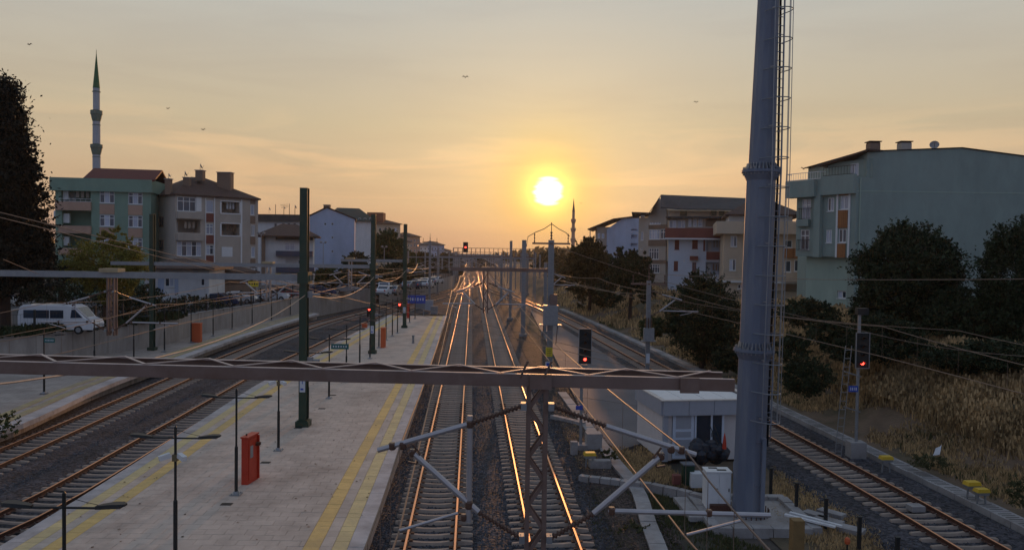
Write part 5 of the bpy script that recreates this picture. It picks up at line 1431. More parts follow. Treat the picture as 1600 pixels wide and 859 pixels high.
# ---- white villa with two dark balconies, flat house behind
zz = Zm(400, 290, 5.367)
zt = At(430, 369, 138).z
H3 = House('white house with low brown hip roof and two dark blue balconies', 408, 138, 489, 140, 10, SZ, zt, m_w_white, name='white_house')
H3.win(zz(242, 482, 325, 543), cols=2); H3.loggia(zz(246, 612, 332, 658), dp=.6, clutter=False); H3.win(zz(352, 622, 372, 660), cols=1, trans=False)
H3.fin()
for r in ((170, 548, 478, 592), (170, 682, 490, 728)): H3.F.slab(H3.F.rect(*zz(*r)), mat('dark blue balcony', (.06, .075, .12), .7), 'balcony_parapet', -1.2, -.02)
H3.F.slab(H3.F.rect(*zz(50, 425, 78, 740)), m_w_brown, 'pillar', -.5, -.02)
H3.F.slab(H3.F.rect(*zz(170, 430, 478, 455)), m_dark, 'eave_board', -1.1, -.02)
b = MB(); hip_roof(b, H3.fp, H3.zt + .1, H3.zt + 2.4, over=1.3, rid=.38); b.build('roof', m_roof_brn, H3.t)
zt = At(430, 346, 166).z
H4 = House('low wide flat roofed house with rooftop aerials behind the white house', 402, 166, 470, 166, 9, SZ, zt, m_w_white)
for x in (150, 215, 262, 310): H4.win(zz(x, 312, x + 28, 348), cols=1, trans=False, glass=m_glass)
H4.fin(); b = MB(); H4.F.box(b, -1.2, H4.zt, H4.F.L + .5, H4.zt + 1.5, -.8, 9.5); b.build('roof', m_roof_gry, H4.t)
b = MB()
for u, h in ((3.6, 2.2), (5.4, 1.3), (6.6, 2.4), (7.8, 1.5)): b.tube([H4.F.P(u, H4.zt + 1.4, 1), H4.F.P(u, H4.zt + 1.5 + h, 1)], .06, 4)
for k in range(3): b.bar(H4.F.P(4.6 + .1 * k, H4.zt + 3.6 - .3 * k, 1), H4.F.P(6.4, H4.zt + 3.8 - .3 * k, 1), .05)
b.build('aerials', m_black, H4.t); dish(H4.t, H4.F.P(5.4, H4.zt + 3.0, 1), .4, az=1.8); dish(H4.t, H4.F.P(7.8, H4.zt + 3.2, 1), .4, az=2.1); dish(H4.t, H4.F.P(2.2, H4.zt + 2.7, 1), .38, az=1.7)
# ---- pale blue gable house
zt = At(482, 341, 168).z
H5 = House('pale blue house with blank gable end and a few tiny square windows', 478, 168, 553.7, 170, 22, SZ, zt, m_w_blue)
for r in ((571, 312, 590, 332), (632, 312, 650, 332), (632, 426, 650, 444), (632, 542, 650, 560), (626, 655, 642, 672)): H5.win(zz(*r), cols=1, trans=False, glass=m_glass, fw=.05, sill=False)
for r in ((860, 336, 880, 390), (892, 338, 914, 392), (862, 424, 882, 492), (892, 424, 914, 490), (860, 520, 880, 575)): H5.win(zz(*r), f=H5.Rt, cols=1, trans=False, glass=m_curt)
H5.fin()
ridge = H5.F.rect(*zz(435, 248, 825, 262)); zr = At(512, 336, 168).z
b = MB(); b.prism([H5.F.P(0, H5.zt, 0), H5.F.P(H5.F.L, H5.zt, 0), H5.F.P(H5.F.L * .42, H5.zt + 2.3, 0)], H5.F.n * 21.9); b.build('gable', m_w_blue, H5.t)
b = MB()
for e, s_ in ((0, 1), (1, -1)):
    a0 = H5.F.P(-.3 if e == 0 else H5.F.L + .3, H5.zt - .02, -.3); a1 = H5.F.P(H5.F.L * .42, H5.zt + 2.42, -.3); P_ = [a0, a1, a1 + H5.F.n * 22.6, a0 + H5.F.n * 22.6]; b.hexa(P_ + [p + V((0, 0, .22)) for p in P_])
b.build('roof', m_roof_brn, H5.t); chimney(H5, 4.4, 1.0, H5.zt + 1.2, H5.zt + 3.0, 1.3, 1.3)
zt = At(545, 345, 225).z
H6 = House('white block with dark green mansard roof behind the pale blue house', 520, 225, 583, 230, 14, SZ, zt, m_w_white)
for x in (860, 905, 950): H6.win(zz(x, 272, x + 20, 300), cols=1, trans=False, glass=m_glass)
H6.fin(); b = MB(); hip_roof(b, H6.fp, H6.zt + .2, H6.zt + 4.2, over=.8, rid=.25); b.build('roof', m_roof_grn, H6.t)
b = MB(); b.box(H6.F.P(-3, H6.zt + .4, 4), (7, 8, 2.6)); b.build('annex_roof', m_roof_brn, H6.t)
zt = At(600, 350, 240).z
H7 = House('brown apartment block with tiled roof rising behind the round green tree', 586, 238, 625, 244, 16, SZ, zt, m_w_cream)
for x in (592, 600, 608, 616):
    for y in (356, 366): H7.win((x, y, x + 4, y + 6), cols=1, trans=False, sill=False)
H7.fin(); b = MB(); hip_roof(b, H7.fp, H7.zt + .2, H7.zt + 2.2, over=.6); b.build('roof', m_roof_brn, H7.t)
b = MB(); b.box(H7.F.P(2.8, H7.zt + 1.8, 4), (5, 5, 3.6)); b.build('roof_box', mat('red brown brick', (.26, .10, .06), .85), H7.t)
far = [(626, 641, 378, 300, m_w_cream, m_roof_gry, 'cream far block just right of the third green post'), (704, 716, 398, 420, m_w_cream, m_roof_brn, 'tiny cream far block behind the legs of the signal gantry'), (640, 656, 370, 330, m_w_salmon, m_roof_brn, 'salmon coloured far block with sunset glow painted into one window'), (655, 668, 383, 350, m_w_white, m_roof_gry, 'small white far block between the salmon and blue grey ones'),
       (667, 694, 383, 380, m_w_blue, m_roof_gry, 'blue grey far block with flat roof left of the signal gantry'), (693, 705, 392, 400, m_w_white, m_roof_brn, 'lowest white far block right beside the signal gantry')]
for pa, pb, pt, d, wm, rm, lab in far:
    h = House(lab, pa, d, pb, d + 4, 14, SZ - 2, At((pa + pb) / 2, pt, d).z, wm, name='far_building')
    nw = max(2, int((pb - pa) / 5))
    for k in range(4):
        for i in range(nw):
            x = pa + (pb - pa) * (i + .3) / nw; y = pt + 4 + 8 * k
            if y < 420: h.win((x, y, x + 2.2, y + 3.2), cols=1, trans=False, sill=False, fw=.12, glass=(m_sunglow if (i == nw - 1 and k == 1 and pa == 640) else m_glass))
    h.fin(); b = MB(); hip_roof(b, h.fp, h.zt + .2, h.zt + 2.0, over=.6); b.build('roof', rm, h.t)
# ---- low white house by the street
zz = Zm(0, 400, 4.293)
zt = At(260, 420, 84).z
H8 = House('low white house with shallow brown roof below the beige grey block', 226, 84, 326.5, 85, 8, SZ, zt, m_w_white, name='low_house')
H8.win(zz(1105, 122, 1168, 205), cols=2); H8.win(zz(1345, 150, 1375, 200), cols=1, trans=False); H8.fin()
H8.F.slab(H8.F.rect(*zz(1060, 110, 1100, 250)), m_w_blue, 'surround', -.04, .0); H8.F.slab(H8.F.rect(*zz(1172, 110, 1196, 250)), m_w_blue, 'surround', -.04, .0)
b = MB(); hip_roof(b, H8.fp, H8.zt + .1, H8.zt + 1.1, over=.9); b.build('roof', m_roof_brn, H8.t)
H9 = House('long low dark shed with brown roof joined behind the low white house', 330, 92, 400, 96, 7, SZ, At(360, 425, 94).z, m_w_brown, name='shed')
H9.loggia((345, 432, 395, 445), dp=1.0, clutter=False); H9.fin(); b = MB(); hip_roof(b, H9.fp, H9.zt + .05, H9.zt + 1.0, over=.4); b.build('roof', m_roof_brn, H9.t)

# ---- right side: big grey-green house
zz = Zm(1130, 200, 2.864)
zt = At(1340, 306, 70).z + .1
A5, B5 = At(1243, 400, 76), At(1335, 400, 70.5)
T5 = thing('apartment_building', 'large grey green apartment house with windowless side wall, top right', 'building', (B5.x, B5.y, 4.5))
F5 = Facade(A5, B5, T5); S5 = Facade(B5, At(1770, 400, 70.5), T5)
zb5, ztop = 4.4, F5.uz(1334, 277)[1]
z_over = F5.uz(1300, 401)[1]
holes = []
def w5(r, **k): q = F5.rect(*zz(*r)); holes.append((*q, .14)); F5.window(q, **k)
w5((352, 318, 392, 408), cols=2, glass=m_curt); w5((345, 455, 385, 545), cols=2, glass=m_glass)
w5((467, 312, 496, 372), cols=2, trans=False); w5((460, 455, 486, 514), cols=2, trans=False); w5((524, 303, 562, 364), cols=2, trans=False, glass=m_curt); w5((516, 451, 552, 513), cols=2, trans=False, glass=m_glass)
b = MB(); F5.wall(b, 0, F5.L, z_over, ztop, holes); zsl = z_over
b.poly([F5.P(0, zsl), F5.P(F5.L, zsl), F5.P(F5.L, zsl, 14), F5.P(0, zsl, 14)])
Lf = Facade(F5.P(0, 0, 14), A5, T5); Lf.wall(b, 0, 14, z_over, ztop, [])
b.build('wall', m_w_teal, T5)
b = MB(); lh = []
uA, uB = F5.uz(1252, 440)[0], F5.L - .1
q = F5.rect(*zz(510, 728, 550, 762)); lh.append((*q, .2))
Fl = Facade(F5.P(uA, 0, .7), F5.P(F5.L, 0, .7), T5); q2 = Fl.rect(*zz(510, 728, 550, 762)); Fl.wall(b, 0, Fl.L, zb5 - 1.5, z_over + .05, [(*q2, .2)])
b2 = Facade(F5.P(uA, 0, 14), F5.P(uA, 0, .7), T5); b2.wall(b, 0, b2.L, zb5 - 1.5, z_over + .05, []); b.build('lower_wall', m_w_tealc, T5); Fl.window(q2, cols=2, trans=False, dp=.2)
# side wall with shallow gable, built to the eave and the ridge
sz0 = zb5 - 1.5; sl_ = S5.uz(1354, 237)[1]; rz_ = S5.uz(1502, 232)[1]; er = sl_ - .25; um, ue = S5.uz(1502, 232)[0], S5.uz(1640, 245)[0]
u_s = S5.uz(1353.5, 300)[0]
b = MB(); b.prism([S5.P(0, sz0), S5.P(S5.L, sz0), S5.P(S5.L, er - 1.2), S5.P(um, rz_), S5.P(u_s, sl_), S5.P(u_s, ztop + .02), S5.P(0, ztop + .02)], S5.n * 14)
b.build('side_wall', m_w_teal, T5)
b = MB()
for z in (S5.uz(1450, 300)[1], S5.uz(1450, 408)[1]): S5.box(b, .05, z - .04, S5.L, z + .04, -.02, -.002)
b.build('joint_line', m_w_tealc, T5)
b = MB(); P_ = [S5.P(u_s - .5, sl_ + .0, -.15), S5.P(um, rz_ + .05, -.15), S5.P(um, rz_ + .05, 14.2), S5.P(u_s - .5, sl_ + .0, 14.2)]; b.hexa(P_ + [p + V((0, 0, .05)) for p in P_]); P_ = [S5.P(um, rz_ + .05, -.15), S5.P(S5.L, er - 1.15, -.15), S5.P(S5.L, er - 1.15, 14.2), S5.P(um, rz_ + .05, 14.2)]; b.hexa(P_ + [p + V((0, 0, .05)) for p in P_]); b.build('roof', m_roof_gry, T5)
for uu in (0.35,):
    b = MB(); b.tube([S5.P(uu, sz0, -.09), S5.P(uu, ztop - .1, -.09)], .055, 8); b.build('downpipe', m_w_tealc, T5)
# parapet with balcony slab
q = F5.rect(*zz(300, 215, 585, 310))
b = MB(); F5.box(b, -.7, q[1] + .05, F5.uz(1281, 290)[0], q[3] - .35, -.9, .05); F5.box(b, F5.uz(1281, 290)[0] + .003, q[1] + .15, F5.L + .02, q[3] - .1, -.45, .05); b.build('parapet', m_w_teal, T5)
F5.railing((-.65, q[3] - .35, F5.uz(1290, 280)[0], q[3] + .35), m_white, n=-.8, k=14); F5.railing((F5.uz(1290, 280)[0], q[3] - .1, F5.L - .1, q[3] + .7), m_black, n=-.35, k=10)
# penthouse under the raised roof
Fp = Facade(F5.P(F5.L - 4.2, 0, 1.6), F5.P(F5.L + .9, 0, 1.0), T5); b = MB(); qq = Fp.rect(*zz(568, 158, 606, 212)); Fp.wall(b, 0, Fp.L, q[3] - .4, sl_ - .6, [(*qq, .14)]); lf = Facade(Fp.P(0, 0, 10), Fp.P(0, 0, 0), T5); lf.wall(b, 0, 10, q[3] - .4, sl_ - .6, []); b.poly([F5.P(0, ztop - .05, 0), F5.P(F5.L, ztop - .05, 0), F5.P(F5.L, ztop - .05, 14), F5.P(0, ztop - .05, 14)]); b.build('penthouse', m_w_teal, T5); Fp.window(qq, cols=2, trans=False, glass=m_curt)
b = MB(); P_ = [Fp.P(-.5, sl_ - .9, -.8), Fp.P(Fp.L + .2, sl_ + .02, -.8), Fp.P(Fp.L + .2, sl_ + .02, 9), Fp.P(-.5, sl_ - .9, 9)]; b.hexa(P_ + [p + V((0, 0, .15)) for p in P_]); b.build('penthouse_roof', m_roof_brn, T5)
for r in ((513, 368, 558, 447), (506, 518, 548, 580), (520, 288, 562, 301)): F5.slab(F5.rect(*zz(*r)), m_wood, 'cladding', -.08, -.01)
for r in ((506, 290, 514, 580), (560, 285, 568, 580)): F5.slab(F5.rect(*zz(*r)), m_white, 'trim', -.09, -.01)
F5.slab(F5.rect(*zz(418, 300, 446, 578)), m_w_teal, 'pier', -.5, -.01); 
for r in ((340, 360, 394, 408), (335, 500, 385, 546)): F5.railing(F5.rect(*zz(*r)), m_black, n=-.18, k=7)
F5.slab(F5.rect(*zz(338, 410, 392, 440)), m_w_teal, 'sill_box', -.4, -.01)
for (px, m_) in ((1380, m_w_brown), (1430, m_w_beige)):
    u, z = S5.uz(px, 234); b = MB(); b.box(S5.P(u, z + .35, 2), (.95, .9, 1.0)); c_ = b.build('chimney', m_, T5); b = MB(); b.box(S5.P(u, z + .98, 2), (1.15, 1.1, .08))
    for k in (-.4, 0, .4): b.box(S5.P(u + k, z + .89, 2), (.1, .8, .12))
    b.build('chimney_cap', m_roof_brn, c_)
u, z = S5.uz(1474, 226); dish(T5, S5.P(u, z + .1, 1.5), .42, az=-.5, m=m_conc_l)
# ---- cream house behind the tower
zz = Zm(880, 290, 4.293)
H10 = House('cream apartment house with deep flat parapet, partly hidden by the blue grey tower', 1131, 97, 1252, 95, 12, 3.8, At(1150, 364, 96).z, m_w_cream)
for r in ((1122, 336, 1166, 410), (1114, 492, 1158, 570)): H10.win(zz(*r), cols=2, trans=False)
for r in ((1226, 375, 1238, 387), (1226, 407, 1236, 425), (1241, 406, 1250, 424)): H10.win(r, cols=1, trans=False)
H10.loggia((1228, 345, 1240, 363), dp=1.0, clutter=False); H10.loggia((1226, 441, 1250, 462), dp=1.2, clutter=False); H10.win(zz(1170, 660, 1210, 692), cols=2, trans=False)
H10.fin(); H10.F.slab(H10.F.rect(1224, 388, 1252, 403), m_wood, 'cladding', -.3, -.01); H10.F.slab(H10.F.rect(1224, 426, 1252, 440), m_w_cream, 'balcony_parapet', -.8, -.01)
b = MB(); H10.F.box(b, -1.0, H10.zt - .1, H10.F.L + .3, H10.zt + 1.45, -1.1, 12.3); b.build('parapet', m_w_cream, H10.t)
H10.F.slab((-.3, H10.F.uz(1150, 440)[1] - .12, H10.F.L, H10.F.uz(1150, 440)[1] + .12), m_white, 'string_course', -.35, -.01)
b = MB(); H10.F.box(b, .6, H10.zt + 1.5, H10.F.L - 1, H10.zt + 2.3, 1.0, 9); b.build('roof_room', m_w_white, H10.t); b = MB(); c_ = [H10.F.P(*q) for q in ((.3, 0, .4), (H10.F.L, 0, .4), (H10.F.L, 0, 11), (.3, 0, 11))]; hip_roof(b, c_, H10.zt + 2.4, H10.zt + 4.4, over=.3); b.build('roof', m_roof_brn, H10.t)
# ---- blue-white house with red balconies
H11 = House('blue white house with brick red balcony fronts and red brown shutters', 1044, 110, 1131, 108, 12, 3.8, At(1060, 371, 110).z, mat('blue white render', (.58, .62, .70), .85, var=.08))
for r in ((748, 364, 778, 428), (742, 506, 770, 570)): H11.win(zz(*r), cols=2, trans=False, glass=m_w_maroon, frame=m_w_maroon)
H11.win(zz(865, 364, 903, 424), cols=2, trans=False, glass=m_w_maroon, frame=m_w_maroon); H11.win(zz(865, 514, 893, 574), cols=2, trans=False, frame=m_w_maroon); H11.win(zz(806, 496, 816, 514), cols=1, trans=False, sill=False)
H11.loggia(zz(960, 364, 1072, 440), dp=1.4, clutter=True); H11.loggia(zz(955, 512, 1068, 598), dp=1.4, clutter=True)
H11.fin()
H11.F.slab(H11.F.rect(*zz(960, 443, 1070, 496)), m_w_maroon, 'balcony_parapet', -.25, -.01); H11.F.slab(H11.F.rect(*zz(850, 472, 905, 500)), m_w_maroon, 'balcony_parapet', -.5, -.01); H11.F.railing(H11.F.rect(*zz(852, 428, 903, 470)), m_white, n=-.45, k=6)
H11.F.slab(H11.F.rect(*zz(852, 578, 900, 600)), m_white, 'balcony_parapet', -.5, -.01); H11.F.slab(H11.F.rect(*zz(940, 350, 952, 440)), m_w_maroon, 'pipe', -.08, -.01)
b = MB(); q = H11.F.rect(*zz(700, 286, 1080, 345)); H11.F.box(b, -.4, H11.zt - .1, H11.F.L + .2, q[3], -1.3, 2.5); b.build('terrace_parapet', m_w_maroon, H11.t)
b = MB(); H11.F.box(b, -.45, H11.zt - .3, H11.F.L + .2, H11.zt - .103, -1.35, 2.5); b.build('terrace_edge', m_white, H11.t)
zc_ = q[3]; zt2 = H11.F.uz(1060, 343)[1]
Ft = Facade(H11.F.P(.2, 0, .2), H11.F.P(H11.F.L, 0, .2), H11.t); hs = []
for r in ((712, 232, 760, 284), (766, 232, 818, 284), (838, 222, 862, 274), (870, 222, 896, 274), (904, 218, 934, 274)): qq = Ft.rect(*zz(*r)); hs.append((*qq, .14)); Ft.window(qq, cols=1 if r[0] > 800 else 2, trans=False, glass=m_curt)
b = MB(); Ft.wall(b, 0, Ft.L, zc_ - .3, zt2 + .2, hs); l_ = Facade(Ft.P(0, 0, 11), Ft.P(0, 0, 0), H11.t); l_.wall(b, 0, 11, zc_ - .3, zt2 + .2, []); b.build('top_storey', m_w_beige, H11.t)
qq = Ft.rect(*zz(955, 206, 1060, 274)); Ft.slab(qq, m_w_brown, 'shutter', -.05, -.005)
b = MB(); Ft.box(b, -.6, zt2 + .15, Ft.L + .5, zt2 + .4, -1.2, 11.5); b.build('roof', m_roof_gry, H11.t)
# ---- beige house with glazed bay and long dark roof
zt = At(1020, 347, 126).z
H12 = House('beige apartment house with glazed corner bay under a long dark gabled roof', 997, 131, 1044, 126, 14, 3.8, zt, m_w_beige)
H12.win(zz(518, 198, 545, 214), cols=1, trans=False, sill=False, glass=m_curt); H12.win(zz(520, 308, 538, 366), cols=1, trans=False, glass=m_curt); H12.win(zz(518, 420, 532, 432), cols=1, trans=False, sill=False)
H12.fin()
Fb = Facade(H12.F.P(H12.F.uz(1013, 380)[0], 0, -1.0), H12.F.P(H12.F.L + .3, 0, -1.0), H12.t); hs = []
for r, c, g in (((580, 178, 654, 260), 4, m_curt), ((576, 294, 648, 360), 4, m_curt), ((652, 292, 690, 358), 2, m_glass), ((574, 420, 640, 494), 4, m_glass), ((582, 528, 645, 585), 4, m_glass)): qq = Fb.rect(*zz(*r)); hs.append((*qq, .14)); Fb.window(qq, cols=c, glass=g)
b = MB(); Fb.wall(b, 0, Fb.L, 4.5, H12.zt, hs); Fb.box(b, 0, 4.5, .01, H12.zt, .001, 1.2); Fb.box(b, Fb.L - .01, 4.5, Fb.L, H12.zt, .001, 1.2); b.build('bay', m_w_beige, H12.t)
for r in ((574, 262, 695, 290), (572, 364, 692, 405), (570, 498, 692, 522)): Fb.slab(Fb.rect(*zz(*r)), m_w_brown, 'band', -.06, -.003)
ua, ub = H12.F.P(-.4, 0, -1.4), H12.F.P(H12.F.L + .8, 0, -1.4)
zg = H12.F.uz(1033, 306)[1]
b = MB(); b.prism([Fb.P(0, H12.zt, .02), Fb.P(Fb.L, H12.zt, .02), Fb.P(Fb.L, H12.zt + 2.0, .02), Fb.P(Fb.L * .62, zg - .4, .02)], Fb.n * .3); b.build('gable', m_w_beige, H12.t)
E0, E1 = At(1033, 306, 127), At(1178, 312, 128); W0, W1 = At(1066, 328, 122), At(1178, 329, 122)
b = MB(); P_ = [W0, W1, E1, E0]; b.hexa(P_ + [p + V((0, 0, .2)) for p in P_]); 
R0, R1 = At(1033, 306, 127), At(1014, 334, 124.5); Q0, Q1 = R0 + V((2, 14, 0)), R1 + V((2, 14, 0)); P_ = [R1, R0, Q0, Q1]; b.hexa(P_ + [p + V((0, 0, .2)) for p in P_])
P_ = [E0, W0 - V((0, 0, 0)), W0 + V((-3.2, 1.2, .3)), E0 + V((-.1, 0, 0))]; b.hexa(P_ + [p + V((0, 0, .18)) for p in P_])
R2, R3 = At(1016, 334, 126), At(987, 333, 130); Q2, Q3 = R2 + V((2, 12, 0)), R3 + V((2, 12, 0)); P_ = [R3, R2, Q2, Q3]; b.hexa(P_ + [p + V((0, 0, .2)) for p in P_]); b.build('roof', m_roof_gry, H12.t)
b = MB(); c0, c1 = At(1046, 360, 123.5), At(1178, 360, 123.5); zt3 = At(1100, 330, 123.5).z
b.hexa([(c0.x, 124, 8), (c1.x, 124, 8), (c1.x, 138, 8), (c0.x, 138, 8), (c0.x, 124, zt3), (c1.x, 124, zt3), (c1.x, 138, zt3 + 1.5), (c0.x, 138, zt3 + 1.5)]); b.build('rear_wing', m_w_cream, H12.t)
b = MB()
for px in (1068, 1115, 1128): p = At(px, 333.5, 123.9); b.box((p.x, 123.95, p.z), (1.1 if px < 1100 else .9, .1, .8))
b.build('rear_windows', m_glass, H12.t)
# ---- pale blue-grey gable house, furthest right-side building
zt = At(950, 358, 190).z
H13 = House('pale blue grey house with plain gable wall nearest the distant minaret', 947.5, 190, 998, 186, 16, 3.5, zt, m_w_blue)
for r in ((455, 275, 495, 300), (455, 330, 495, 355), (452, 386, 495, 408)): H13.loggia(zz(*r), dp=.8, clutter=False)
for r in ((232, 320, 244, 350), (258, 322, 272, 352)): H13.win(zz(*r), f=H13.L, cols=1, trans=False, glass=m_curt)
H13.fin()
b = MB(); b.prism([H13.F.P(0, H13.zt, .01), H13.F.P(H13.F.L, H13.zt, .01), H13.F.P(H13.F.L + .5, H13.zt + 2.6, .01), H13.F.P(H13.F.L * .5, H13.zt + 2.7, .01)], H13.F.n * 15.9); b.build('gable', m_w_blue, H13.t)
b = MB(); a0 = At(918, 359, 190); a1 = At(958, 343, 188); a2 = At(998, 338, 186); 
for p, q in ((a0, a1), (a1, a2)): P_ = [p, q, q + V((3, 16, 0)), p + V((3, 16, 0))]; b.hexa(P_ + [v + V((0, 0, .25)) for v in P_])
b.build('roof', m_roof_gry, H13.t)
b = MB(); p = At(922, 372, 190.5); b.tube([(p.x, p.y, a0.z), (p.x, p.y, p.z - 2)], .12, 6); p2 = At(933, 365, 191); zt13 = At(936, 354.5, 191).z; b.box((p2.x + 1.5, 192.5, zt13 - 6), (3.2, 3.4, 12)); b.build('corner_wing', m_w_beige, H13.t)

# ---------------------------------------------------------------- minarets
def minaret(label, px, py_tip, d, wpx, prof, base_z, m_cone, m_shaft):
    p = At(px, py_tip, d); k = d / 1200.0; R_ = wpx * k / 2
    t = thing('minaret', label, 'minaret', (p.x, p.y, base_z))
    Z = lambda py: At(px, py, d).z
    for nm, mm, pr in prof(Z, R_): 
        b = MB(); b.tube([(p.x, p.y, z) for r, z in pr], [r for r, z in pr], 14); b.build(nm, mm, t)
m_min = mat('minaret stone', (.40, .41, .44), .8, var=.12); m_ming = mat('green lead cone', (.05, .13, .05), .6, var=.15); m_minb = mat('minaret balcony green grey', (.15, .19, .15), .7)
def prof1(Z, r):
    o = [('cone', m_ming, [(.03, Z(78)), (.06, Z(85)), (r * .55, Z(115)), (r * .93, Z(138))]), ('upper_shaft', m_min, [(r * .88, Z(138.2)), (r * .88, Z(172))])]
    o += [('balcony', m_minb, [(r * 1.55, Z(173)), (r * 1.55, Z(179)), (r * 1.4, Z(180)), (r * 1.25, Z(185)), (r * 1.0, Z(190))]), ('middle_shaft', m_min, [(r * .97, Z(190.2)), (r * 1.0, Z(225))])]
    o += [('balcony', m_minb, [(r * 1.6, Z(226)), (r * 1.6, Z(231)), (r * 1.45, Z(232)), (r * 1.25, Z(238)), (r * 1.05, Z(242))]), ('lower_shaft', m_min, [(r * 1.02, Z(242.2)), (r * 1.1, 3)])]
    for z in (195, 245, 143): o.append(('ring', m_minb, [(r * 1.07, Z(z)), (r * 1.07, Z(z + 1.2))]))
    return o
minaret('tall grey minaret with green pointed cone and two balconies, left', 150.5, 80, 150, 11, prof1, 3, m_ming, m_min)
def prof2(Z, r):
    return [('cone', m_w_brown, [(.05, Z(310)), (r * .5, Z(322)), (r * .9, Z(331))]), ('upper_shaft', m_w_salmon, [(r * .85, Z(331)), (r * .85, Z(342))]), ('balcony', m_w_salmon, [(r * 1.6, Z(342.2)), (r * 1.5, Z(346)), (r, Z(349))]), ('middle_shaft', m_w_salmon, [(r * .95, Z(349)), (r, Z(356))]),
            ('balcony', m_w_salmon, [(r * 1.7, Z(356.2)), (r * 1.6, Z(360)), (r * 1.1, Z(363))]), ('shaft', m_w_salmon, [(r * 1.05, Z(363)), (r * 1.15, Z(372))]), ('balcony', m_w_salmon, [(r * 1.7, Z(372.2)), (r * 1.6, Z(376)), (r * 1.2, Z(379))]), ('lower_shaft', m_w_salmon, [(r * 1.15, Z(379)), (r * 1.25, 2)])]
minaret('small distant minaret with three balconies just right of the sun', 896.5, 312, 330, 5.0, prof2, 2, m_w_brown, m_w_salmon)

# ================================================================ VEGETATION
def blade_faces(b, p, s, rnd, flat=0.0):
    a, e = rnd.uniform(0, 6.283), rnd.uniform(-1.2, 1.2)
    d1 = V((math.cos(a) * math.cos(e), math.sin(a) * math.cos(e), math.sin(e))); d2 = d1.cross(V((rnd.gauss(0, 1), rnd.gauss(0, 1), rnd.gauss(0, 1)))).normalized()
    L, W = s * rnd.uniform(.7, 1.4), s * rnd.uniform(.35, .6)
    k = len(b.v)
    b.v += [tuple(p - d1 * L * .5), tuple(p + d2 * W * .5), tuple(p + d1 * L * .5), tuple(p - d2 * W * .5)]
    b.f.append((k, k + 1, k + 2, k + 3)); b.mi.append(0)
def crown_pts(c, r, ncl, nl, rnd, shape='round', spread=.30):
    """clumps of leaves spread irregularly through an ellipsoid volume"""
    out = []
    for _ in range(ncl):
        while True:
            v = V((rnd.uniform(-1, 1), rnd.uniform(-1, 1), rnd.uniform(-1, 1)))
            if v.length <= 1: break
        if rnd.random() < .65: v = v.normalized() * rnd.uniform(.55, .96)
        if shape == 'conifer':
            h = rnd.random() ** .8; rr = (1 - h) ** .65 * (1.0 + .35 * math.sin(h * 40 + rnd.random() * 2)) + .05; a = rnd.uniform(0, 6.283); q = rr * rnd.uniform(.25, .86)
            v = V((math.cos(a) * q, math.sin(a) * q, h * 2 - 1))
        cs = rnd.uniform(.10, .24) * (r[0] + r[2]) * .5 * (spread / .30)
        cc = V((c[0] + v.x * r[0], c[1] + v.y * r[1], c[2] + v.z * r[2]))
        for _ in range(nl):
            g = V((rnd.gauss(0, 1), rnd.gauss(0, 1), rnd.gauss(0, .75))) * cs * .55
            out.append(cc + g)
    # sprays of twigs standing out of the mass, so the outline is ragged
    for _ in range(int(ncl * .55)):
        a = rnd.uniform(0, 6.283)
        if shape == 'conifer':
            h = rnd.random() ** .9; R1 = (1 - h) ** .65 * rnd.uniform(.95, 1.42) + .08; z = h * 2 - 1
            p0 = V((math.cos(a) * R1 * .5, math.sin(a) * R1 * .5, z - .02)); p1 = V((math.cos(a) * R1, math.sin(a) * R1, z + rnd.uniform(.0, .10)))
        else:
            e = rnd.uniform(-.7, 1.45); d = V((math.cos(a) * math.cos(e), math.sin(a) * math.cos(e), math.sin(e))); p0 = d * .72; p1 = d * rnd.uniform(1.0, 1.22) + V((0, 0, rnd.uniform(0, .08)))
        w = (.022 if shape == 'conifer' else .045) * (r[0] + r[2]) * .5
        for i in range(int(nl * .55)):
            t = rnd.random(); p = p0.lerp(p1, t); s_ = w * (1.15 - .75 * t)
            out.append(V((c[0] + p.x * r[0] + rnd.gauss(0, s_), c[1] + p.y * r[1] + rnd.gauss(0, s_), c[2] + p.z * r[2] + rnd.gauss(0, s_ * .8))))
    return out
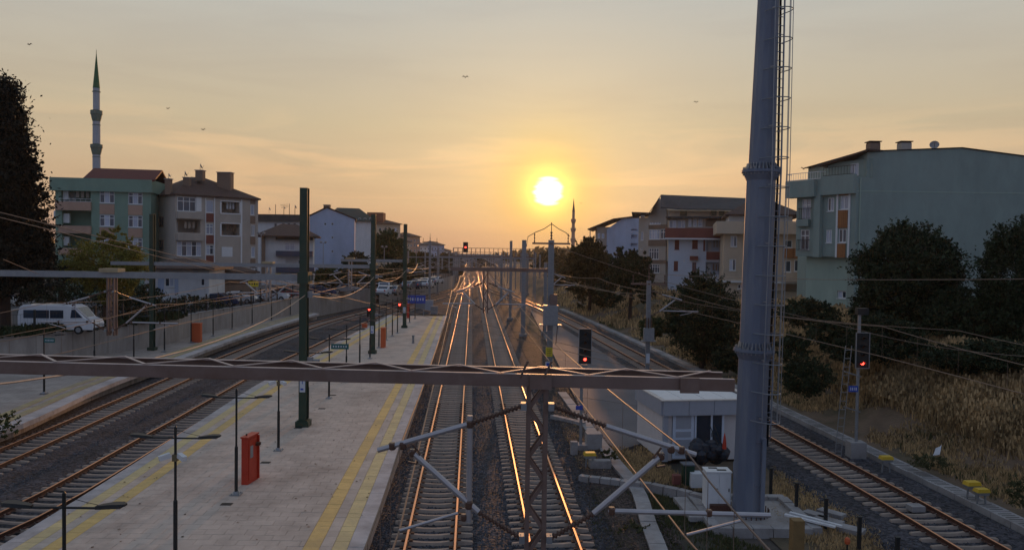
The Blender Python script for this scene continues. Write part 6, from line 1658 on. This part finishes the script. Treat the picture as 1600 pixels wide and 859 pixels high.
def tree(name, label, px, py, d, rpx, rpy, m, seed=0, trunk=True, base=None, ncl=None, nl=60, leaf=None, shape='round', cat='tree', ry=None, group=None, tr=.18, lobes=None, spread=.3):
    rnd = random.Random(seed); k = d / 1200.0; c = At(px, py, d); r = (rpx * k, (ry or rpx) * k, rpy * k)
    zb = base if base is not None else (ground_h(c.x, c.y) if c.x > 0 else SZ)
    t = thing(name, label, cat, (c.x, c.y, zb), group)
    area = rpx * rpy
    ncl = ncl or int(max(26, min(230, area / 22))); leaf = leaf or max(.13, 4.6 * k)
    P = crown_pts(c, r, ncl, nl, rnd, shape, spread)
    for lx, ly, lr in (lobes or []):
        cc = At(px + lx, py + ly, d); P += crown_pts((cc.x, cc.y + rnd.uniform(-.3, .3), cc.z), (lr * k, lr * k, lr * k), max(8, int(lr * lr / 22)), nl, rnd)
    b = MB()
    for p in P:
        if p.z > zb: blade_faces(b, p, leaf, rnd)
    b.build('crown' if trunk else 'foliage', m, t)
    if trunk:
        b = MB(); z0 = zb - .3; ct = c.z - r[2] * .2
        b.tube([(c.x, c.y, z0), (c.x + .1, c.y, (z0 + ct) / 2), (c.x, c.y, ct), (c.x, c.y, c.z + r[2] * .55)], [tr * 1.5, tr, tr * .7, tr * .2], 8); tk = b.build('trunk', m_bark, t)
        for i in range(7):
            a = rnd.uniform(0, 6.28); h = rnd.uniform(-.75, .3); p0 = V((c.x, c.y, c.z + r[2] * h * .6)); p1 = V((c.x + math.cos(a) * r[0] * .7, c.y + math.sin(a) * r[1] * .7, c.z + r[2] * (h * .6 + .45)))
            b = MB(); b.tube([p0, p0.lerp(p1, .5) + V((0, 0, .15 * r[2] * .4)), p1], [tr * .5, tr * .3, .02], 5); b.build('limb', m_bark, t)
    return t
# left
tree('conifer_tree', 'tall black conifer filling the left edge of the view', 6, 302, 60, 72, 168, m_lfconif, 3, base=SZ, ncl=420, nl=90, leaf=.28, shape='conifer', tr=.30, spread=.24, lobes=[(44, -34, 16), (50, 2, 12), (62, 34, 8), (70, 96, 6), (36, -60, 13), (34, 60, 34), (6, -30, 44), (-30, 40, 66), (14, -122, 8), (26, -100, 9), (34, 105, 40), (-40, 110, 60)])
tree('leafy_tree', 'yellow green tree in front of the green house', 162, 412, 66, 60, 38, m_lfyel, 4, base=SZ, ncl=150, nl=60, leaf=.2, tr=.13, lobes=[(14, -44, 15), (4, -34, 18), (38, -20, 22), (-38, 10, 24), (42, 22, 26), (0, 30, 34)])
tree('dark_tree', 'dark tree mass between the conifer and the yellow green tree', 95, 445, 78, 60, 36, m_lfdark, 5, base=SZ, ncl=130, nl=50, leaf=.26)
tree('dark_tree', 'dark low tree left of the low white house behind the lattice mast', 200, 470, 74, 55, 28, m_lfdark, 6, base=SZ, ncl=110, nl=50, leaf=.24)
tree('dark_tree', 'dark shrubbery above the wall behind the orange cabinet', 300, 478, 80, 55, 14, m_lfdark, 61, base=SZ, ncl=60, nl=40, leaf=.24, trunk=False, cat='shrub')
tree('small_tree', 'small round tree below the blank pale blue gable', 508, 430, 112, 17, 15, m_lfmid, 7, base=SZ, ncl=50, leaf=.34, tr=.10)
tree('dark_tree', 'dark spiky tree at the right foot of the pale blue house', 556, 408, 140, 22, 14, m_lfdark, 8, base=SZ, ncl=60, leaf=.42)
tree('dark_tree', 'long dark tree mass behind the fence left of the second green post', 560, 428, 135, 34, 15, m_lfdark, 81, base=SZ, ncl=80, leaf=.42, tr=.1)
tree('leafy_tree', 'round green tree right of the second green post', 606, 387, 150, 25, 27, m_lfmid, 9, base=SZ, ncl=110, leaf=.46)
tree('dark_tree', 'dark tree in front of the brown block beside the third green post', 622, 425, 142, 26, 18, m_lfdark, 91, base=SZ, ncl=70, leaf=.42)
for i, (px, py, d, rx, ry_, m) in enumerate(((655, 432, 190, 18, 14, m_lfdark), (690, 428, 230, 14, 12, m_lfwarm), (672, 415, 250, 14, 10, m_lfmid), (700, 416, 300, 16, 12, m_lfwarm), (722, 408, 360, 16, 10, m_lfwarm), (745, 410, 430, 18, 8, m_lfwarm), (645, 415, 200, 14, 12, m_lfmid), (715, 425, 300, 8, 8, m_lfdark))):
    tree('far_tree', ['first', 'second', 'third', 'fourth', 'fifth', 'furthest', 'low', 'small dark'][i] + ' far tree behind the car park left of the curving tracks', px, py, d, rx, ry_, m, 100 + i, base=0, ncl=40, nl=34, leaf=4.4 * d / 1200, tr=.2, group='far trees on the left')
for i, (px, py, d, rx, ry_, m) in enumerate(((868, 405, 300, 26, 16, m_lfwarm), (850, 415, 330, 18, 12, m_lfwarm), (875, 418, 210, 28, 20, m_lfwarm), (845, 422, 260, 18, 11, m_lfdark), (800, 412, 420, 24, 8, m_lfwarm), (772, 408, 460, 20, 7, m_lfwarm), (826, 408, 400, 18, 9, m_lfwarm), (880, 430, 160, 26, 18, m_lfwarm))):
    tree('far_tree', ['broad', 'lower', 'nearer rounded', 'dark low', 'distant flat', 'most distant', 'distant narrow', 'nearest olive'][i] + ' far tree below the sun, right of the tracks', px, py, d, rx, ry_, m, 120 + i, base=0, ncl=46, nl=34, leaf=4.4 * d / 1200, tr=.2, group='far trees below the sun')
tree('leafy_tree', 'dark rounded tree right of the distant minaret, touched by warm light', 922, 412, 112, 33, 36, m_lfwarm, 20, ncl=170, nl=60, lobes=[(-8, 38, 30), (18, 44, 26)], tr=.2)
tree('leafy_tree', 'dark tree in front of the beige house with the glazed bay', 985, 425, 96, 34, 30, m_lfdark, 21, ncl=150, nl=55, lobes=[(-14, -30, 9), (22, -22, 10), (-25, 26, 28), (20, 28, 24)], tr=.2)
tree('leafy_tree', 'bushy dark green tree reaching down to the track left of the tower', 1098, 500, 62, 56, 66, m_lfdark, 22, ncl=260, nl=60, leaf=.24, lobes=[(-12, -52, 22), (22, 48, 34), (-40, 5, 22)], tr=.2)
tree('bush', 'low green bush at the foot of the slope left of the big bushy tree', 1020, 512, 66, 22, 16, m_lfmid, 23, trunk=False, cat='bush', ncl=50)
tree('bush', 'green bush on the slope directly right of the tower', 1262, 588, 38, 40, 30, m_lfdark, 24, trunk=False, cat='bush', ncl=90, leaf=.15)
tree('bush', 'upper bushes below the cream house right of the tower', 1262, 490, 52, 48, 20, m_lfdark, 25, trunk=False, cat='bush', ncl=90, leaf=.2)
tree('bush', 'bush touching the tower at mid height on its right', 1300, 525, 46, 42, 24, m_lfdark, 26, trunk=False, cat='bush', ncl=90, leaf=.2)
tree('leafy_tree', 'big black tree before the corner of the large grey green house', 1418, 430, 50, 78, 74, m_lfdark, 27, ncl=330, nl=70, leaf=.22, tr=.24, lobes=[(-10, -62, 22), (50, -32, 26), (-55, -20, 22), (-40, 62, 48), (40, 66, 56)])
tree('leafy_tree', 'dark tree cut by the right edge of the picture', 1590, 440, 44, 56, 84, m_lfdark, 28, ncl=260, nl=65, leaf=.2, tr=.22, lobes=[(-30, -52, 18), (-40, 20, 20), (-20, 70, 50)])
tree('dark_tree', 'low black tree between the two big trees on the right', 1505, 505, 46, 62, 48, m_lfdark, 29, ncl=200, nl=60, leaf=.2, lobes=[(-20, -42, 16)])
tree('dark_tree', 'low black shrubbery below the big tree above the dry grass', 1380, 530, 44, 60, 36, m_lfdark, 30, ncl=140, nl=60, leaf=.2, trunk=False, cat='shrub')
tree('dark_tree', 'black shrubbery at the top of the dry grass near the right edge', 1560, 555, 38, 70, 22, m_lfdark, 31, ncl=110, nl=55, leaf=.18, trunk=False, cat='shrub')
tree('bush', 'dark bush beside the tower just above the cable duct', 1238, 545, 42, 26, 24, m_lfdark, 71, trunk=False, cat='bush', ncl=60, leaf=.17)
tree('bush', 'wide dark bush behind the right signal head', 1335, 548, 42, 40, 20, m_lfdark, 72, trunk=False, cat='bush', ncl=70, leaf=.17)
tree('bush', 'dark bush at the right end of the dry grass behind the paired boxes', 1500, 560, 40, 60, 20, m_lfdark, 73, trunk=False, cat='bush', ncl=80, leaf=.17)
tree('bush', 'dark bush on the slope left of the tower under the bushy tree', 1140, 560, 56, 26, 22, m_lfdark, 74, trunk=False, cat='bush', ncl=60, leaf=.2)
for px, py, d, rx, ry_, m, lab in ((590, 432, 128, 24, 14, m_lfdark, 'dark tree before the car park left of the third green post'), (640, 430, 168, 22, 16, m_lfdark, 'dark tree right of the third green post beside the car park'), (662, 412, 230, 22, 16, m_lfwarm, 'olive tree in front of the blue grey far block'),
                                (698, 408, 330, 18, 12, m_lfwarm, 'olive far tree at the left foot of the signal gantry'), (630, 405, 210, 20, 16, m_lfmid, 'green tree behind the third green post'), (520, 440, 116, 26, 12, m_lfdark, 'dark shrub mass below the pale blue gable right of the small round tree')):
    tree('dark_tree', lab, px, py, d, rx, ry_, m, int(px), base=0, ncl=80, nl=45, leaf=4.4 * d / 1200, tr=.2)
# weeds close to the rails
tree('weed_bush', 'leafy weed growing beside the far left platform edge', 12, 665, 34, 17, 22, m_lfmid, 40, trunk=False, cat='plant', ncl=16, nl=22, leaf=.14, base=-.1)
tree('weed_bush', 'green bush behind the yellow capped box by the yard path', 951, 712, 33, 13, 10, m_grass_grn, 41, trunk=False, cat='plant', ncl=22, nl=30, leaf=.10, base=-.1)
tree('weed_bush', 'patch of green weeds near the bottom edge right of the hanging mast', 985, 838, 25.0, 42, 18, m_grass_grn, 42, trunk=False, cat='plant', ncl=40, nl=34, leaf=.10, base=-.1)
tree('weed_bush', 'low green weeds on the dry slope near the white scrap', 1455, 722, 32, 34, 10, m_grass_grn, 43, trunk=False, cat='plant', ncl=30, nl=30, leaf=.10)
tree('weed_bush', 'green weeds at the right edge beside the paired yellow boxes', 1596, 770, 26, 22, 26, m_grass_grn, 44, trunk=False, cat='plant', ncl=30, nl=30, leaf=.10)
# grass
def grass(name, label, m, n, fn, hmin, hmax, seed, w=.018, tuft=5, fork=False):
    rnd = random.Random(seed); b = MB()
    for _ in range(n):
        q = fn(rnd)
        if q is None: continue
        x, y, z = q; hh = rnd.uniform(hmin, hmax); sc = max(1.0, y / 30)
        for _ in range(tuft):
            a = rnd.uniform(0, 6.28); l = rnd.uniform(.1, .45) * hh; h = hh * rnd.uniform(.6, 1.1); ww = w * sc * rnd.uniform(.7, 1.5)
            ox, oy = x + rnd.gauss(0, .07 * sc), y + rnd.gauss(0, .07 * sc); dx, dy = math.cos(a), math.sin(a); k = len(b.v)
            b.v += [(ox - ww, oy, z - .03), (ox + ww, oy, z - .03), (ox + dx * l * .35 + ww * .8, oy + dy * l * .35, z + h * .6), (ox + dx * l * .35 - ww * .8, oy + dy * l * .35, z + h * .6), (ox + dx * l, oy + dy * l, z + h)]
            b.f += [(k, k + 1, k + 2, k + 3), (k + 3, k + 2, k + 4)]; b.mi += [0, 0]
            if fork:
                c = (ox + dx * l, oy + dy * l, z + h); k = len(b.v); s = ww * 2.0
                b.v += [(c[0] - s, c[1], c[2] - .05), (c[0] + s, c[1], c[2] - .05), (c[0] + s * .5, c[1] + .01, c[2] + .1 * sc), (c[0] - s * .5, c[1], c[2] + .1 * sc)]; b.f.append((k, k + 1, k + 2, k + 3)); b.mi.append(0)
    o = b.build(name, m); tag(o, label, 'grass', kind='stuff'); return o
def slope(emin, emax, y0, y1, pw=1.6, thr=None):
    def f(r):
        y = y0 + (y1 - y0) * r.random() ** pw; e = r.uniform(emin, emax); x = pE.x_at(y) + e
        if thr is not None:
            v = math.sin(x * .55 + 1.3) * math.sin(y * .33 + .7) + .5 * math.sin(x * 1.3 + y * .9) + r.gauss(0, .25)
            if v < thr: return None
        return x, y, ground_h(x, y)
    return f
grass('dry_grass', 'tall straw coloured grass covering the right embankment', m_grass_dry, 30000, slope(6.8, 17, 20, 75, thr=-.45), .4, .9, 1, fork=True)
grass('dry_grass', 'short straw coloured grass on the lower embankment', m_grass_dry, 15000, slope(4.3, 9, 20, 85, thr=-.1), .1, .35, 2)
grass('dry_grass', 'dry brown grass on the far embankment', m_grass_dry, 6000, slope(4.5, 16, 60, 150, thr=-.1), .4, .9, 3, w=.02)
grass('green_grass', 'green weeds scattered over the right embankment', m_grass_grn, 6000, slope(4.2, 17, 20, 110, thr=.35), .15, .45, 4)
def area(poly_px, z=-.05):
    P = [G(a, c, 0) for a, c in poly_px]; x0, x1 = min(p.x for p in P), max(p.x for p in P); y0, y1 = min(p.y for p in P), max(p.y for p in P)
    def inside(x, y):
        c = False; j = len(P) - 1
        for i in range(len(P)):
            if (P[i].y > y) != (P[j].y > y) and x < (P[j].x - P[i].x) * (y - P[i].y) / (P[j].y - P[i].y) + P[i].x: c = not c
            j = i
        return c
    def f(r):
        x, y = r.uniform(x0, x1), r.uniform(y0, y1)
        v = math.sin(x * 1.9) * math.sin(y * 1.1) + r.gauss(0, .6)
        return (x, y, z) if inside(x, y) and v > -.1 else None
    return f
grass('yard_weeds', 'low green and brown weeds on the soil between middle tracks and tower', m_grass_grn, 5200, area([(925, 745), (1100, 780), (1120, 830), (1200, 859), (1210, 940), (1060, 960), (1045, 870), (1000, 800)]), .05, .16, 5, w=.012)
grass('yard_weeds', 'dry weeds on the soil in front of the hut', m_grass_dry, 3600, area([(955, 700), (1005, 695), (1035, 725), (1100, 765), (1010, 750), (975, 735)]), .05, .2, 6, w=.012)
grass('yard_weeds', 'weeds on the soil right of the hanging mast', m_grass_grn, 3600, area([(930, 762), (985, 770), (1010, 830), (1035, 900), (955, 940), (920, 820)]), .05, .18, 7, w=.012)
grass('track_weeds', 'dry weeds between the tower and the right track', m_grass_dry, 3500, area([(1210, 730), (1330, 800), (1480, 900), (1380, 940), (1250, 840), (1205, 800)]), .05, .18, 8, w=.012)
grass('track_weeds', 'weeds left of the signal post below the yard', m_grass_dry, 2600, area([(875, 640), (925, 690), (960, 740), (905, 735), (885, 690)]), .05, .2, 9, w=.012)
grass('wall_hedge', 'dark creeping hedge along the top of the retaining wall', m_lfdark, 3000, lambda r: (lambda p: (p.x, p.y, 2.8 + r.uniform(0, .25)))(pW.off(r.uniform(8, 34), -.55 + r.gauss(0, .3))), .25, .6, 10, w=.05)
# ================================================================ VEHICLES
def car(label, p, rz, col, kind='car', name='parked_car', group='cars parked behind the retaining wall', s=1.0):
    t = thing(name, label, 'van' if kind == 'van' else 'car', (0, 0, 0), group)
    if kind == 'van':
        L, W = 6.2, 2.0; prof = [(0, .35), (0, 1.5), (.15, 2.25), (.45, 2.42), (4.3, 2.42), (4.75, 2.25), (5.5, 1.35), (6.05, 1.15), (6.2, .85), (6.2, .35)]; wins = [(.5, 1.42), (1.5, 2.6), (2.68, 3.78)]; wz = (1.32, 2.0); wh = [1.1, 5.0]; wr = .36
        fw = [(4.35, 1.35), (4.45, 2.05), (4.72, 2.08), (5.35, 1.38)]
    else:
        L, W = 4.3, 1.75; prof = [(0, .3), (0, .85), (.12, .98), (.7, 1.05), (1.15, 1.42), (2.35, 1.46), (3.05, 1.02), (4.05, .85), (4.3, .65), (4.3, .3)]; wins = [(1.25, 2.0)]; wz = (1.02, 1.36); wh = [.8, 3.4]; wr = .31
        fw = [(2.06, 1.02), (2.06, 1.38), (2.38, 1.38), (2.9, 1.02)]
    X = lambda x: x - L / 2
    b = MB(); b.prism([(X(x), -W / 2, z) for x, z in prof], (0, W, 0)); body = b.build('body', col, t)
    m = body.modifiers.new('bevel', 'BEVEL'); m.width = .06; m.segments = 2; m.limit_method = 'ANGLE'
    for sd_ in (-1, 1):
        y = sd_ * (W / 2 + .004)
        for a, c in wins:
            b = MB(); b.box((X((a + c) / 2), y, (wz[0] + wz[1]) / 2), (c - a, .012, wz[1] - wz[0])); b.build('side_window', m_glass, t)
        b = MB(); b.prism([(X(x), y - .006, z) for x, z in fw], (0, .012, 0)); b.build('side_window', m_glass, t)
        for x in wh:
            b = MB(); b.tube([(X(x), sd_ * (W / 2 - .2), wr), (X(x), sd_ * (W / 2 + .02), wr)], wr, 14); w = b.build('wheel', m_rubber, t)
            b = MB(); b.tube([(X(x), sd_ * (W / 2 + .0), wr), (X(x), sd_ * (W / 2 + .03), wr)], wr * .6, 10); b.build('rim', m_galv, w)
    i0 = 6 if kind == 'van' else 5; (xa, za), (xb, zb) = prof[5 if kind == 'van' else 5], prof[6]
    n_ = V((zb - za, 0, -(xb - xa))); n_ = V((-(zb - za), 0, (xb - xa))).normalized() * .01
    b = MB(); b.prism([V((X(xa) + .05, -W * .42, za - .03)) + n_, V((X(xb) - .05, -W * .42, zb + .03)) + n_, V((X(xb) - .05, W * .42, zb + .03)) + n_, V((X(xa) + .05, W * .42, za - .03)) + n_], n_); b.build('windscreen', m_glass, t)
    b = MB(); 
    if kind == 'van': b.box((X(0) - .006, 0, 1.75), (.012, W * .8, .55))
    else: b.prism([V((X(.74), -W * .4, 1.08)) + V((-.01, 0, .01)), V((X(1.12), -W * .4, 1.38)) + V((-.01, 0, .01)), V((X(1.12), W * .4, 1.38)) + V((-.01, 0, .01)), V((X(.74), W * .4, 1.08)) + V((-.01, 0, .01))], (-.01, 0, .012))
    b.build('rear_window', m_glass, t)
    for y in (-W * .38, W * .38):
        b = MB(); b.box((X(L) + .004, y, .72), (.03, .3, .14)); b.build('headlight', m_whiteb, t)
        b = MB(); b.box((X(0) - .004, y, .85), (.03, .22, .2)); b.build('tail_light', m_red, t)
    for xx in (X(L) + .01, X(0) - .01):
        b = MB(); b.box((xx, 0, .45), (.06, W * .92, .16)); b.build('bumper', m_black, t)
    t.location = p; t.rotation_euler = (0, 0, rz); t.scale = (s,) * 3
    return t
m_cw = mat('white car paint', (.62, .63, .65), .25, var=.03); m_cs = mat('silver car paint', (.35, .36, .38), .25, metal=.6, var=.03); m_cb = mat('dark blue car paint', (.03, .05, .12), .25, var=.03); m_ck = mat('black car paint', (.02, .02, .022), .2, var=.03); m_cr = mat('dark red car paint', (.25, .03, .03), .25, var=.03)
p = G(84, 522, SZ); car('white minibus parked behind the fence at the left end of the retaining wall', (p.x, p.y + 1.0, SZ), R(2), m_cw, 'van', 'minibus', s=.88)
cl = [((4, 478), m_cw, 78, 'white car on the street, the nearest one at the left edge'), ((14, 462), m_ck, 80, 'dark car on the street behind the nearest white one'), ((9, 450), m_cw, 84, 'second white car up the street at the left edge'), ((21, 446), m_cs, 84, 'silver car up the street left of the conifer trunk'), ((23, 439), m_cw, 84, 'furthest white car up the street'),
      ((372, 474), m_cw, 5, 'white car parked behind the fence right of the orange cabinet'), ((425, 470), m_cw, 8, 'pale car parked behind the wall left of the nearest green post'), ((448, 466), m_cr, 8, 'dark red car parked close left of the nearest green post'), ((345, 478), m_cb, 6, 'dark blue car by the brown shed'),
      ((500, 462), m_cb, 20, 'dark blue car behind the fence between the two nearest green posts'), ((540, 458), m_cs, 25, 'silver car behind the fence left of the second green post')]
for (px, py), m, a, lab in cl:
    p = G(px, py, SZ); car(lab, p, R(a), m)
fc = [(604, 462), (614, 461), (600, 455), (655, 447), (664, 446), (673, 445), (682, 443), (650, 451), (660, 450), (640, 452), (668, 450)]
base_car = None
for i, (px, py) in enumerate(fc):
    p = G(px, py, SZ); col = (m_cw, m_cs, m_cw, m_cb)[i % 4]
    o = car(['white car with bright front right of the second green post', 'silver car right beside the white one by the second green post', 'white car further back right of the second green post', 'dark blue car left of the first far grey mast', 'white car by the first far grey mast', 'silver car between the two far grey masts', 'white car right of the far grey masts', 'dark blue car behind the blue station sign', 'white car behind the blue station sign', 'silver car right above the third green post foot', 'small white car deep in the far car park'][i], p, R(75 + 12 * (i % 3)), col, group='cars in the far car park')
# street furniture behind the wall
signbox('shop_sign', At(396, 443.5, 88), 1.15, .62, m_yelsign, 'yellow sign on a post behind the fence below the beige grey block', glyphs=4, mg=m_black)
signbox('shop_sign', At(434.5, 429.5, 120), .9, .5, m_yelsign, 'smaller yellow sign left of the nearest green post', glyphs=3, mg=m_black)
p = At(396, 450, 88); b = MB(); b.box((p.x, 88.1, (SZ + p.z) / 2), (.1, .1, p.z - SZ)); tag(b.build('sign_post', m_black), 'post of the yellow sign below the beige grey block', 'post')
for px, py, d, h, lab in ((505, 408, 118, 7.5, 'grey street lamp in front of the pale blue gable'), (408, 410, 105, 8.5, 'pale street lamp right of the beige grey block'), (600, 440, 130, 7.0, 'street lamp behind the fence near the round green tree'), (650, 440, 180, 8, 'far street lamp by the car park')):
    p = At(px, py, d); t = thing('street_lamp', lab, 'street lamp', (p.x, d, SZ), 'street lamps behind the retaining wall'); b = MB(); b.tube([(p.x, d, SZ), (p.x, d, SZ + h)], [.08, .05], 6); b.build('post', m_galv, t)
    for s in (-.35, .35):
        b = MB(); b.lathe([(.05, 0), (.22, .08), (.24, .16), (.05, .3)], 8, (p.x + s, d, SZ + h)); b.build('lamp_head', m_conc_l, t)
    b = MB(); b.box((p.x, d, SZ + h - .02), (.8, .05, .05)); b.build('arm', m_galv, t)
for px, py, d, lab in ((45, 70, 70, 'tiny bird high above the conifer'), (317, 203, 80, 'tiny bird above the beige grey house'), (727, 121, 60, 'pale gull gliding left of and high above the sun'), (1088, 160, 80, 'tiny bird right of the sun, left of the tower'), (262, 170, 90, 'tiny gull right of the minaret'), (908, 318, 150, 'tiny bird just right of the distant minaret'), (1256, 264, 60, 'tiny bird between tower and large house')):
    p = At(px, py, d); b = MB(); s = .26
    for q in (-1, 1):
        b.poly([p, p + V((q * s * .5, .08, .16)), p + V((q * s, .2, .04)), p + V((q * s * .5, .22, .12))]); b.poly([p + V((0, 0, -.02)), p + V((q * s * .5, .22, .10)), p + V((q * s, .2, .03)), p + V((q * s * .5, .08, .13))])
    b.tube([p + V((0, -.16, .02)), p + V((0, -.1, 0)), p + V((0, .1, 0)), p + V((0, .22, .02))], [.01, .03, .035, .012], 6)
    tag(b.build('bird', m_w_brown), lab, 'bird', 'birds in the evening sky')
# a wooded horizon far away
rnd = random.Random(99); b = MB()
for i in range(9000):
    a = R(rnd.uniform(-62, 62)); d = rnd.uniform(620, 900); x, y = math.sin(a) * d, math.cos(a) * d; h = 6 + 6 * (math.sin(a * 9) * .5 + .5) + 3 * math.sin(a * 31)
    blade_faces(b, V((x, y, rnd.uniform(0, max(3, h)))), 7.0, rnd)
o = b.build('distant_woods', m_lfwarm); tag(o, 'low dark line of woods and roofs along the horizon', 'woods', kind='stuff')
# ================================================================ HAZE
HAZE = 0.00013
if HAZE:
    b = MB(); b.box((20, 560, 17.5), (1900, 1500, 38)); hz_o = b.build('haze', [])
    hm = bpy.data.materials.new('evening haze'); hm.use_nodes = True; n, l = hm.node_tree.nodes, hm.node_tree.links; n.clear()
    pv = n.new('ShaderNodeVolumePrincipled'); pv.inputs['Density'].default_value = HAZE; pv.inputs['Color'].default_value = (.92, .88, .84, 1); pv.inputs['Anisotropy'].default_value = .55
    oo = n.new('ShaderNodeOutputMaterial'); l.new(pv.outputs[0], oo.inputs['Volume']); hz_o.data.materials.append(hm); hz_o['kind'] = 'stuff'; hz_o['label'] = 'thin warm evening haze over the whole place'; hz_o['category'] = 'haze'
